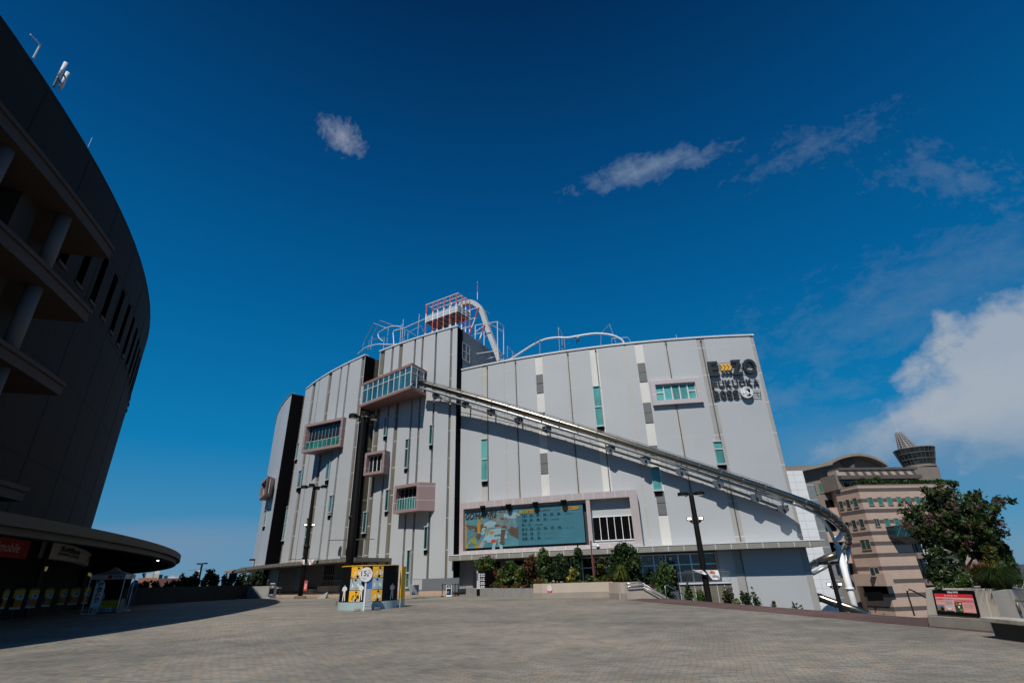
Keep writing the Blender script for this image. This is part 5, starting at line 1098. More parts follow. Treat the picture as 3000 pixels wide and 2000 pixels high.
# =================================================================== lamp posts
def ring_of(c, n, r, a0=0.0): return [(c[0] + r * cos(a0 + 2 * pi * i / n), c[1] + r * sin(a0 + 2 * pi * i / n)) for i in range(n)]
def lamp_post(label, base, ztop, r0, r1, heads, hr, hh, arm, a0, spots=None, ball=None, bar=None, zbase=None, group=None, plinth=True, spot_az=0.0):
    zb = base[2] if zbase is None else zbase; t = thing('lamp_post', label, 'lamp post', (base[0], base[1], zb), group); x, y = base[0], base[1]
    m = MB(); m.lathe((x, y), [(r0, zb), (r0 * .97, zb + (ztop - zb) * .35), (r1, ztop - .25), (r1, ztop + .05)], 16); m.build('pole', POLE, t, smooth=True)
    if plinth: m = MB(); m.obox((x, y), .3, r0 * 2.4, r0 * 2.4, zb + .002, zb + .32); m.build('plinth', mat('brown stone plinth', (.20, .13, .10), .8), t, bevel=.03)
    for hx, hy in ring_of((x, y), heads, arm, a0):
        m = MB(); m.lathe((hx, hy), [(hr * .8, ztop - hh * .5), (hr, ztop - hh * .42), (hr, ztop + hh * .35), (hr * .85, ztop + hh * .5)], 20); m.bar((x, y, ztop), (hx, hy, ztop), r1 * .45, 6); h = m.build('lamp_head', POLE, t, smooth=False)
        m = MB(); m.lathe((hx, hy), [(hr * .45, ztop - hh * .56), (hr * .74, ztop - hh * .505)], 18); m.build('reflector', mat('lamp reflector', (.75, .76, .74), .2, .6), h)
    if spots:
        zs = spots; m = MB(); ta = np.array([cos(spot_az), sin(spot_az), 0]); c = np.array([x, y, zs])
        m.bar(c - ta * .5 + up_ * -.1, c + ta * .5 + up_ * -.1, .06, 6); m.bar(c + up_ * -.45, c + ta * .48 + up_ * -.1, .05, 5); m.bar(c + up_ * -.45, c - ta * .48 + up_ * -.1, .05, 5); m.build('spot_bracket', POLE, t)
        for s in (-1, 1):
            p = c + ta * s * .50; m = MB(); m.obox((p[0], p[1]), spot_az, .22, .16, zs - .02, zs + .28); sp = m.build('floodlight', POLE, t)
            tc = -np.array([p[0], p[1], 0]); tc /= np.linalg.norm(tc); m = MB(); m.obox((p[0] + tc[0] * .165, p[1] + tc[1] * .165), spot_az, .17, .03, zs + .03, zs + .23); m.build('lens', LAMPG, sp)
    if ball: m = MB(); m.ball((x + ball[1], y, ball[0]), ball[2], n=14); m.build('speaker_ball', POLE, t, smooth=True)
    if bar: zb_, L = bar; ta = np.array([cos(spot_az), sin(spot_az), 0]); m = MB(); c = np.array([x, y, zb_]); m.bar(c - ta * L, c + ta * L, .035, 5); m.build('banner_bar', DKSTEEL, t)
    return t
b1 = np.array([-14.75, 48.4, 0.0]); z = topz(K6(1110, 690), b1)
lamp_post('very tall black lamp post with a cluster of round lamps behind the drum display', b1, z, .34, .24, 4, .41, .42, .98, .35, ball=(topz(K7(1085, 388), b1), -.12, .34), bar=(topz(K7(1065, 605), b1), 2.0), spot_az=.05)
b2 = bp((880, 1742), 80); z = topz(K6(705, 1335), b2)
lamp_post('slim black lamp post with floodlights and two white pennants by the entrance steps', b2, z, .30, .22, 4, .42, .42, 1.35, .1, spots=topz(K7(710, 470), b2), ball=(topz(K7(680, 675), b2), 0, .40), bar=(topz(K7(655, 795), b2), 2.1), zbase=0.0, spot_az=.2)
b3 = bp((2072, 1728), 52); z = topz(K5(578, 322), b3)
lamp_post('black lamp post with two lit floodlights and flying white flags by the shop terrace', b3, z, .28, .22, 2, .46, .30, .75, -.15, spots=topz(K5(628, 580), b3), bar=(topz(K5(720, 1075), b3), 1.7), zbase=-6.6, plinth=False, spot_az=-.15)
b4 = aty(K15(640, 1330), 59.0); z = topz(K15(560, 1000), b4)
lamp_post('black lamp post with lit floodlights in the street beside the white slide support', b4, z, .24, .18, 2, .40, .30, .60, -.2, spots=topz(K15(648, 1235), b4) - .1, zbase=-6.6, plinth=False, spot_az=-.35)
b5 = bp(K20(622, 600), 165); lamp_post('thin far lamp post standing out from the dark hedge trees on the far side', b5, topz(K20(652, 412), b5), .28, .22, 2, .6, .3, 1.3, -.5, bar=(topz(K20(625, 515), b5), 5.0), zbase=-6.6, plinth=False, spot_az=-.45, group=None)
b6 = bp(K20(1552, 600), 118); lamp_post('thin far lamp post beside the rounded canopy tip', b6, topz(K20(1552, 342), b6), .26, .2, 2, .55, .3, 1.2, -.5, bar=(topz(K20(1560, 468), b6), 4.4), zbase=-6.6, plinth=False, spot_az=-.45)

def pennant(name, label, pts, D, mats_art, wave=.2, group=None):
    """A hanging cloth: outline of pixels on a vertical sheet facing the viewer, rippled by the wind."""
    P = [bp(p, D) for p in pts]; c = sum(P) / len(P); k = 5; V = []; F = []
    tl, tr, br, bl = P[0], P[1], P[2], P[3]
    for i in range(k + 1):
        for j in range(k + 1):
            u, v = i / k, j / k; q = (tl * (1 - u) + tr * u) * (1 - v) + (bl * (1 - u) + br * u) * v; q = q + np.array([0, 1, 0]) * wave * sin(4.2 * u + 3.0 * v) * v; V.append(q)
    for i in range(k):
        for j in range(k): a_ = i * (k + 1) + j; F.append((a_, a_ + k + 1, a_ + k + 2, a_ + 1))
    m = MB(); m.add(V, F); o = m.build(name, mat('white cloth', (.74, .74, .77), .8, var=.04), smooth=True); tag(o, label, 'flag', group)
    def fn(u, v, l):
        v = 1 - v; q = (tl * (1 - u) + tr * u) * (1 - v) + (bl * (1 - u) + br * u) * v; q = q + np.array([0, 1, 0]) * wave * sin(4.2 * u + 3.0 * v) * v; return tuple(q - np.array([0, 1, 0]) * (l * 4 + .03))
    a = Art(fn); mats_art(a); a.build('print', o); return o
KF = crop(1900, 1640, 450 / 2352)
def hawk(a): a.poly([(.22, .74), (.40, .95), (.62, .92), (.72, .78), (.55, .62), (.40, .68)], mat('orange red print', (.70, .17, .05), .6)); a.ell(.52, .80, .10, .07, YELL); a.text('SoftBank', .34, .48, .68, .58, PGREY, .01); a.text('HAWKS', .24, .26, .80, .46, PBLACK, .02)
pennant('flag', 'white flag with orange emblem and black lettering blowing out from the lamp post', [KF(870, 150), KF(1060, 152), KF(1110, 300), KF(985, 300)], 51.3, hawk, .18)
pennant('flag', 'narrow folded white flag blowing toward the shrubs side of the lamp post', [KF(668, 148), KF(812, 150), KF(905, 220), KF(830, 218)], 51.5, lambda a: a.poly([(.6, .8), (.85, .85), (.8, .55), (.6, .6)], mat('orange red print', (.70, .17, .05))), .1)
def hawk2(a): a.text('15', .34, .38, .66, .66, PRED, .03); a.poly([(.3, .74), (.5, .92), (.7, .74)], YELL)
pennant('pennant', 'white pennant nearer the entrance on the slim lamp post', [K7(676, 800), K7(742, 797), K7(722, 850), K7(690, 852)], 79.3, hawk2, .15)
pennant('pennant', 'tattered white pennant on the canopy tip side of the slim lamp post', [K7(580, 800), K7(648, 800), K7(652, 852), K7(632, 850)], 79.3, hawk2, .2)
pennant('pennant', 'bright white pennant on the far post under the canopy tip', [K20(1575, 466), K20(1662, 464), K20(1622, 518), K20(1594, 528)], 117, lambda a: a.ell(.5, .6, .15, .15, mat('pale grey print', (.5, .5, .52))), .2)
pennant('pennant', 'dim lilac pennant on the far post under the canopy tip', [K20(1470, 470), K20(1545, 468), K20(1540, 524), K20(1520, 526)], 117, lambda a: a.ell(.5, .6, .15, .15, mat('pale grey print', (.5, .5, .52))), .2)
pennant('pennant', 'faded pink pennant on the thin far lamp post among hedge trees', [K20(566, 522), K20(622, 520), K20(612, 590), K20(592, 590)], 163, lambda a: a.ell(.5, .6, .2, .2, PRED), .2)
pennant('pennant', 'blue pennant hanging in the gap under the stadium canopy', [K19(1395, 700), K19(1480, 690), K19(1460, 790), K19(1415, 800)], 120, lambda a: a.ell(.5, .5, .3, .3, PBLUE), .1)

# =================================================================== drum display and pylon
bc = atz(K21(1520, 1280), 0.0); f_ = np.array([bc[0], bc[1]]); f_ = f_ / np.linalg.norm(f_); tg = np.array([f_[1], -f_[0]])
cd = np.array([bc[0], bc[1]]) + f_ * 1.9
def px_w(crp, xa, xb, y, D): return float(np.linalg.norm(bp(crp(xa, y), D)[:2] - bp(crp(xb, y), D)[:2]))
Dd = hypot(*cd); aw = px_w(K21, 918, 2100, 1180, Dd) / 2; mid = bp(K21(1508, 1180), Dd); cd = np.array([mid[0], mid[1]]); f_ = cd / np.linalg.norm(cd); tg = np.array([f_[1], -f_[0]])
yaw_ = atan2(tg[1], tg[0]); bw = 1.9; front = np.array([*(cd - f_ * bw), 0]); ztd = topz(K21(1480, 375), front); zbd = topz(K21(1480, 1120), front)
du = thing('drum_display', 'curved black display drum with yellow baseball pictures and pale base', 'display', (cd[0], cd[1], 0))
m = MB(); m.lathe(tuple(cd), [(1.0, 0), (1.0, zbd)], 48, sx=aw + .06, sy=bw + .06, yaw=yaw_); m.build('base', BLUEGR, du, smooth=False)
m = MB(); m.lathe(tuple(cd), [(1.0, zbd), (1.0, ztd - .05)], 48, sx=aw, sy=bw, yaw=yaw_); m.build('body', PBLACK, du)
m = MB(); m.lathe(tuple(cd), [(1.0, ztd - .05), (1.0, ztd)], 48, sx=aw + .03, sy=bw + .03, yaw=yaw_); m.build('rim', YELL, du)
def dfn(u, v, l):
    q = cd + tg * (aw + l) * u - f_ * (bw + l) * sqrt(max(0, 1 - u * u)); return (q[0], q[1], zbd + (ztd - .06 - zbd) * v)
ux = lambda x, y: (x + (y - 750) * .095 - 1530) / 605.0
a = Art(dfn); rows_ = ((.665, .985, YELL), (.335, .65, BLUEGR), (.015, .32, YELL))
for k, (v0, v1, mm) in enumerate(rows_):
    for u0, u1, cc in ((-.64, -.27, 0), (.07, .43, 1)):
        a.rect(u0, v0, u1, v1, mm, 6); cx = (u0 + u1) / 2
        player(a, cx + (.02 if cc else .01), v0 + .01, (v1 - v0) * (1.85 if k != 2 or cc else 1.8), PWHITE if not (k == 2 and not cc) else PBLACK, PBLACK, None, PBLACK if k != 1 else PGREY, (.15, -.1, .1)[k], k == 1 and not cc, k=.46)
        if cc == 0 and k == 2: a.limb((cx - .02, v0 + .06), (cx + .09, v0 + .02), .03, .02, PWHITE)
a.build('pictures', du)
for cx, v0, hh in ((-.80, .02, .50), (-.255, .03, .50), (.76, .03, .50)):
    a = Art(dfn); a.k = 70; player(a, cx, v0 + hh * .52, hh * .95, PWHITE if cx < .5 else PGREY, PBLACK, PWHITE if cx < .5 else PGREY, None, .0, False, k=.36); a.build('printed_figure', du)
m = MB(); e0, e1 = bp(K21(2180, 800), Dd - .3), bp(K21(2262, 800), Dd + .6); pf = Plane(e0, e1); zf1 = topz(K21(2240, 400), e0)
m.pbox(pf, 0, pf.L, .5, zf1, -.12, 0); fin = m.build('side_board', YELL, du); m = MB(); m.pbox(pf, 0, pf.L, 0, .5, -.13, .02); m.build('board_foot', BLUEGR, fin)

pb_ = atz(K21(1490, 1300), 0.0); fp = np.array([pb_[0], pb_[1]]); fp /= np.linalg.norm(fp); tp = np.array([fp[1], -fp[0]]); Dp = hypot(pb_[0], pb_[1])
pp = Plane((pb_[0] - tp[0] * .5, pb_[1] - tp[1] * .5, 0), (pb_[0] + tp[0] * .5, pb_[1] + tp[1] * .5 + .12, 0))
py = thing('pylon_sign', 'narrow white anniversary sign with a round head reading 15th before the drum', 'sign', (pb_[0], pb_[1], 0))
zt = topz(K21(1550, 548), pb_); x0 = .5 - .17; x1 = .5 + .20
m = MB(); m.pbox(pp, x0, x1, .04, zt, -.16, 0); m.build('board', PGREY, py)
m = MB(); m.pbox(pp, x0 - .09, x0, .0, zt - .35, -.2, .02); m.build('edge_frame', WHITE, py)
dcx, dcz = pp.hit(K21(1470, 565)); rr_ = px_w(K21, 1340, 1600, 560, Dp) / 2; n = 40
m = MB(); rg = [(dcx + rr_ * cos(2 * pi * i / n), dcz + rr_ * 1.08 * sin(2 * pi * i / n)) for i in range(n)]
m.add([pp.pt(*q, .07) for q in rg] + [pp.pt(*q, .02) for q in rg], [tuple(range(n)), tuple(range(2 * n - 1, n - 1, -1))] + [(i, n + i, n + (i + 1) % n, (i + 1) % n) for i in range(n)]); hd = m.build('round_head', WHITE, py)
a = Art(lambda u, v, l: pp.pt(dcx + rr_ * u, dcz + rr_ * 1.08 * v, .07 + l)); a.text('15', -.78, -.22, .05, .52, PBLACK, .01); a.text('th', .16, -.30, .40, .12, mat('indigo print', (.05, .03, .22)), .05)
for k in range(3): a.rect(.16, .52 - k * .20, .68, .58 - k * .20, mat('salmon print', (.75, .32, .14)))
a.text('ANNIVERSARY', -.7, -.50, .1, -.38, PGREY); a.text('FUKUOKA', -.5, -.66, .1, -.56, PGREY); a.build('numerals', hd)
a = Art(lambda u, v, l: pp.pt(x0 + (x1 - x0) * u, .04 + (zt - .04) * v, l)); IND = mat('indigo print', (.05, .03, .22)); a.rect(0, .95, 1, 1, IND); a.rect(0, .80, 1, .93, IND); a.rect(0, .58, 1, .79, PBLUE); a.rect(.1, .88, .9, .895, PRED)
for k in range(14): a.rect(.12, .54 - k * .032, .88 - (k % 3) * .15, .548 - k * .032, PWHITE)
a.build('text_lines', py)
for dx, dy, s in ((-.62, .05, .2), (.05, -.2, .24), (.62, .12, .2)): m = MB(); c = np.array([pb_[0], pb_[1]]) + tp * dx + fp * dy; m.obox(c, yaw_, s, .15, .003, .17); m.build('weight', CONC if dx < .3 else DKSTEEL, py, bevel=.04)

# =================================================================== kiosk, small signs and barriers near the steps
kc = atz(K23(190, 652), 0.0); kd = hypot(kc[0], kc[1]); KL = bp(K23(73, 640), kd + .45); KR = bp(K23(297, 640), kd + .75)
q0 = np.array([KL[0], KL[1]]); q1 = np.array([kc[0], kc[1]]); q2 = np.array([KR[0], KR[1]]); q3 = q0 + q2 - q1; zk = topz(K23(195, 315), kc)
ki = thing('kiosk', 'black display kiosk with a white listing panel in front of the planting bed', 'kiosk', (kc[0], kc[1], 0))
m = MB(); m.prism([tuple(q0), tuple(q1), tuple(q2), tuple(q3)], 0, zk); m.build('cabinet', PBLACK, ki, bevel=.02)
kp = Plane((*q0, 0), (*q1, 0)); a = Art(lambda u, v, l: kp.pt(kp.L * u, zk * v, l)); a.rect(.04, .27, .14, .98, PWHITE); a.rect(.05, .60, .12, .90, PBLACK); a.rect(.20, .28, .38, .88, PWHITE)
for k in range(6): a.rect(.23, .34 + k * .09, .35, .40 + k * .09, PGREY)
for k in range(4):
    y = .30 + k * .15; a.rect(.44, y, .96, y + .022, PWHITE); 
    for j in range(5): a.rect(.46 + j * .10, y + .035, .53 + j * .10, y + .10, (PGREY, PBLUE, PWHITE, PRED, PGREY)[(j + k * 2) % 5] if k > 1 else (PGREY, PWHITE, PGREY, PWHITE, PGREY)[j])
a.rect(.42, .84, .98, .875, BLUEGR); a.build('listing', ki)
def aboard(label, crp, tl, br, D, draw, fr=WHITE, bg=PBLACK, legs=True, z0=.0):
    P = bp(crp((tl[0] + br[0]) / 2, br[1]), D); w_ = px_w(crp, tl[0], br[0], br[1], D); zt = max(topz(crp(tl[0], tl[1]), P), z0 + .4); f2 = np.array([P[0], P[1]]) / D; t2 = np.array([f2[1], -f2[0]])
    pl_ = Plane((P[0] - t2[0] * w_ / 2, P[1] - t2[1] * w_ / 2, 0), (P[0] + t2[0] * w_ / 2, P[1] + t2[1] * w_ / 2, 0)); t = thing('sign_board', label, 'sign', (P[0], P[1], z0)); h = zt - z0
    m = MB(); m.hexa([pl_.pt(0, z0, .3), pl_.pt(w_, z0, .3), pl_.pt(w_, z0, .25), pl_.pt(0, z0, .25), pl_.pt(0, zt, .05), pl_.pt(w_, zt, .05), pl_.pt(w_, zt, .0), pl_.pt(0, zt, .0)]); m.build('frame', fr, t)
    m = MB(); m.hexa([pl_.pt(0, z0, -.25), pl_.pt(w_, z0, -.25), pl_.pt(w_, z0, -.3), pl_.pt(0, z0, -.3), pl_.pt(0, zt, .0), pl_.pt(w_, zt, .0), pl_.pt(w_, zt, -.05), pl_.pt(0, zt, -.05)]); m.build('rear_leg', fr, t)
    fn = lambda u, v, l: pl_.pt(w_ * u, z0 + h * v, .3 - .25 * v + l); a = Art(fn); a.rect(.08, .10, .92, .94, bg); draw(a); a.build('face', t); return t
def dA(a): a.text('OPEN', .3, .80, .74, .88, PWHITE, .01); a.rect(.20, .62, .34, .74, PWHITE); a.rect(.42, .62, .52, .74, PWHITE); a.rect(.6, .62, .78, .74, PWHITE); a.rect(.16, .24, .56, .44, PBLUE)
aboard('white framed black notice board standing on the steps between rope posts', K22, (948, 1125), (1066, 1300), 64.5, dA)
def dB(a): a.text('CLOSED', .15, .62, .85, .80, PWHITE, .01); a.rect(.1, .92, .9, .97, PWHITE); a.rect(.1, .12, .8, .16, PWHITE)
aboard('black notice board with white lettering in the shade near the curtained windows', K20, (1810, 745), (1905, 880), 84.0, dB, DKSTEEL, PBLACK, z0=.3)
def dC(a): a.rect(.08, .10, .92, .94, PRED); a.ell(.5, .42, .30, .26, PWHITE); a.ell(.5, .42, .24, .2, PPINK); a.limb((.35, .46), (.45, .44), .03, .03, PBLACK); a.limb((.55, .44), (.68, .48), .03, .03, PBLACK); a.rect(.15, .75, .85, .88, PPINK)
aboard('red notice with a white circle standing right behind the slim lamp post', K21, (207, 690), (278, 795), 82.0, dC, RED, PRED, z0=.9)
aboard('orange notice peeping out from behind the slim lamp post', K21, (122, 690), (158, 800), 82.0, lambda a: a.rect(.08, .5, .92, .94, mat('orange print', (.7, .3, .06))), mat('orange print', (.7, .3, .06)), PPINK, z0=.9)
tb = bp(K20(1950, 870), 84.5); m = MB(); t = thing('side_table', 'small table with a white top beside the black notice board', 'table', (tb[0], tb[1], .32)); m.obox(tb, -.4, .55, .3, 1.32, 1.38); m.build('table_top', WHITE, t)
for dx, dy in ((-.48, -.22), (.48, -.22), (.48, .22), (-.48, .22)): m = MB(); m.bar((tb[0] + dx, tb[1] + dy, .3), (tb[0] + dx, tb[1] + dy, 1.33), .025, 5); m.build('leg', DKSTEEL, t)
RP = []
for k, (x, y0, y1) in enumerate(((862, 1122, 1362), (1143, 1118, 1345), (1212, 1118, 1335))):
    P = bp(K22(x, y1), (62.5, 63.2, 64.5)[k]); z1 = topz(K22(x + 6, y0), P); t = thing('barrier_post', ('black barrier post at the outer end, nearest the drum display', 'black barrier post right of the white framed notice board', 'black barrier post closest to the kiosk')[k], 'barrier post', (P[0], P[1], 0), 'black barrier posts'); RP.append((P, z1))
    m = MB(); m.lathe((P[0], P[1]), [(.19, .002), (.19, .05), (.05, .09)], 14); m.build('foot', PBLACK, t); m = MB(); m.lathe((P[0], P[1]), [(.04, .08), (.04, z1), (.055, z1 + .01), (.055, z1 + .05)], 10); m.build('pole', PBLACK, t)
for (A_, za), (B_, zb), lb in ((RP[0], RP[1], 'long black barrier belt stretched behind the notice board'), (RP[1], RP[2], 'short black barrier belt nearest the kiosk')):
    m = MB(); d = np.array([0, 0, .05]); a0 = np.array([A_[0], A_[1], za - .06]); b0 = np.array([B_[0], B_[1], zb - .06]); k = np.cross(b0 - a0, up_); k = k / np.linalg.norm(k) * .008
    m.hexa([a0 - k, b0 - k, b0 + k, a0 + k, a0 - k + d, b0 - k + d, b0 + k + d, a0 + k + d]); tag(m.build('barrier_belt', PBLACK), lb, 'barrier belt')

# rails, parapet and ramp walls in front of the blocks
def picket(label, p0, p1, r, z0, z1, n, m_=SILVER):
    mb = MB(); t = thing('railing', label, 'railing', EZ.pt(r, (p0 + p1) / 2, z0))
    for i in range(n + 1): x = p0 + (p1 - p0) * i / n; mb.bar(EZ.pt(r, x, z0), EZ.pt(r, x, z1), .016, 4)
    mb.build('pickets', m_, t); mb = MB(); mb.tube([EZ.pt(r, p0 + (p1 - p0) * i / 6, z1) for i in range(7)], .03, 5); mb.tube([EZ.pt(r, p0 + (p1 - p0) * i / 6, z0 + .1) for i in range(7)], .02, 5); mb.build('top_rail', m_, t)
rw = 97.0; q0 = EZ.hit(K22(145, 1100), rw)[0]; q1, zt = EZ.hit(K22(425, 1005), rw); q2 = EZ.hit(K22(1235, 1000), rw)[0]
picket('silver picket railing below the tall pale block near the drum display', q0 - 3, q1, rw, .50, zt, 34)
m = MB(); m.cbox(EZ, rw - .12, rw, q1, q2, .48, zt); tag(m.build('parapet_wall', mat('slate grey panel', (.125, .145, .16), .6, var=.08)), 'solid slate grey parapet in front of the black building corner', 'parapet')
m = MB(); m.cbox(EZ, 94.3, rw + .15, q1 - 1.5, q2, .30, .62); tag(m.build('ramp_wall', mat('dark ramp grey', (.12, .125, .13), .7)), 'low dark grey ramp side under the slate parapet', 'ramp wall')
pu = bp(K22(255, 1250), 62.0); m = MB(); m.obox(pu, .6, .38, .3, .30, topz(K22(255, 1137), pu)); tag(m.build('utility_box', mat('box grey', (.28, .31, .33), .5), bevel=.02), 'grey utility cabinet beside the picket railing', 'cabinet')
q0 = EZ.hit(K21(590, 740), rw)[0]; q1 = EZ.hit(K21(940, 740), rw)[0]; zt = EZ.hit(K21(700, 688), rw)[1]; zb_ = EZ.hit(K21(700, 795), rw)[1]
picket('silver picket railing over the pale ramp wall in front of the dark entrance', q0, q1, rw - .05, zb_, zt, 26)
m = MB(); m.cbox(EZ, rw - .3, rw + .25, EZ.hit(K21(515, 840), rw)[0], q1, .48, zb_); tag(m.build('ramp_wall', CONC), 'pale concrete ramp wall below the railing before the dark entrance', 'ramp wall')
m = MB(); m.cbox(EZ, rw - .2, rw + .5, EZ.hit(K21(235, 850), rw)[0], EZ.hit(K21(465, 850), rw)[0], .48, zb_ - .35); tag(m.build('low_wall', mat('khaki concrete', (.22, .21, .17), .85)), 'low khaki planter wall beside the slim lamp post', 'low wall')
rp = [bp(K21(470, 970), 79), bp(K21(650, 955), 79.6), bp(K21(540, 945), 83), bp(K21(480, 945), 83)]
m = MB(); A_, B_ = bp(K21(475, 972), 75.0), bp(K21(655, 948), 75.8); m.add([(A_[0], A_[1], .01), (B_[0], B_[1], .01), (B_[0] - .9, B_[1] + 3.5, .01), (A_[0] - .9, A_[1] + 3.5, .01), (A_[0] + .6, A_[1] + 2.2, .75), (A_[0] + .2, A_[1] + 3.4, .75)], [(0, 1, 4), (1, 2, 5, 4), (2, 3, 5), (3, 0, 4, 5), (3, 2, 1, 0)]); tag(m.build('access_ramp', mat('pale green grey plate', (.36, .39, .37), .6)), 'pale grey green wedge ramp leading onto the steps', 'ramp')
m = MB()
for k in range(5): P = bp(K21(320 + k * 34, 940), 76.5 + k * .2); m.bar((P[0], P[1], .1), (P[0], P[1], 1.0), .02, 4)
a_, b_ = bp(K21(320, 940), 76.5), bp(K21(456, 940), 77.3); m.bar((a_[0], a_[1], 1.0), (b_[0], b_[1], 1.0), .025, 5); tag(m.build('handrail', DKSTEEL), 'dark thin handrail on the steps beside the wedge ramp', 'handrail')
m = MB(); pts = [bp(K22(1240, 1310), 62.5), bp(K22(1300, 1318), 62.3), bp(K22(1362, 1325), 62.0)]
for p in pts: m.bar((p[0], p[1], .0), (p[0], p[1], 1.0), .022, 5)
m.bar((pts[0][0], pts[0][1], 1.0), (pts[2][0], pts[2][1], 1.0), .025, 5); tag(m.build('handrail', DKSTEEL), 'short dark handrail between the slate parapet and the kiosk', 'handrail')

# =================================================================== planting bed
def g0(crp, x, y): p = atz(crp(x, y), 0.0); return np.array([p[0], p[1]])
w1 = g0(K23, 298, 662); w2 = g0(K23, 826, 684); w0 = q0k = np.array([bp(K22(1385, 1330), 66)[0], bp(K22(1385, 1330), 66)[1]])
w3 = g0(K23, 832, 687); w4 = g0(K23, 952, 688); w5 = g0(K23, 1840, 668); w6 = g0(K23, 1846, 694); w7 = g0(K23, 2002, 706)
zg = topz(K23(560, 552), np.array([*((w1 + w2) / 2), 0])); zbw = topz(K23(1300, 482), np.array([*((w4 + w5) / 2), 0])); zbl = topz(K23(890, 491), np.array([*w4, 0]))
zw = max(zbw, 1.0)
def wall_run(name, label, pts, z0, z1, th, m_, cap=None):
    mb = MB()
    for a_, b_ in zip(pts[:-1], pts[1:]):
        d = (b_ - a_) / np.linalg.norm(b_ - a_); nn_ = np.array([-d[1], d[0]]); mb.prism([tuple(a_), tuple(b_), tuple(b_ + nn_ * th), tuple(a_ + nn_ * th)], z0, z1)
    return mb.build(name, m_)
tag(wall_run('planter_wall', None, [w0, w1, w2], 0, zg, .3, CONC), 'grey concrete planter wall beside the black kiosk', 'planter wall')
bwl = thing('beige_wall', 'long beige rendered planter wall with a darker plinth and a red oval sign', 'planter wall', (w4[0], w4[1], 0))
o = wall_run('upper_wall', None, [w3, w4, w5, w6, w7], .42, zw, .32, BEIGEW); o.parent = bwl; o.matrix_parent_inverse = root_inv(bwl)
o = wall_run('plinth', None, [w3 - np.array([.02, .04]), w4 - np.array([0, .05]), w5 - np.array([.02, .05]), w6 - np.array([.05, .05]), w7 - np.array([0, .06])], 0, .42, .36, BEIGED); o.parent = bwl; o.matrix_parent_inverse = root_inv(bwl)
# sloped end of the wall that follows the stairs down
_d7 = ray(*K23(2352, 682)); e7 = np.array([_d7[0], _d7[1]]) * ((w7[1] + .9) / _d7[1]); sw_ = Plane((w7[0], w7[1], 0), (e7[0], e7[1], 0)); prof = [sw_.hit(K23(2250, 478)), sw_.hit(K5(100, 1196)), sw_.hit(K5(400, 1362))]
m = MB(); top = [(0, zw), (prof[0][0], zw), prof[1], prof[2]]; bot = [(s, -5.0) for s, _ in top]; k = len(top)
m.add([sw_.pt(s, z, 0) for s, z in top + bot] + [sw_.pt(s, z, -.32) for s, z in top + bot], [(i, k + i, k + i + 1, i + 1) for i in range(k - 1)] + [(2 * k + i, 2 * k + i + 1, 3 * k + i + 1, 3 * k + i) for i in range(k - 1)] + [(i, i + 1, 2 * k + i + 1, 2 * k + i) for i in range(k - 1)] + [(0, 2 * k, 3 * k, k), (k - 1, 2 * k - 1, 4 * k - 1, 3 * k - 1)]); m.build('stair_wall', BEIGEW, bwl)
hr_ = thing('handrail', 'double steel handrail on the beige wall sloping down beside the stairs', 'handrail', sw_.pt(0, 0))
for dz in (0, -.22):
    m = MB(); pts = [sw_.pt(.5, zw - .12 + dz, .02), sw_.pt(.5, zw - .08 + dz, .14), sw_.pt(prof[0][0] + .1, zw - .06 + dz, .14), sw_.pt(prof[1][0], prof[1][1] - .05 + dz, .14), sw_.pt(prof[2][0], prof[2][1] - .05 + dz, .14)]; m.tube(pts, .035, 8); m.build('rail', SILVER, hr_, smooth=True)
m = MB()
for s_ in (.6, 1.6, prof[0][0]): m.bar(sw_.pt(s_, zw - .32, .0), sw_.pt(s_, zw - .1, .14), .02, 5)
m.build('rail_bracket', SILVER, hr_)
# red oval sign fixed to the wall
wp = Plane((*w4, 0), (*w5, 0)); sx, sz = wp.hit(K23(1040, 563)); rw_ = px_w(K23, 1003, 1077, 560, hypot(*w4)) / 2; rh = (wp.hit(K23(1040, 514))[1] - wp.hit(K23(1042, 612))[1]) / 2
m = MB(); n = 32; rg = [(sx + rw_ * cos(2 * pi * i / n), sz + rh * sin(2 * pi * i / n)) for i in range(n)]; m.add([wp.pt(*q, .05) for q in rg] + [wp.pt(*q, .0) for q in rg], [tuple(range(n)), tuple(range(2 * n - 1, n - 1, -1))] + [(i, n + i, n + (i + 1) % n, (i + 1) % n) for i in range(n)])
so = tag(m.build('oval_sign', PWHITE), 'red and white oval no smoking style plaque on the beige wall', 'sign')
so['label'] = 'small red and white oval plaque on the beige wall'
a = Art(lambda u, v, l: wp.pt(sx + rw_ * u, sz + rh * v, .05 + l)); a.ell(0, 0, .98, .98, PRED, 28); a.ell(0, .10, .84, .84, PWHITE, 28); a.poly([(-.86, -.42), (.86, -.42), (.72, -.68), (.45, -.88), (0, -.97), (-.45, -.88), (-.72, -.68)], PRED)
for x, y in ((-.4, .5), (0, .6), (.4, .5), (-.5, .15), (-.1, .2), (.4, .1), (-.3, -.2), (.2, -.15)): a.ell(x, y, .15, .10, PPINK if (x > 0) else PRED, 8)
a.text('NO SMOKING', -.45, -.75, .45, -.60, PWHITE, .01); a.build('print', so)
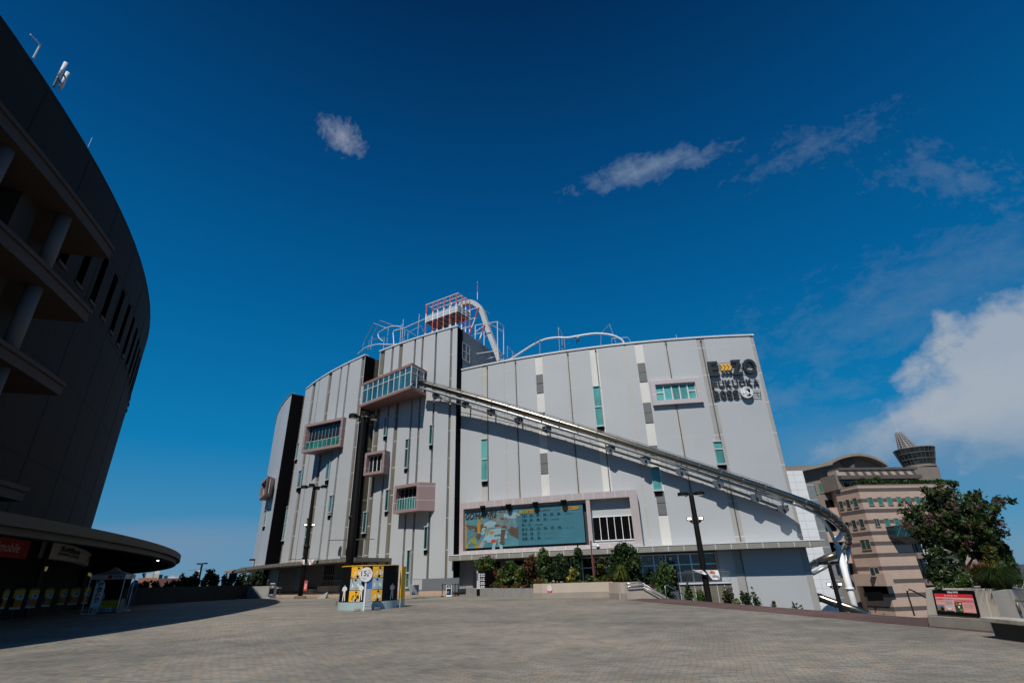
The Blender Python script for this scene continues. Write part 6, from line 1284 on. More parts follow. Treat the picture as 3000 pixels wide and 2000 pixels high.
# soil between wall and building
back = [tuple(EZ.pt(RR + 4.6, p, 0)[:2]) for p in (-23, -19, -15, -11)]
m = MB(); m.prism([tuple(w1 + np.array([.2, .2])), tuple(w2 + np.array([.2, .25])), tuple(w4 + np.array([0, .3])), tuple(w5 + np.array([0, .3])), tuple(w7 + np.array([.2, .3])), (w7[0] + 4.5, w7[1] + 7.5)] + back[::-1], .02, .62); struct(m.build('planting_soil', SOIL))
m = MB(); m.prism([(w7[0] + .3, w7[1] + .6), (w7[0] + 9, w7[1] + 3), (26, 60), (22, 64), (w7[0] + 4.5, w7[1] + 7.6)], -6.5, [-2.4, -3.2, -5.0, -4.0, -2.4]); struct(m.build('planted_slope', SOIL))

SZ = .60
def at_px(x, y, D, crp=K23, z=SZ): p = bp(crp(x, y), D); return (p[0], p[1], z)
def hpx(x, y, base, crp=K23): return max(topz(crp(x, y), base) - base[2], .2)
def wpx(xa, xb, y, D, crp=K23): return px_w(crp, xa, xb, y, D)
plants = [ # label, base px x, D, top px y, left, right, mats, n, size, shape, nb
 ('thin pale green tree behind the black kiosk', 150, 66.5, 158, 55, 300, [LB, LG, LY], 420, .20, 'vase', 8),
 ('slender russet leaved shrub next to the kiosk', 318, 62.5, 285, 285, 345, [LR, LRED, LG], 300, .17, 'column', 6),
 ('yellow green upright shrub left of the broad green tree', 385, 60.5, 310, 345, 450, [LY, LB], 380, .16, 'cone', 7),
 ('broad mid green tree in front of the grey pillar', 520, 61.0, 185, 432, 632, [LG, LD, LB], 900, .20, 'round', 9),
 ('narrow column of yellow variegated leaves', 640, 58.0, 255, 600, 680, [LLIME, LY, LG], 380, .16, 'column', 7),
 ('reddish brown topped tree among the green ones', 790, 57.5, 158, 705, 880, [LR, LG, LD, LR], 900, .18, 'vase', 9),
 ('tallest slim green tree overlapping the canopy edge', 985, 56.0, 48, 905, 1062, [LG, LD, LB], 1000, .19, 'column', 10),
 ('dense dark green bush behind the oval plaque', 1165, 55.0, 122, 1050, 1285, [LD, LBL, LG], 1300, .18, 'round', 10),
 ('light bush with pale yellow flowers', 1370, 53.5, 268, 1300, 1430, [LB, LG, FYEL], 420, .15, 'round', 7),
 ('sparse spindly tree rising above the shop windows', 1432, 55.5, 22, 1385, 1480, [LG, LD], 260, .19, 'vase', 7),
 ('small round dark bush at the foot of the red pole', 1565, 51.5, 372, 1515, 1620, [LD, LG], 420, .13, 'round', 6),
 ('bare stemmed multi trunk tree in front of the shop doors', 1755, 53.5, 165, 1680, 1830, [LG, LY, LR], 260, .17, 'vase', 7),
 ('loose light green shrub beside the dense tree', 1880, 52.0, 238, 1835, 1960, [LB, LG, LY], 420, .16, 'cone', 7),
]
for i, (lb, x, D, yt, xl, xr, ms, nn_, sz, sh, nb) in enumerate(plants):
    b = at_px(x, 470, D); shrub('small_tree' if yt < 200 else 'shrub', lb, 'tree' if yt < 200 else 'shrub', b, wpx(xl, xr, 400, D) * 1.4, hpx(x, yt, b), ms, int(nn_ * 3.6), sz * .9, 'trees and shrubs of the planting bed', 4 if sh != 'vase' else 6, .30 if sh == 'vase' else .12, nb, 10 + i, sh)
for i, (lb, x, D, yt, xl, xr) in enumerate((('dark filler shrub between the yellow shrub and the broad green tree', 465, 62.5, 330, 400, 560), ('shadowy shrub behind the yellow variegated column', 690, 60.0, 300, 600, 760), ('low dark shrub between the reddish tree and the tallest tree', 890, 58.0, 300, 820, 980), ('deep green shrub behind the pale flowered bush', 1330, 56.0, 300, 1260, 1430), ('dark shrub between the red pole and the bare stemmed tree', 1680, 54.0, 330, 1600, 1760), ('dark shrub left of the biggest tree', 1830, 53.5, 330, 1760, 1920))):
    b = at_px(x, 470, D); shrub('shrub', lb, 'shrub', b, wpx(xl, xr, 400, D) * 1.2, hpx(x, yt, b), [LBL, LD, LG], 900, .16, 'trees and shrubs of the planting bed', 3, .08, 9, 150 + i, 'round')
b = at_px(2090, 470, 50.5); dt = shrub('dense_tree', 'biggest dense dark green tree at the end of the planting bed', 'tree', b, wpx(1890, 2330, 250, 50.5), hpx(2090, -28, b), [LD, LG, LBL], 5200, .17, 'trees and shrubs of the planting bed', 6, .10, 16, 77, 'round')
low = [('bright green spilling clump at the wall end above the oval plaque', 1000, 50.2, 425, 940, 1075, [LB, LLIME], 300), ('grey green mound beside the bright spilling clump', 1090, 50.5, 450, 1060, 1120, [LG, FWHITE], 160), ('small red flowered mound on the beige wall', 1140, 50.4, 452, 1115, 1165, [LRED, LR], 160), ('white flowered low mound on the beige wall', 1195, 50.3, 462, 1165, 1235, [LG, FWHITE], 130), ('yellow green low mound below the pale flowered bush', 1440, 50.0, 440, 1390, 1520, [LLIME, LB], 260), ('green fern mound at the foot of the red pole', 1645, 49.0, 425, 1580, 1745, [LB, LG, LLIME], 420), ('red flowered mound in front of the bare stemmed tree', 1818, 49.0, 415, 1785, 1855, [LRED, LR], 220),
 ('dark red flower carpet nearest the kiosk', 300, 60.0, 492, 245, 365, [LRED, LR, LG], 320), ('scarlet and green flower carpet below the yellow shrub', 420, 58.5, 505, 365, 480, [LRED, LY, LG], 320), ('orange flower carpet along the concrete wall', 580, 56.0, 495, 520, 640, [LGOLD, LR, LG], 320), ('pale flower carpet midway on the concrete wall', 700, 53.5, 512, 650, 760, [FWHITE, LG, LRED], 260), ('red flower carpet where concrete meets beige wall', 800, 52.0, 512, 760, 838, [LRED, LG, LY], 220), ('yellow leaved tuft below the green tree', 860, 53.5, 440, 830, 890, [LY, LGOLD], 160)]
for i, (lb, x, D, yt, xl, xr, ms, nn_) in enumerate(low):
    b = at_px(x, 480, D, z=.6); shrub('low_plant', lb, 'flowering plant', b, wpx(xl, xr, 470, D), max(hpx(x, yt, b), .35), ms, int(nn_ * 1.3), .11, 'low plants of the planting bed', 0, .05, 6, 40 + i, 'round', depth=1.2)
grass_clump('grass_clump', 'arching yellow green grass hanging over the beige wall corner', at_px(1990, 480, 48.3, z=.75), wpx(1850, 2110, 440, 48) * .5, 1.5, [LLIME, LB, LY], 420, seed=1); grass_clump('grass_clump', 'bronze tinted grass below the reddish tree', at_px(900, 480, 52.6, z=.6), .9, .95, [LBROWN, LG], 160, seed=2)
# plants on the slope below the plaza edge
slope = [('large loose green bush above the stair wall', 330, 985, 210, 470, 1250, 51.0, -1.6, [LG, LD, LB], 2200, 'round'), ('red flowering strip along the stair wall', 190, 1205, 140, 245, 1260, 47.5, -.6, [LRED, LR], 260, 'round'), ('lime green mound behind the stair handrail', 265, 1245, 215, 320, 1320, 46.5, -1.1, [LLIME, LB], 300, 'round'), ('leafy green bush left of the flag lamp post', 570, 1190, 500, 640, 1370, 47.0, -2.2, [LB, LG, LD], 800, 'cone'), ('rounded green bush at the foot of the flag lamp post', 690, 1270, 610, 765, 1380, 46.0, -2.4, [LB, LG], 900, 'round'), ('brown twiggy shrub in front of the olive terrace', 930, 1245, 850, 1040, 1400, 45.0, -2.6, [LR, LG, LD], 460, 'vase'), ('low lime tuft beside the twiggy shrub', 1040, 1345, 985, 1105, 1410, 43.0, -2.0, [LLIME, LY], 260, 'round'), ('dark green shrub left of the airy sapling', 1145, 1285, 1095, 1205, 1410, 43.0, -2.4, [LG, LD], 620, 'vase'), ('airy thin sapling with bright leaves against the pale wall', 1235, 1262, 1195, 1300, 1410, 42.5, -2.6, [LB, LG], 200, 'vase'), ('tiny weed sprouting past the plaza edge', 1395, 1378, 1375, 1425, 1425, 38.0, -1.6, [LD, LR], 60, 'vase'), ('row of low sprigs just beyond the paving band', 1620, 1408, 1480, 1700, 1430, 34.0, -1.3, [LG, LR], 90, 'round')]
for i, (lb, x, yt, xl, xr, yb, D, z, ms, nn_, sh) in enumerate(slope):
    b = at_px(x, yb, D, K5, z); shrub('shrub', lb, 'shrub', b, wpx(xl, xr, yb, D, K5), max(hpx(x, yt, b, K5), .3), ms, int(nn_ * 1.3), .13, 'shrubs below the plaza edge', 4 if nn_ > 150 else 2, .2, 7, 60 + i, sh)
# camera pole in the bed
cb_ = at_px(1630, 430, 52.0); zt = topz(K8(1545, 662), cb_); cp_ = thing('camera_pole', 'slim red brown pole with white security cameras in the planting bed', 'camera pole', cb_)
m = MB(); m.lathe((cb_[0], cb_[1]), [(.085, .6), (.075, zt)], 12); m.build('pole', mat('red brown paint', (.20, .05, .04), .5), cp_); zc = topz(K8(1565, 710), cb_); m = MB(); m.bar((cb_[0], cb_[1], zc), (cb_[0] + .65, cb_[1] - .1, zc), .04, 6); m.obox((cb_[0] + .3, cb_[1] - .12), 0, .2, .11, zc - .1, zc + .16); m.build('camera_housing', WHITE, cp_, bevel=.02); m = MB(); m.lathe((cb_[0] + .62, cb_[1] - .1), [(.05, zc + .05), (.19, zc - .05), (.19, zc - .2)], 14); h = m.build('dome_camera', WHITE, cp_, smooth=True); m = MB(); m.ball((cb_[0] + .62, cb_[1] - .1, zc - .22), .16, n=12); m.build('dome_lens', PBLACK, h, smooth=True)
eb = atz(K5(346, 1360), 0.0); m = MB(); zt = topz(K5(333, 1222), eb); e2 = bp(K5(620, 1372), 44.0); ep = np.array([eb[0], eb[1], 0]); m.tube([ep, ep + up_ * (zt - .08), ep + np.array([.06, .05, zt]), ep + np.array([.25, .2, zt - .02]), np.array([e2[0], e2[1], e2[2]])], .03, 8); m.bar(ep + np.array([2.3, 1.6, -1.5]), ep + np.array([2.3, 1.6, zt - .9]), .025, 6); tag(m.build('stair_rail', SILVER, smooth=True), 'hooked steel stair rail starting at the paving band edge', 'handrail')

# =================================================================== near planter with the garden board
zpl = .37; F0, F1, F2 = atz(K16(545, 1140), 0)[:2], atz(K16(1862, 1252), 0)[:2], atz(K16(2092, 1277), 0)[:2]
q0, q1, q2 = atz(K16(492, 918), zpl)[:2], atz(K16(1800, 1035), zpl)[:2], atz(K16(1925, 1018), zpl)[:2]
pn = thing('stone_planter', 'battered grey beige stone planter holding the flowering tree', 'planter', (F0[0] + 1, F0[1], 0))
bk = np.array([3.4, 1.2])
def loft(lo, hi, z0, z1):
    m = MB(); n = len(lo); m.add([(*p, z0) for p in lo] + [(*p, z1) for p in hi], [tuple(range(n - 1, -1, -1)), tuple(range(n, 2 * n))] + [(i, (i + 1) % n, n + (i + 1) % n, n + i) for i in range(n)]); return m
PF = Plane((*F0, 0), (*F1, 0)); zpl = .5 * (PF.hit(K16(492, 912))[1] + PF.hit(K16(1790, 1030))[1])
def pf(uv, o):
    d = ray(*uv); P = EYE + d * (((PF.p + PF.n * o - EYE) @ PF.n) / (d @ PF.n)); return P
q0, q1 = pf(K16(492, 918), -.01)[:2], pf(K16(1800, 1035), -.01)[:2]; q2 = atz(K16(1925, 1018), zpl)[:2]
E0, E1 = np.array(F2) + np.array([1.2, .55]), np.array(F0) + np.array([3.0, 2.6]); loft([F0, F1, F2, E0 + np.array([2, 0]), E1], [q0, q1, q2, E0 + np.array([2.05, .05]), E1], 0, zpl).build('plinth', mat('stone plinth', (.27, .245, .215), .85, var=.12, scale=2.5, streak=.25, bump=.3), pn, bevel=.015)
zt_p = topz(K16(462, 398), np.array([*atz(K16(490, 905), zpl)[:2], 0])); zt_p = float(pf(K16(462, 400), -.32)[2])
u0, u1 = pf(K16(492, 906), -.12)[:2], pf(K16(1742, 1000), -.12)[:2]; t0, t1 = pf(K16(462, 400), -.34)[:2], pf(K16(1592, 405), -.34)[:2]; u2 = u1 + np.array([1.15, .25]); _d = ray(*K16(2112, 868)); u2 = np.array([_d[0], _d[1]]) * ((u1[1] + .25) / _d[1]); _d = ray(*K16(1992, 420)); t2 = np.array([_d[0], _d[1]]) * ((t1[1] + .25) / _d[1])
d3 = np.array([1.9, 1.15]); STN = mat('planter stone', (.385, .35, .305), .85, var=.08, scale=2.5, streak=.2, bump=.3)
loft([u0, u1, u2, u2 + d3, u0 + np.array([3.0, 2.7])], [t0, t1, t2, t2 + d3, t0 + np.array([2.9, 2.6])], zpl + .002, zt_p).build('body', STN, pn, bevel=.02)
loft([t2 + d3 * .3, atz(K16(2360, 540), .9)[:2] + np.array([0, .9]), atz(K16(2360, 540), .9)[:2] + np.array([6, 4.5]), t0 + np.array([7.0, 6.0]), t0 + np.array([2.9, 2.5])], [t2 + d3 * .3, atz(K16(2360, 540), .9)[:2] + np.array([0, .9]), atz(K16(2360, 540), .9)[:2] + np.array([6, 4.5]), t0 + np.array([7.0, 6.0]), t0 + np.array([2.9, 2.5])], -.5, zt_p - .03).build('rear_block', STN, pn)
# board on the sloping face
def lerp(a_, b_, t): return a_ * (1 - t) + b_ * t
c00 = np.array([*u0, zpl]); c10 = np.array([*u1, zpl]); c11 = np.array([*t1, zt_p]); c01 = np.array([*t0, zt_p]); fn_ = np.cross(c10 - c00, c01 - c00); fn_ /= np.linalg.norm(fn_); fn_ = fn_ if fn_ @ (EYE - c00) > 0 else -fn_
def onface(uv): d = ray(*uv); return EYE + d * (((c00 - EYE) @ fn_) / (d @ fn_))
B = [onface(K16(*p)) for p in ((715, 905), (1532, 965), (1402, 458), (610, 440))]
gb = thing('garden_board', 'black framed red information board fixed on the stone planter', 'information board', tuple(B[0]))
bl = lambda u, v, l: tuple(lerp(lerp(B[0], B[1], u), lerp(B[3], B[2], u), v) + fn_ * l)
m = MB(); m.add([bl(u, v, .035) for u, v in ((0, 0), (1, 0), (1, 1), (0, 1))] + [bl(u, v, -.02) for u, v in ((0, 0), (1, 0), (1, 1), (0, 1))], [(0, 1, 2, 3), (7, 6, 5, 4), (0, 4, 5, 1), (1, 5, 6, 2), (2, 6, 7, 3), (3, 7, 4, 0)]); m.build('frame', PBLACK, gb)
a = Art(lambda u, v, l: bl(u, v, .034 + l * .8)); a.rect(.04, .135, .955, .845, PPINK); a.rect(.045, .70, .955, .845, PRED); a.text('SoftBank HAWKS', .37, .875, .63, .955, PWHITE, .02); a.text('ホークス ガーデン', .28, .735, .60, .81, PWHITE, .02)
PP2 = mat('pale pink print', (.72, .46, .44), .5); a.rect(.05, .655, .95, .695, PP2); a.rect(.05, .605, .24, .645, PRED); a.rect(.26, .605, .48, .645, mat('mid red print', (.60, .15, .14))); a.rect(.50, .53, .945, .625, mat('mid red print', (.60, .15, .14))); a.text('大濠花壇', .66, .555, .80, .605, PRED, .02); a.rect(.27, .36, .475, .60, PP2)
for k in range(8): a.rect(.055, .565 - k * .024, .245, .575 - k * .024, PP2); a.rect(.28, .575 - k * .024, .46, .583 - k * .024, PGREY)
for k in range(15): a.rect(.735, .49 - k * .023, .93, .498 - k * .023, PP2)
a.rect(.065, .17, .24, .37, mat('photo blue', (.10, .22, .42))); a.poly([(.065, .17), (.24, .17), (.24, .26), (.15, .345), (.07, .27)], mat('photo olive', (.13, .17, .05))); a.poly([(.14, .17), (.22, .17), (.21, .30), (.16, .29)], PBLACK); a.rect(.265, .17, .47, .345, mat('photo pale', (.55, .50, .50))); a.ell(.365, .235, .085, .045, PRED); a.ell(.365, .24, .065, .03, PWHITE)
a.rect(.51, .155, .685, .51, mat('photo dark', (.03, .05, .02))); a.ell(.565, .44, .035, .045, mat('photo orange', (.45, .12, .03))); a.ell(.60, .33, .02, .05, PWHITE); a.ell(.64, .22, .04, .05, mat('photo green', (.15, .25, .05))); a.ell(.64, .45, .025, .03, PWHITE); a.build('print', gb)
# bench and low tube rail at the frame edge
s0, s1, s2 = atz(K16(1835, 940), .44)[:2], atz(K16(2000, 890), .44)[:2], atz(K16(2352, 985), .44)[:2]; dd = (s2 - s0); L_ = np.linalg.norm(dd); dd /= L_; nn2 = np.array([-dd[1], dd[0]]); nn2 = nn2 if nn2[1] > 0 else -nn2
be = thing('stone_bench', 'weathered pale stone bench at the edge beside the planter', 'bench', (s0[0], s0[1], 0)); m = MB(); m.prism([tuple(s0), tuple(s0 + dd * 2.2), tuple(s0 + dd * 2.2 + nn2 * .5), tuple(s0 + nn2 * .5 + dd * .12)], .345, .44); m.build('seat', mat('weathered bench stone', (.44, .41, .35), .9, var=.25, scale=5, streak=.6, bump=.4), be, bevel=.012)
m = MB(); q = s0 + dd * .3 + nn2 * .12; m.prism([tuple(q), tuple(q + dd * 1.8), tuple(q + dd * 1.8 + nn2 * .3), tuple(q + nn2 * .3)], 0, .342); m.build('support', mat('bench shade tone', (.06, .055, .05), .9), be)  # near-black colour paints in the shade below the seat
r0 = bp(K16(2090, 640), 20.0); r1 = bp(K16(2400, 655), 19.4); m = MB(); m.tube([bp(K16(2150, 790), 20.1), bp(K16(2085, 690), 20.0), r0 + np.array([.03, 0, .02]), r1], .03, 8); m.bar(bp(K16(2210, 660), 19.7), bp(K16(2290, 890), 19.7), .03, 8); tag(m.build('tube_rail', mat('bronze tube', (.16, .14, .12), .4, .4), smooth=True), 'bronze grey tube rail above the stone bench', 'rail')
hs0 = atz(K16(258, 935), 0); m = MB(); zt = topz(K16(130, 440), hs0); h0 = np.array([hs0[0], hs0[1], 0]); h2 = bp(K16(470, 585), hypot(hs0[0], hs0[1]) - .2); m.tube(spline([h0, h0 + up_ * zt * .55, h0 + up_ * (zt - .10), h0 + np.array([.05, -.02, zt]), h0 + np.array([.16, -.04, zt - .01]), h2], 4), .026, 8); tag(m.build('hand_rail', CHROME, smooth=True), 'short polished steel handrail curling down beside the stone planter', 'handrail')

# flowering tree and the plants around it
mt = thing('crape_myrtle', 'open flowering tree with pink blossom clusters above the stone planter', 'tree', (*bp(K17(800, 1390), 23.6)[:2], zt_p)); tb_ = np.array([*bp(K17(830, 1390), 23.6)[:2], zt_p]); rng = np.random.default_rng(5)
tips = [((560, 200), 19.3), ((640, 250), 19.8), ((450, 300), 19.0), ((170, 450), 18.6), ((300, 520), 18.6), ((250, 700), 18.2), ((460, 600), 19), ((700, 330), 20), ((760, 280), 19.6), ((960, 330), 19.6), ((1040, 330), 19.8), ((1140, 400), 19.8), ((1320, 380), 20.0), ((1280, 440), 19.4), ((1080, 480), 19), ((900, 450), 19.2), ((1160, 560), 19.4), ((1250, 650), 19.6), ((1310, 760), 19.8), ((1040, 640), 18.8), ((850, 600), 18.8), ((700, 560), 19), ((560, 700), 18.6), ((740, 740), 18.8), ((960, 780), 19), ((1150, 800), 19.3), ((620, 480), 19.2), ((560, 380), 19.2), ((420, 700), 18.5), ((820, 480), 19.4), ((620, 840), 18.8), ((500, 820), 18.7), ((860, 880), 19)]
tr = MB(); blobs = []; fb = []
for k, (p, D) in enumerate(tips):
    c = bp(K17(*p), D + 4.1); fork = tb_ + (c - tb_) * .42 + np.array([0, 0, .35]) + rng.normal(size=3) * .12
    tr.tube(spline([tb_ + rng.normal(size=3) * np.array([.10, .10, 0]), tb_ + (fork - tb_) * .5 + rng.normal(size=3) * .06, fork, c], 3), [.05, .045, .04, .035, .032, .03, .025, .02, .015, .008], 5)
    for t in (.55, .68, .80, .91, 1.0): q = tb_ + (c - tb_) * t + np.array([0, 0, .30 * sin(pi * t)]) * .8 + rng.normal(size=3) * .10; s_ = (.30, .33, .31, .26, .18)[(.55, .68, .80, .91, 1.0).index(t)]; blobs.append((*q, s_, s_, s_ * .65))
tr.build('trunk', BARK, mt); P, F, mi = leaves_mb(blobs, 11000, .078, nm=4, shell=.2, elong=1.9, rng=rng); leaf_obj('crown', P, F, mi, [LG, LD, LBL, leaf('leaf olive', (.075, .085, .02))], mt)
for p, D, s_ in (((260, 460), 18.5, .16), ((225, 690), 18.1, .22), ((240, 740), 18.1, .18), ((480, 590), 18.8, .17), ((465, 680), 18.4, .20), ((430, 860), 18.5, .12), ((140, 690), 18.1, .10), ((750, 470), 19, .20), ((940, 490), 18.8, .12), ((1020, 490), 18.8, .12), ((790, 545), 18.7, .15), ((1100, 710), 18.9, .17), ((1300, 690), 19.5, .17), ((1340, 770), 19.6, .12), ((900, 690), 18.8, .2), ((610, 880), 18.7, .12), ((920, 905), 18.8, .16), ((510, 790), 18.5, .14), ((1250, 420), 19.4, .16), ((690, 770), 18.6, .15), ((935, 830), 18.7, .14), ((600, 590), 18.7, .13)): c = bp(K17(*p), D + 3.9); fb.append((*c, s_ * 1.05, s_ * 1.05, s_ * .75))
P, F, mi = leaves_mb(fb, 900, .05, nm=3, shell=.1, elong=1.2, rng=rng); leaf_obj('blossom', P, F, mi, [FPINK, leaf('deep pink blossom', (.13, .05, .06)), LG], mt)
near = [('dark leafy shrub with white flowers below the flowering tree', 700, 940, 430, 1010, 1400, 18.2, [LG, LD, FWHITE, LBL], 3000, .075, 14), ('dense dark undergrowth behind the information board', 780, 1120, 560, 1180, 1400, 18.8, [LBL, LD, LG], 2600, .08, 14), ('golden leaved shrub on the bench side of the flowering tree', 1230, 860, 1120, 1400, 1250, 19.6, [LGOLD, LG, LD], 1500, .075, 9), ('dark glossy shrub at the frame edge behind the planter', 1480, 850, 1380, 1640, 1420, 20.5, [LBL, LD, LG], 2400, .085, 12), ('green shrub mass behind the russet grass', 1280, 1000, 1080, 1500, 1400, 20.0, [LD, LG, LBL], 2600, .08, 12), ('bright green creeper at the planter rim above the board', 840, 1360, 740, 960, 1410, 17.0, [LB, LG], 420, .06, 7), ('pale green creeper spilling over the planter corner', 620, 1365, 520, 690, 1425, 17.0, [LY, LB, LD], 320, .06, 6), ('light green fern in front of the dark undergrowth', 900, 1255, 820, 970, 1340, 17.4, [LB, LG], 260, .07, 6)]
for i, (lb, x, yt, xl, xr, yb, D, ms, nn_, sz, nb) in enumerate(near):
    D += 3.7; b = at_px(x, yb, D, K17, zt_p - .05); shrub('shrub', lb, 'shrub', b, wpx(xl, xr, yb, D, K17), max(hpx(x, yt, b, K17), .12), ms, nn_, sz * 1.15, 'plants of the stone planter', 4 if nn_ > 500 else 0, .1, nb, 90 + i, 'round', depth=min(wpx(xl, xr, yb, D, K17), 1.4))
b = at_px(2400, 860, 21.2, K16, .2); shrub('shrub', 'small leafy shrub low behind the bench and tube rail', 'shrub', b, 1.1, .9, [LD, LG, LB], 1000, .06, 'plants of the stone planter', 3, .1, 8, 130, 'round')
grass_clump('grass_clump', 'russet brown grass clump on the stone planter', at_px(1150, 1410, 20.4, K17, zt_p - .03), .52, .62, [LBROWN, LBROWN, LR], 1500, 'grasses of the stone planter', 5, .8, .0035); grass_clump('grass_clump', 'long green grass drooping over the planter corner', at_px(1310, 1405, 20.2, K17, zt_p - .03), .85, .62, [LG, LB, LD], 1000, 'grasses of the stone planter', 6, 1.0, .0032)

# =================================================================== tent, banners and flags below the stadium canopy
tz0 = 0.0; tcn = bp(K19(640, 1400), 57.0); pk = topz(K19(660, 565), tcn); ev = topz(K19(660, 735), tcn); vb = ev - .32; f3 = np.array([tcn[0], tcn[1]]) / 58.5; t3 = np.array([f3[1], -f3[0]])
hw = px_w(K19, 105, 1045, 780, 58.5) / 2; c2 = np.array([tcn[0], tcn[1]]); A0 = c2 - t3 * hw * 1.0 - f3 * .1; A1 = c2 + t3 * hw * .52 - f3 * 1.3; A2 = c2 + t3 * hw * 1.0 + f3 * .9; A3 = A0 + A2 - A1
tn = thing('pop_up_tent', 'small white pop up tent with a lettered valance below the stadium canopy', 'tent', (c2[0], c2[1], 0)); TENT = mat('tent cloth', (.74, .76, .80), .8, var=.06)
cc = (A0 + A1 + A2 + A3) / 4; Q = [A0, A1, A2, A3]; m = MB(); m.add([(*q, ev) for q in Q] + [(*cc, pk)] + [(*((q * .35 + cc * .65)), ev + (pk - ev) * .45) for q in Q], [(0, 1, 6, 5), (1, 2, 7, 6), (2, 3, 8, 7), (3, 0, 5, 8), (5, 6, 4), (6, 7, 4), (7, 8, 4), (8, 5, 4)] ); m.build('roof', TENT, tn)
m = MB()
for a_, b_ in zip(Q, Q[1:] + Q[:1]): m.add([(*a_, ev), (*b_, ev), (*b_, vb), (*a_, vb)], [(0, 1, 2, 3)])
va = m.build('valance', TENT, tn); vp = Plane((*A0, 0), (*A1, 0)); a = Art(lambda u, v, l: vp.pt(vp.L * u, vb + (ev - vb) * v, l)); a.rect(.50, .1, .61, .85, SRED); a.text('PayPay', .65, .2, .93, .75, PBLACK, .03); a.build('lettering', va)
vp2 = Plane((*A1, 0), (*A2, 0)); a = Art(lambda u, v, l: vp2.pt(vp2.L * u, vb + (ev - vb) * v, l)); a.poly([(.45, .2), (.65, .95), (.75, .5), (.6, .15)], SRED); a.build('emblem', va)
for q in Q: m = MB(); m.bar((*q, 0), (*q, ev), .035, 6); m.build('leg', SILVER, tn)
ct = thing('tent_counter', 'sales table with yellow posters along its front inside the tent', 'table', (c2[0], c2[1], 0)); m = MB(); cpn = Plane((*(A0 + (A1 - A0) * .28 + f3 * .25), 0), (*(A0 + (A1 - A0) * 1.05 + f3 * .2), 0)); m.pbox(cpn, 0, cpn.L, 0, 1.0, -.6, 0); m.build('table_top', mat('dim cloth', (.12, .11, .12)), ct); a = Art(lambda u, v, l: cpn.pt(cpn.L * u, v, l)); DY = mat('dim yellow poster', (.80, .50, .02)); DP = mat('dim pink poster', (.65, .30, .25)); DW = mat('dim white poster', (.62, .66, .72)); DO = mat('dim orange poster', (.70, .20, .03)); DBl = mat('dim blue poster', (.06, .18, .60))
for k in range(4): u = .02 + k * .245; a.rect(u, .1, u + .23, .92, DY); a.rect(u, .1, u + .23, .42, DP if k % 2 else DW); a.rect(u + .05, .6, u + .18, .7, DO); a.ell(u + .1, .25, .04, .08, DBl)
a.build('posters', ct)
def ray_circle(uv, arc, r):
    d = ray(*uv); d = d[:2] / np.linalg.norm(d[:2]); rel = -arc.O; b = rel @ d; return float(-b - sqrt(max(b * b - (rel @ rel - r * r), 0)))
def banner(label, uv0, uv1, D, kind, grp):
    P = bp(((uv0[0] + uv1[0]) / 2, uv1[1]), D); z1 = topz((uv1[0], uv0[1]), P); z0 = max(topz(uv1, P), .05); w_ = px_w(lambda x, y: (x, y), uv0[0], uv1[0], uv1[1], D); f2 = np.array([P[0], P[1]]) / D; t2 = np.array([f2[1], -f2[0]]); pl_ = Plane((P[0] - t2[0] * w_ / 2, P[1] - t2[1] * w_ / 2, 0), (P[0] + t2[0] * w_ / 2, P[1] + t2[1] * w_ / 2, 0))
    t = thing('banner_stand', label, 'banner', (P[0], P[1], 0), grp); m = MB(); m.pbox(pl_, 0, pl_.L, z0, z1, -.02, 0); m.build('sheet', DY, t); m = MB(); m.bar(pl_.pt(pl_.L / 2, 0, -.06), pl_.pt(pl_.L / 2, z1, -.06), .025, 5); m.pbox(pl_, -.05, pl_.L + .05, 0, .05, -.3, .1); m.build('stand', DKSTEEL, t)
    a = Art(lambda u, v, l: pl_.pt(pl_.L * u, z0 + (z1 - z0) * v, l)); a.rect(0, .90, 1, 1, PBLACK); a.text('PayPay', .1, .915, .9, .985, DW, .02); a.rect(.30, .45, 1, .68, DW); a.ell(.7, .60, .2, .05, DBl, 12); a.rect(.25, .10, 1, .42, DO); a.rect(0, .0, 1, .07, DW); a.rect(0, .12, .25, .50, (DBl, PBLACK, mat('dim teal poster', (.03, .16, .14)), mat('dim violet poster', (.14, .03, .22)))[kind]); a.build('print', t); return t
bn = [(-40, 960, 95, 1430, 1), (205, 950, 455, 1435, 1), (570, 945, 795, 1405, 0), (940, 940, 1135, 1375, 3), (1300, 930, 1465, 1335, 2), (1545, 925, 1755, 1335, 2), (1835, 905, 2005, 1310, 2)]
lbl = ['cut off at the picture edge', 'with a black figure, beside the cut off one', 'with a blue figure, third along the row', 'with a violet and blue figure mid row', 'with a teal figure, slimmest of the row', 'broadest, with an orange sign above it', 'closest to the pop up tent']
for (xa, y0, xb, y1, kd_), l in zip(bn, lbl): banner('yellow poster banner ' + l, K24(xa, y0), K24(xb, y1), ray_circle(K24((xa + xb) / 2, y1), ST, 107.0), kd_, 'yellow poster banners under the stadium canopy')
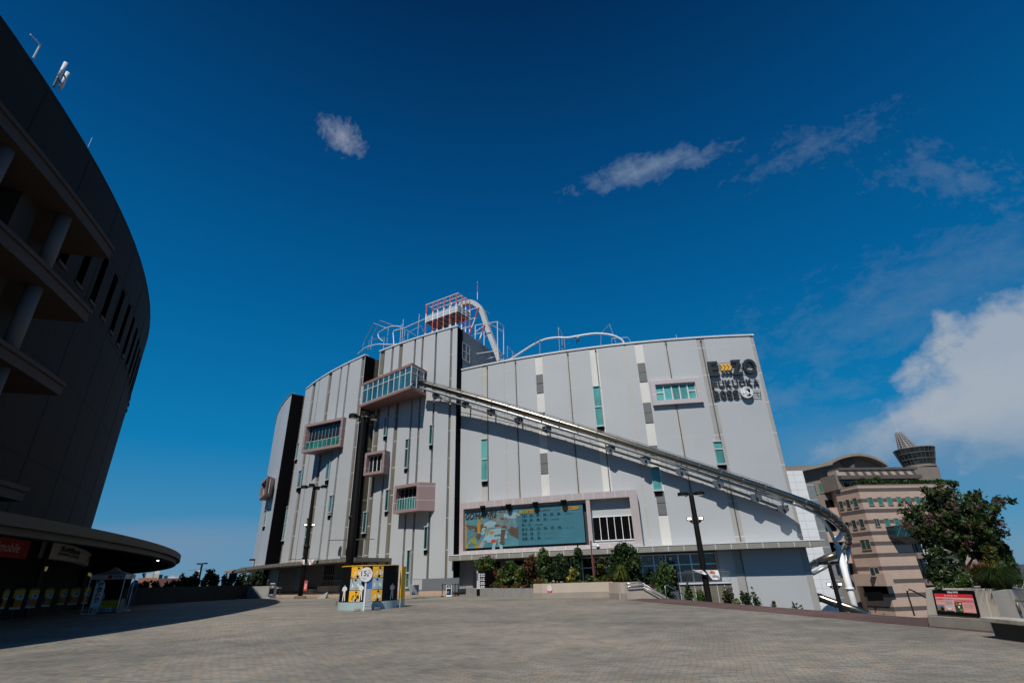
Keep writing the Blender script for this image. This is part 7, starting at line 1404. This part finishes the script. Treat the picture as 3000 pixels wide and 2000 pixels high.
def feather(label, uvs, D, txt, col):
    P = bp(uvs[1], D); z1 = topz(uvs[0], P); t = thing('feather_flag', label, 'flag', (P[0], P[1], 0)); f2 = np.array([P[0], P[1]]) / D; t2 = np.array([f2[1], -f2[0]]); pl_ = Plane((P[0], P[1], 0), (P[0] + t2[0], P[1] + t2[1], 0)); w_ = .62
    pts = [(0, .45)] + [(w_, .45), (w_, z1 - .55)] + [(w_ / 2 + w_ / 2 * cos(x), z1 - .55 + .55 * sin(x)) for x in np.linspace(.2, pi - .05, 8)] + [(0, z1 - .55)]
    m = MB(); m.add([pl_.pt(s, z, 0) for s, z in pts], [tuple(range(len(pts)))]); m.build('sail', col, t); m = MB(); m.bar(pl_.pt(0, 0, -.02), pl_.pt(0, z1, -.02), .025, 5); m.build('pole', DW, t); m = MB(); m.obox(P, .3, .4, .3, .003, .06); m.build('base', DW, t)
    a = Art(lambda u, v, l: pl_.pt(w_ * u, .5 + (z1 - .6) * v, l)); n = len(txt)
    for i, ch in enumerate(txt): a.text(ch, .22, .80 - i * (.80 / n), .78, .80 - i * (.80 / n) + .70 / n, (DBl, PBLACK, PBLACK, SRED, SRED)[min(i, 4)], .03)
    a.ell(.5, .93, .3, .06, DBl); a.build('lettering', t)
feather('white feather flag with vertical lettering on the banner side of the tent', (K19(385, 850), K19(290, 1470)), 56.5, 'PayPay', DW); feather('dark feather flag with pale lettering on the far side of the tent', (K19(1160, 840), K19(1040, 1390)), 61.0, 'PayPay', mat('dim navy cloth', (.05, .07, .12)))
# person behind the sales table
def person(name, label, J, parts, loc):
    """One continuous skinned body from a posed skeleton: J joint -> (x, y, z, radius)."""
    t = thing(name, label, 'person', loc); names = list(J); me = bpy.data.meshes.new('body'); me.from_pydata([J[k][:3] for k in names], [(names.index(a_), names.index(b_)) for a_, b_ in parts['edges']], []); o = bpy.data.objects.new('body', me); COL.objects.link(o)
    md = o.modifiers.new('skin', 'SKIN'); me.skin_vertices[0].data
    for i, k in enumerate(names): me.skin_vertices[0].data[i].radius = (J[k][3], J[k][3]); me.skin_vertices[0].data[i].use_root = (k == 'pelvis')
    o.modifiers.new('sub', 'SUBSURF').levels = 1; o.modifiers['sub'].render_levels = 1; dg_ = bpy.context.evaluated_depsgraph_get(); nm_ = bpy.data.meshes.new_from_object(o.evaluated_get(dg_)); bpy.data.objects.remove(o); bpy.data.meshes.remove(me); nm_.name = 'body'
    for mm in parts['mats']: nm_.materials.append(mm)
    for p in nm_.polygons: p.material_index = parts['pick'](p.center); p.use_smooth = True
    b = bpy.data.objects.new('body', nm_); COL.objects.link(b); b.parent = t; b.matrix_parent_inverse = root_inv(t); return t
EDG = [('pelvis', 'waist'), ('waist', 'chest'), ('chest', 'neck'), ('neck', 'head'), ('head', 'crown'), ('chest', 'shl'), ('shl', 'ell'), ('ell', 'wrl'), ('wrl', 'hal'), ('chest', 'shr'), ('shr', 'elr'), ('elr', 'wrr'), ('wrr', 'har'), ('pelvis', 'hil'), ('hil', 'knl'), ('knl', 'anl'), ('anl', 'tol'), ('pelvis', 'hir'), ('hir', 'knr'), ('knr', 'anr'), ('anr', 'tor')]
def stand(P, f, lean=.0):
    x, y, z = P; f = np.array(f); s = np.array([-f[1], f[0]]); J = {}
    def put(k, a, b, h, r): q = np.array([x, y]) + s * a + f * b; J[k] = (q[0], q[1], z + h, r)
    put('pelvis', 0, 0, .95, .14); put('waist', 0, lean * .3, 1.12, .125); put('chest', 0, lean * .7, 1.36, .15); put('neck', 0, lean, 1.50, .055); put('head', 0, lean + .02, 1.60, .095); put('crown', 0, lean, 1.72, .075)
    for q, sg in (('l', 1), ('r', -1)): put('sh' + q, .19 * sg, lean * .8, 1.42, .062); put('el' + q, .25 * sg, lean + .08, 1.14, .045); put('wr' + q, .20 * sg, lean + .28, 1.06, .033); put('ha' + q, .18 * sg, lean + .36, 1.04, .038); put('hi' + q, .10 * sg, 0, .88, .10); put('kn' + q, .11 * sg, .02, .48, .062); put('an' + q, .11 * sg, 0, .08, .042); put('to' + q, .11 * sg, .17, .05, .04)
    return J
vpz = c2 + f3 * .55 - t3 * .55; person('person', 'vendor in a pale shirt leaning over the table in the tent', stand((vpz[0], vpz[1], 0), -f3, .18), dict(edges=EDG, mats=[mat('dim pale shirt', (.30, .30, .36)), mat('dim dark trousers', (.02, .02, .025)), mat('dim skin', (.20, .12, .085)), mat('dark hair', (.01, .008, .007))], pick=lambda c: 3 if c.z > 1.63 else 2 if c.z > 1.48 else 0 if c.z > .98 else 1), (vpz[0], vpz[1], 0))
# rider hanging below the roof rail
KR_ = crop(1660, 960, 60 / 1568); R0 = onc(KR_(850, 640), RK); ph = EZ.pol(R0)[1]; tt = np.array([cos(radians(ph)), sin(radians(ph)), 0]); no = np.array([sin(radians(ph)), -cos(radians(ph)), 0])
def rj(x, y, o, r): q = R0 + tt * ((x - 850) / 1568 * 60) * PXM + up_ * (-(y - 640) / 1568 * 60) * PXM + no * o; return (q[0], q[1], q[2], r)
PXM = 1.0 / (FPX / float((R0 - EYE) @ _F))
J = {'pelvis': rj(890, 1010, 0, .16), 'waist': rj(900, 930, 0, .14), 'chest': rj(900, 850, 0, .16), 'neck': rj(890, 800, .02, .06), 'head': rj(875, 770, .03, .11), 'crown': rj(880, 735, .03, .09)}
for q, s in (('l', .12), ('r', -.12)): J.update({'sh' + q: rj(895, 835, s * 1.6, .065), 'el' + q: rj(830, 830, s * 1.9, .05), 'wr' + q: rj(800, 770, s * 1.3, .036), 'ha' + q: rj(795, 735, s * 1.2, .04), 'hi' + q: rj(860, 1020, s, .11), 'kn' + q: rj(690, 985, s * 1.1, .075), 'an' + q: rj(725, 1180, s * 1.1, .05), 'to' + q: rj(690, 1230, s * 1.1, .045)})
hz_ = J['head'][2] - .12; tz_ = J['waist'][2] + .08
person('person', 'rider in dark clothes and pale helmet hanging seated below the roof rail', J, dict(edges=EDG, mats=[mat('rider dark top', (.02, .018, .02)), mat('rider navy trousers', (.01, .014, .06)), SKIN, mat('rider pale helmet', (.62, .60, .55))], pick=lambda c: 3 if c.z > hz_ + .10 else 2 if c.z > hz_ else 0 if c.z > tz_ - .2 else 1), tuple(R0))
m = MB()
for dx in (-70, 60):
    for o in (.15, -.15): a_ = R0 + tt * (dx / 1568 * 60) * PXM + no * o; b_ = np.array(J['waist'][:3]) + no * o; m.bar(a_ + up_ * .1, b_, .03, 5)
    m.ball(R0 + tt * (dx / 1568 * 60) * PXM, .16, .16, .14, 8)
tag(m.build('ride_harness', PALEST), 'pale trolley and straps holding the rider on the rail', 'harness')

# =================================================================== far side: hedge, low wall, distant town
lw0, lw1 = bp(K20(-700, 900), 78), bp(K20(1560, 900), 96); pw = Plane(lw0, lw1); zt = .5 * (pw.hit(K20(300, 790))[1] + pw.hit(K20(1400, 790))[1])
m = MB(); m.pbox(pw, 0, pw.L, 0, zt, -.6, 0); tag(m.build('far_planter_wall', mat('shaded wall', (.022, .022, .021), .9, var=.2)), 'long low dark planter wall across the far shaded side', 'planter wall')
m = MB(); sb = bp(K20(1690, 880), 92); m.obox(sb, -.5, 2.6, .5, 0, topz(K20(1690, 800), sb)); tag(m.build('low_wall', CONC), 'pale concrete block wall ending the far hedge before the canopy', 'low wall')
far = [(30, 735, 70, LD), (130, 690, 110, LR), (240, 700, 110, LD), (320, 570, 120, LG), (400, 690, 90, LR), (470, 572, 95, LD), (545, 650, 110, LD), (700, 522, 120, LG), (800, 545, 100, LD), (885, 605, 110, LBL), (1050, 585, 130, LD), (1170, 535, 120, LBL), (1270, 640, 110, LD), (1345, 530, 110, LBL), (1440, 590, 120, LD), (1540, 520, 130, LBL), (1640, 535, 130, LD), (1785, 700, 60, LBL), (-150, 690, 150, LBL), (-320, 700, 160, LD)]
far_lb = ['rounded low hedge tree', 'rust tinged hedge tree', 'broad hedge tree', 'thin feathery sapling', 'small rust hedge tree', 'see through sapling', 'low hedge tree beside the sapling', 'taller leaning tree next to the far lamp post', 'upright dark tree', 'low dense tree', 'wide dense tree', 'tall dark narrow tree', 'short tree in the hedge gap', 'pointed tree below the canopy tip', 'bushy tree below the canopy tip', 'dark tree behind the bright pennant', 'leafy tree in front of the curtained windows', 'tiny clipped shrub by the black notice board', 'broad dark bush deep under the stadium canopy', 'black green bush deepest under the stadium canopy']
for i, ((x, yt, w_, mm), lb) in enumerate(zip(far, far_lb)):
    D = 99 if x < 1500 else 97; b = bp(K20(x, 800), D); b = (b[0], b[1], .3); h = max(topz(K20(x, yt), b) - .3, .6); shrub('hedge_tree' if i != 17 else 'shrub', lb + ' along the far wall' if i < 13 else lb, 'tree' if i != 17 else 'shrub', b, wpx(x - w_ * .75, x + w_ * .75, 800, D, K20), h, [mm, LD, LBL], 420 if h > 2 else 300, .26, 'trees of the far hedge', 3, .1, 7, 200 + i, 'vase' if i in (3, 5, 7) else 'round')
def far_box(name, label, crp, tl, br, D, m_, extra=None, cat='building'):
    a_, b_ = bp(crp(tl[0], br[1]), D), bp(crp(br[0], br[1]), D); z1 = topz(crp((tl[0] + br[0]) / 2, tl[1]), (a_ + b_) / 2); t = thing(name, label, cat, (*(a_ + b_)[:2] / 2, -6.6)); pl_ = Plane(a_, b_); m = MB(); m.pbox(pl_, 0, pl_.L, -6.6, z1, -pl_.L * .7, 0); m.build('wall', m_, t)
    if extra: extra(t, pl_, z1)
    return t
CREAMB = mat('sunlit cream wall', (.62, .57, .50), .7)
def ex1(t, pl_, z1):
    m = MB(); m.pbox(pl_, pl_.L * .50, pl_.L * .54, z1 - 12, z1 + .1, 0, .3); m.build('joint', mat('town grey', (.3, .3, .3)), t); m = MB(); m.pbox(pl_, pl_.L * .62, pl_.L * .98, z1, z1 + 12, -25, -5); s = m.build('roof_block', CREAMB, t); m = MB(); m.pbox(pl_, pl_.L * .9, pl_.L * 1.0, z1 + 10, z1 + 14, -24, -6); m.build('roof_sign', WHITE, s); m = MB(); m.pbox(pl_, pl_.L, pl_.L * 1.32, -6, z1 - 1, -60, -12); m.build('shaded_wing', mat('town shade', (.16, .15, .14)), t)
far_box('distant_building', 'white box shaped building far off in the gap under the canopy', K19, (1480, 700), (1740, 800), 620, CREAMB, ex1)
BRK = mat('salmon brick', (.40, .19, .12), .8, var=.12, scale=.05); far_box('brick_building', 'long salmon brick building below the far white box building', K19, (1310, 795), (1710, 840), 520, BRK); far_box('brick_building', 'low red brown brick building stretching behind the hedge trees', K19, (1712, 800), (2600, 880), 500, mat('dull red brick', (.17, .075, .055), .8, var=.15, scale=.05))
far_box('distant_building', 'small pale flat block behind the red brown brick building', K20, (0, 620), (62, 660), 640, CREAMB); 
for lb, crp, tl, br in (('far pale lattice tower between hedge trees', K20, (118, 582), (164, 668), ), ('far stepped white tower behind a sapling', K20, (252, 585), (300, 670))):
    def ex2(t, pl_, z1):
        m = MB(); m.pbox(pl_, -2, pl_.L + 2, z1 - 6, z1 - 3, -10, 2); m.build('upper_deck', WHITE, t)
    far_box('distant_tower', lb, crp, tl, br, 700, mat('town pale grey', (.35, .36, .37)), ex2, 'tower')
hb_ = MB(); P, F, mi = leaves_mb([(*bp(K17(1700 + i * 120, 1420), 60)[:2], -2.5, 4, 4, 3.2) for i in range(5)], 2600, .35, nm=2); tag(leaf_obj('hedge_bush', P, F, mi, [LBL, LD]), 'dark bushes far behind the stone planter at the picture edge', 'bush')

gp = atz(K7(826, 1230), 0.0); m = MB(); m.obox((gp[0], gp[1]), .1, 1.5, .22, .002, .014); tag(m.build('drain_grate', mat('steel grate', (.42, .42, .40), .5, .3, var=.3, scale=9)), 'long pale metal drain grate set in the paving left of the drum display', 'drain grate')

# =================================================================== daylight and sky
SUN_AZ, SUN_EL = radians(20.0), radians(51.0)     # light travels towards azimuth 20 deg east of +Y
sun_d = bpy.data.lights.new('sun', 'SUN'); sun_d.energy = 4.0; sun_d.angle = radians(.5); sun_d.color = (1.0, .955, .89)
sun = bpy.data.objects.new('sun', sun_d); COL.objects.link(sun)
trav = Vector((sin(SUN_AZ) * cos(SUN_EL), cos(SUN_AZ) * cos(SUN_EL), -sin(SUN_EL))); sun.rotation_euler = trav.to_track_quat('-Z', 'Y').to_euler()
W = bpy.data.worlds.new('World'); SC.world = W; W.use_nodes = True; nt = W.node_tree
for n in list(nt.nodes): nt.nodes.remove(n)
wo = nt.nodes.new('ShaderNodeOutputWorld'); bg = nt.nodes.new('ShaderNodeBackground'); bg.inputs['Strength'].default_value = SKY_STRENGTH
sky = nt.nodes.new('ShaderNodeTexSky'); sky.sky_type = 'NISHITA'; sky.sun_disc = False; sky.sun_elevation = SUN_EL
to_sun = -trav; sky.sun_rotation = atan2(to_sun.x, to_sun.y); sky.altitude = 0; sky.air_density = 1.0; sky.dust_density = .4; sky.ozone_density = 3.0
gam = nt.nodes.new('ShaderNodeGamma'); gam.inputs['Gamma'].default_value = 1.55
hs = nt.nodes.new('ShaderNodeHueSaturation'); hs.inputs['Saturation'].default_value = 1.12; hs.inputs['Value'].default_value = .42; hs.inputs['Hue'].default_value = .488
nt.links.new(sky.outputs[0], gam.inputs[0]); nt.links.new(gam.outputs[0], hs.inputs['Color'])
tc_ = nt.nodes.new('ShaderNodeTexCoord'); D_ = tc_.outputs['Generated']
sepd = nt.nodes.new('ShaderNodeSeparateXYZ'); nt.links.new(D_, sepd.inputs[0]); q_ = 1 / SKY_STRENGTH
grad = _ramp(nt, sepd.outputs[2], [(p_, tuple(min(c * q_, 50) for c in cc)) for p_, cc in ((.0, (.12, .27, .41)), (.07, (.055, .245, .44)), (.22, (.002, .188, .43)), (.45, (.0003, .112, .315)), (.66, (.0003, .060, .20)), (.86, (.0003, .022, .088)), (1.0, (.0002, .006, .03)))])
def vmath(op, a, b=None):
    n = nt.nodes.new('ShaderNodeVectorMath'); n.operation = op
    for i, v in enumerate((a, b)):
        if v is None: continue
        if hasattr(v, 'is_linked'): nt.links.new(v, n.inputs[i])
        else: n.inputs[i].default_value = v
    return n.outputs['Value'] if op == 'DOT_PRODUCT' else n.outputs['Vector']
def M_(op, a, b=None, c=None, clamp=False): return _math(nt, op, a, b, c, clamp)
def cloud(center, ru, rv, tilt, nscale, nstretch, gain, soft, cut, detail=8, rough=.6, warp=.0):
    """A cloud of its own in one part of the sky, ragged by noise laid along its length."""
    d = ray(*center); d = d / np.linalg.norm(d)
    r_ = _R - d * (_R @ d); r_ /= np.linalg.norm(r_); u_ = np.cross(r_, d); ct, s_ = cos(tilt), sin(tilt)
    T1 = r_ * ct + u_ * s_; T2 = -r_ * s_ + u_ * ct
    a = vmath('DOT_PRODUCT', D_, tuple(T1)); b = vmath('DOT_PRODUCT', D_, tuple(T2)); front = M_('GREATER_THAN', vmath('DOT_PRODUCT', D_, tuple(d)), 0)
    cmb = nt.nodes.new('ShaderNodeCombineXYZ'); nt.links.new(M_('MULTIPLY', a, 1 / nstretch), cmb.inputs[0]); nt.links.new(b, cmb.inputs[1]); cmb.inputs[2].default_value = center[0] * .013
    n = nt.nodes.new('ShaderNodeTexNoise'); n.inputs['Scale'].default_value = nscale; n.inputs['Detail'].default_value = detail; n.inputs['Roughness'].default_value = rough; n.inputs['Distortion'].default_value = warp
    nt.links.new(cmb.outputs[0], n.inputs['Vector'])
    ea = M_('POWER', M_('ABSOLUTE', M_('DIVIDE', a, ru / FPX * .8)), 2); eb = M_('POWER', M_('ABSOLUTE', M_('DIVIDE', b, rv / FPX * .8)), 2)
    m = M_('SUBTRACT', 1.0, M_('SQRT', M_('ADD', ea, eb)))
    v = M_('ADD', M_('MULTIPLY', m, soft), M_('SUBTRACT', n.outputs[0], cut)); v = M_('MULTIPLY', v, gain, clamp=True)
    v = M_('MULTIPLY', v, M_('GREATER_THAN', m, -.9)); return M_('MULTIPLY', v, front), n.outputs[0]
layers = []
for args, dens in CLOUDS:
    v, nn_ = cloud(*args); layers.append((v, nn_, dens))
col = _mix(nt, .95, hs.outputs['Color'], grad)
for v, nn_, (dens, cc) in layers:
    col = _mix(nt, M_('MULTIPLY', v, dens), col, cc)
nt.links.new(col, bg.inputs['Color']); nt.links.new(bg.outputs[0], wo.inputs[0])
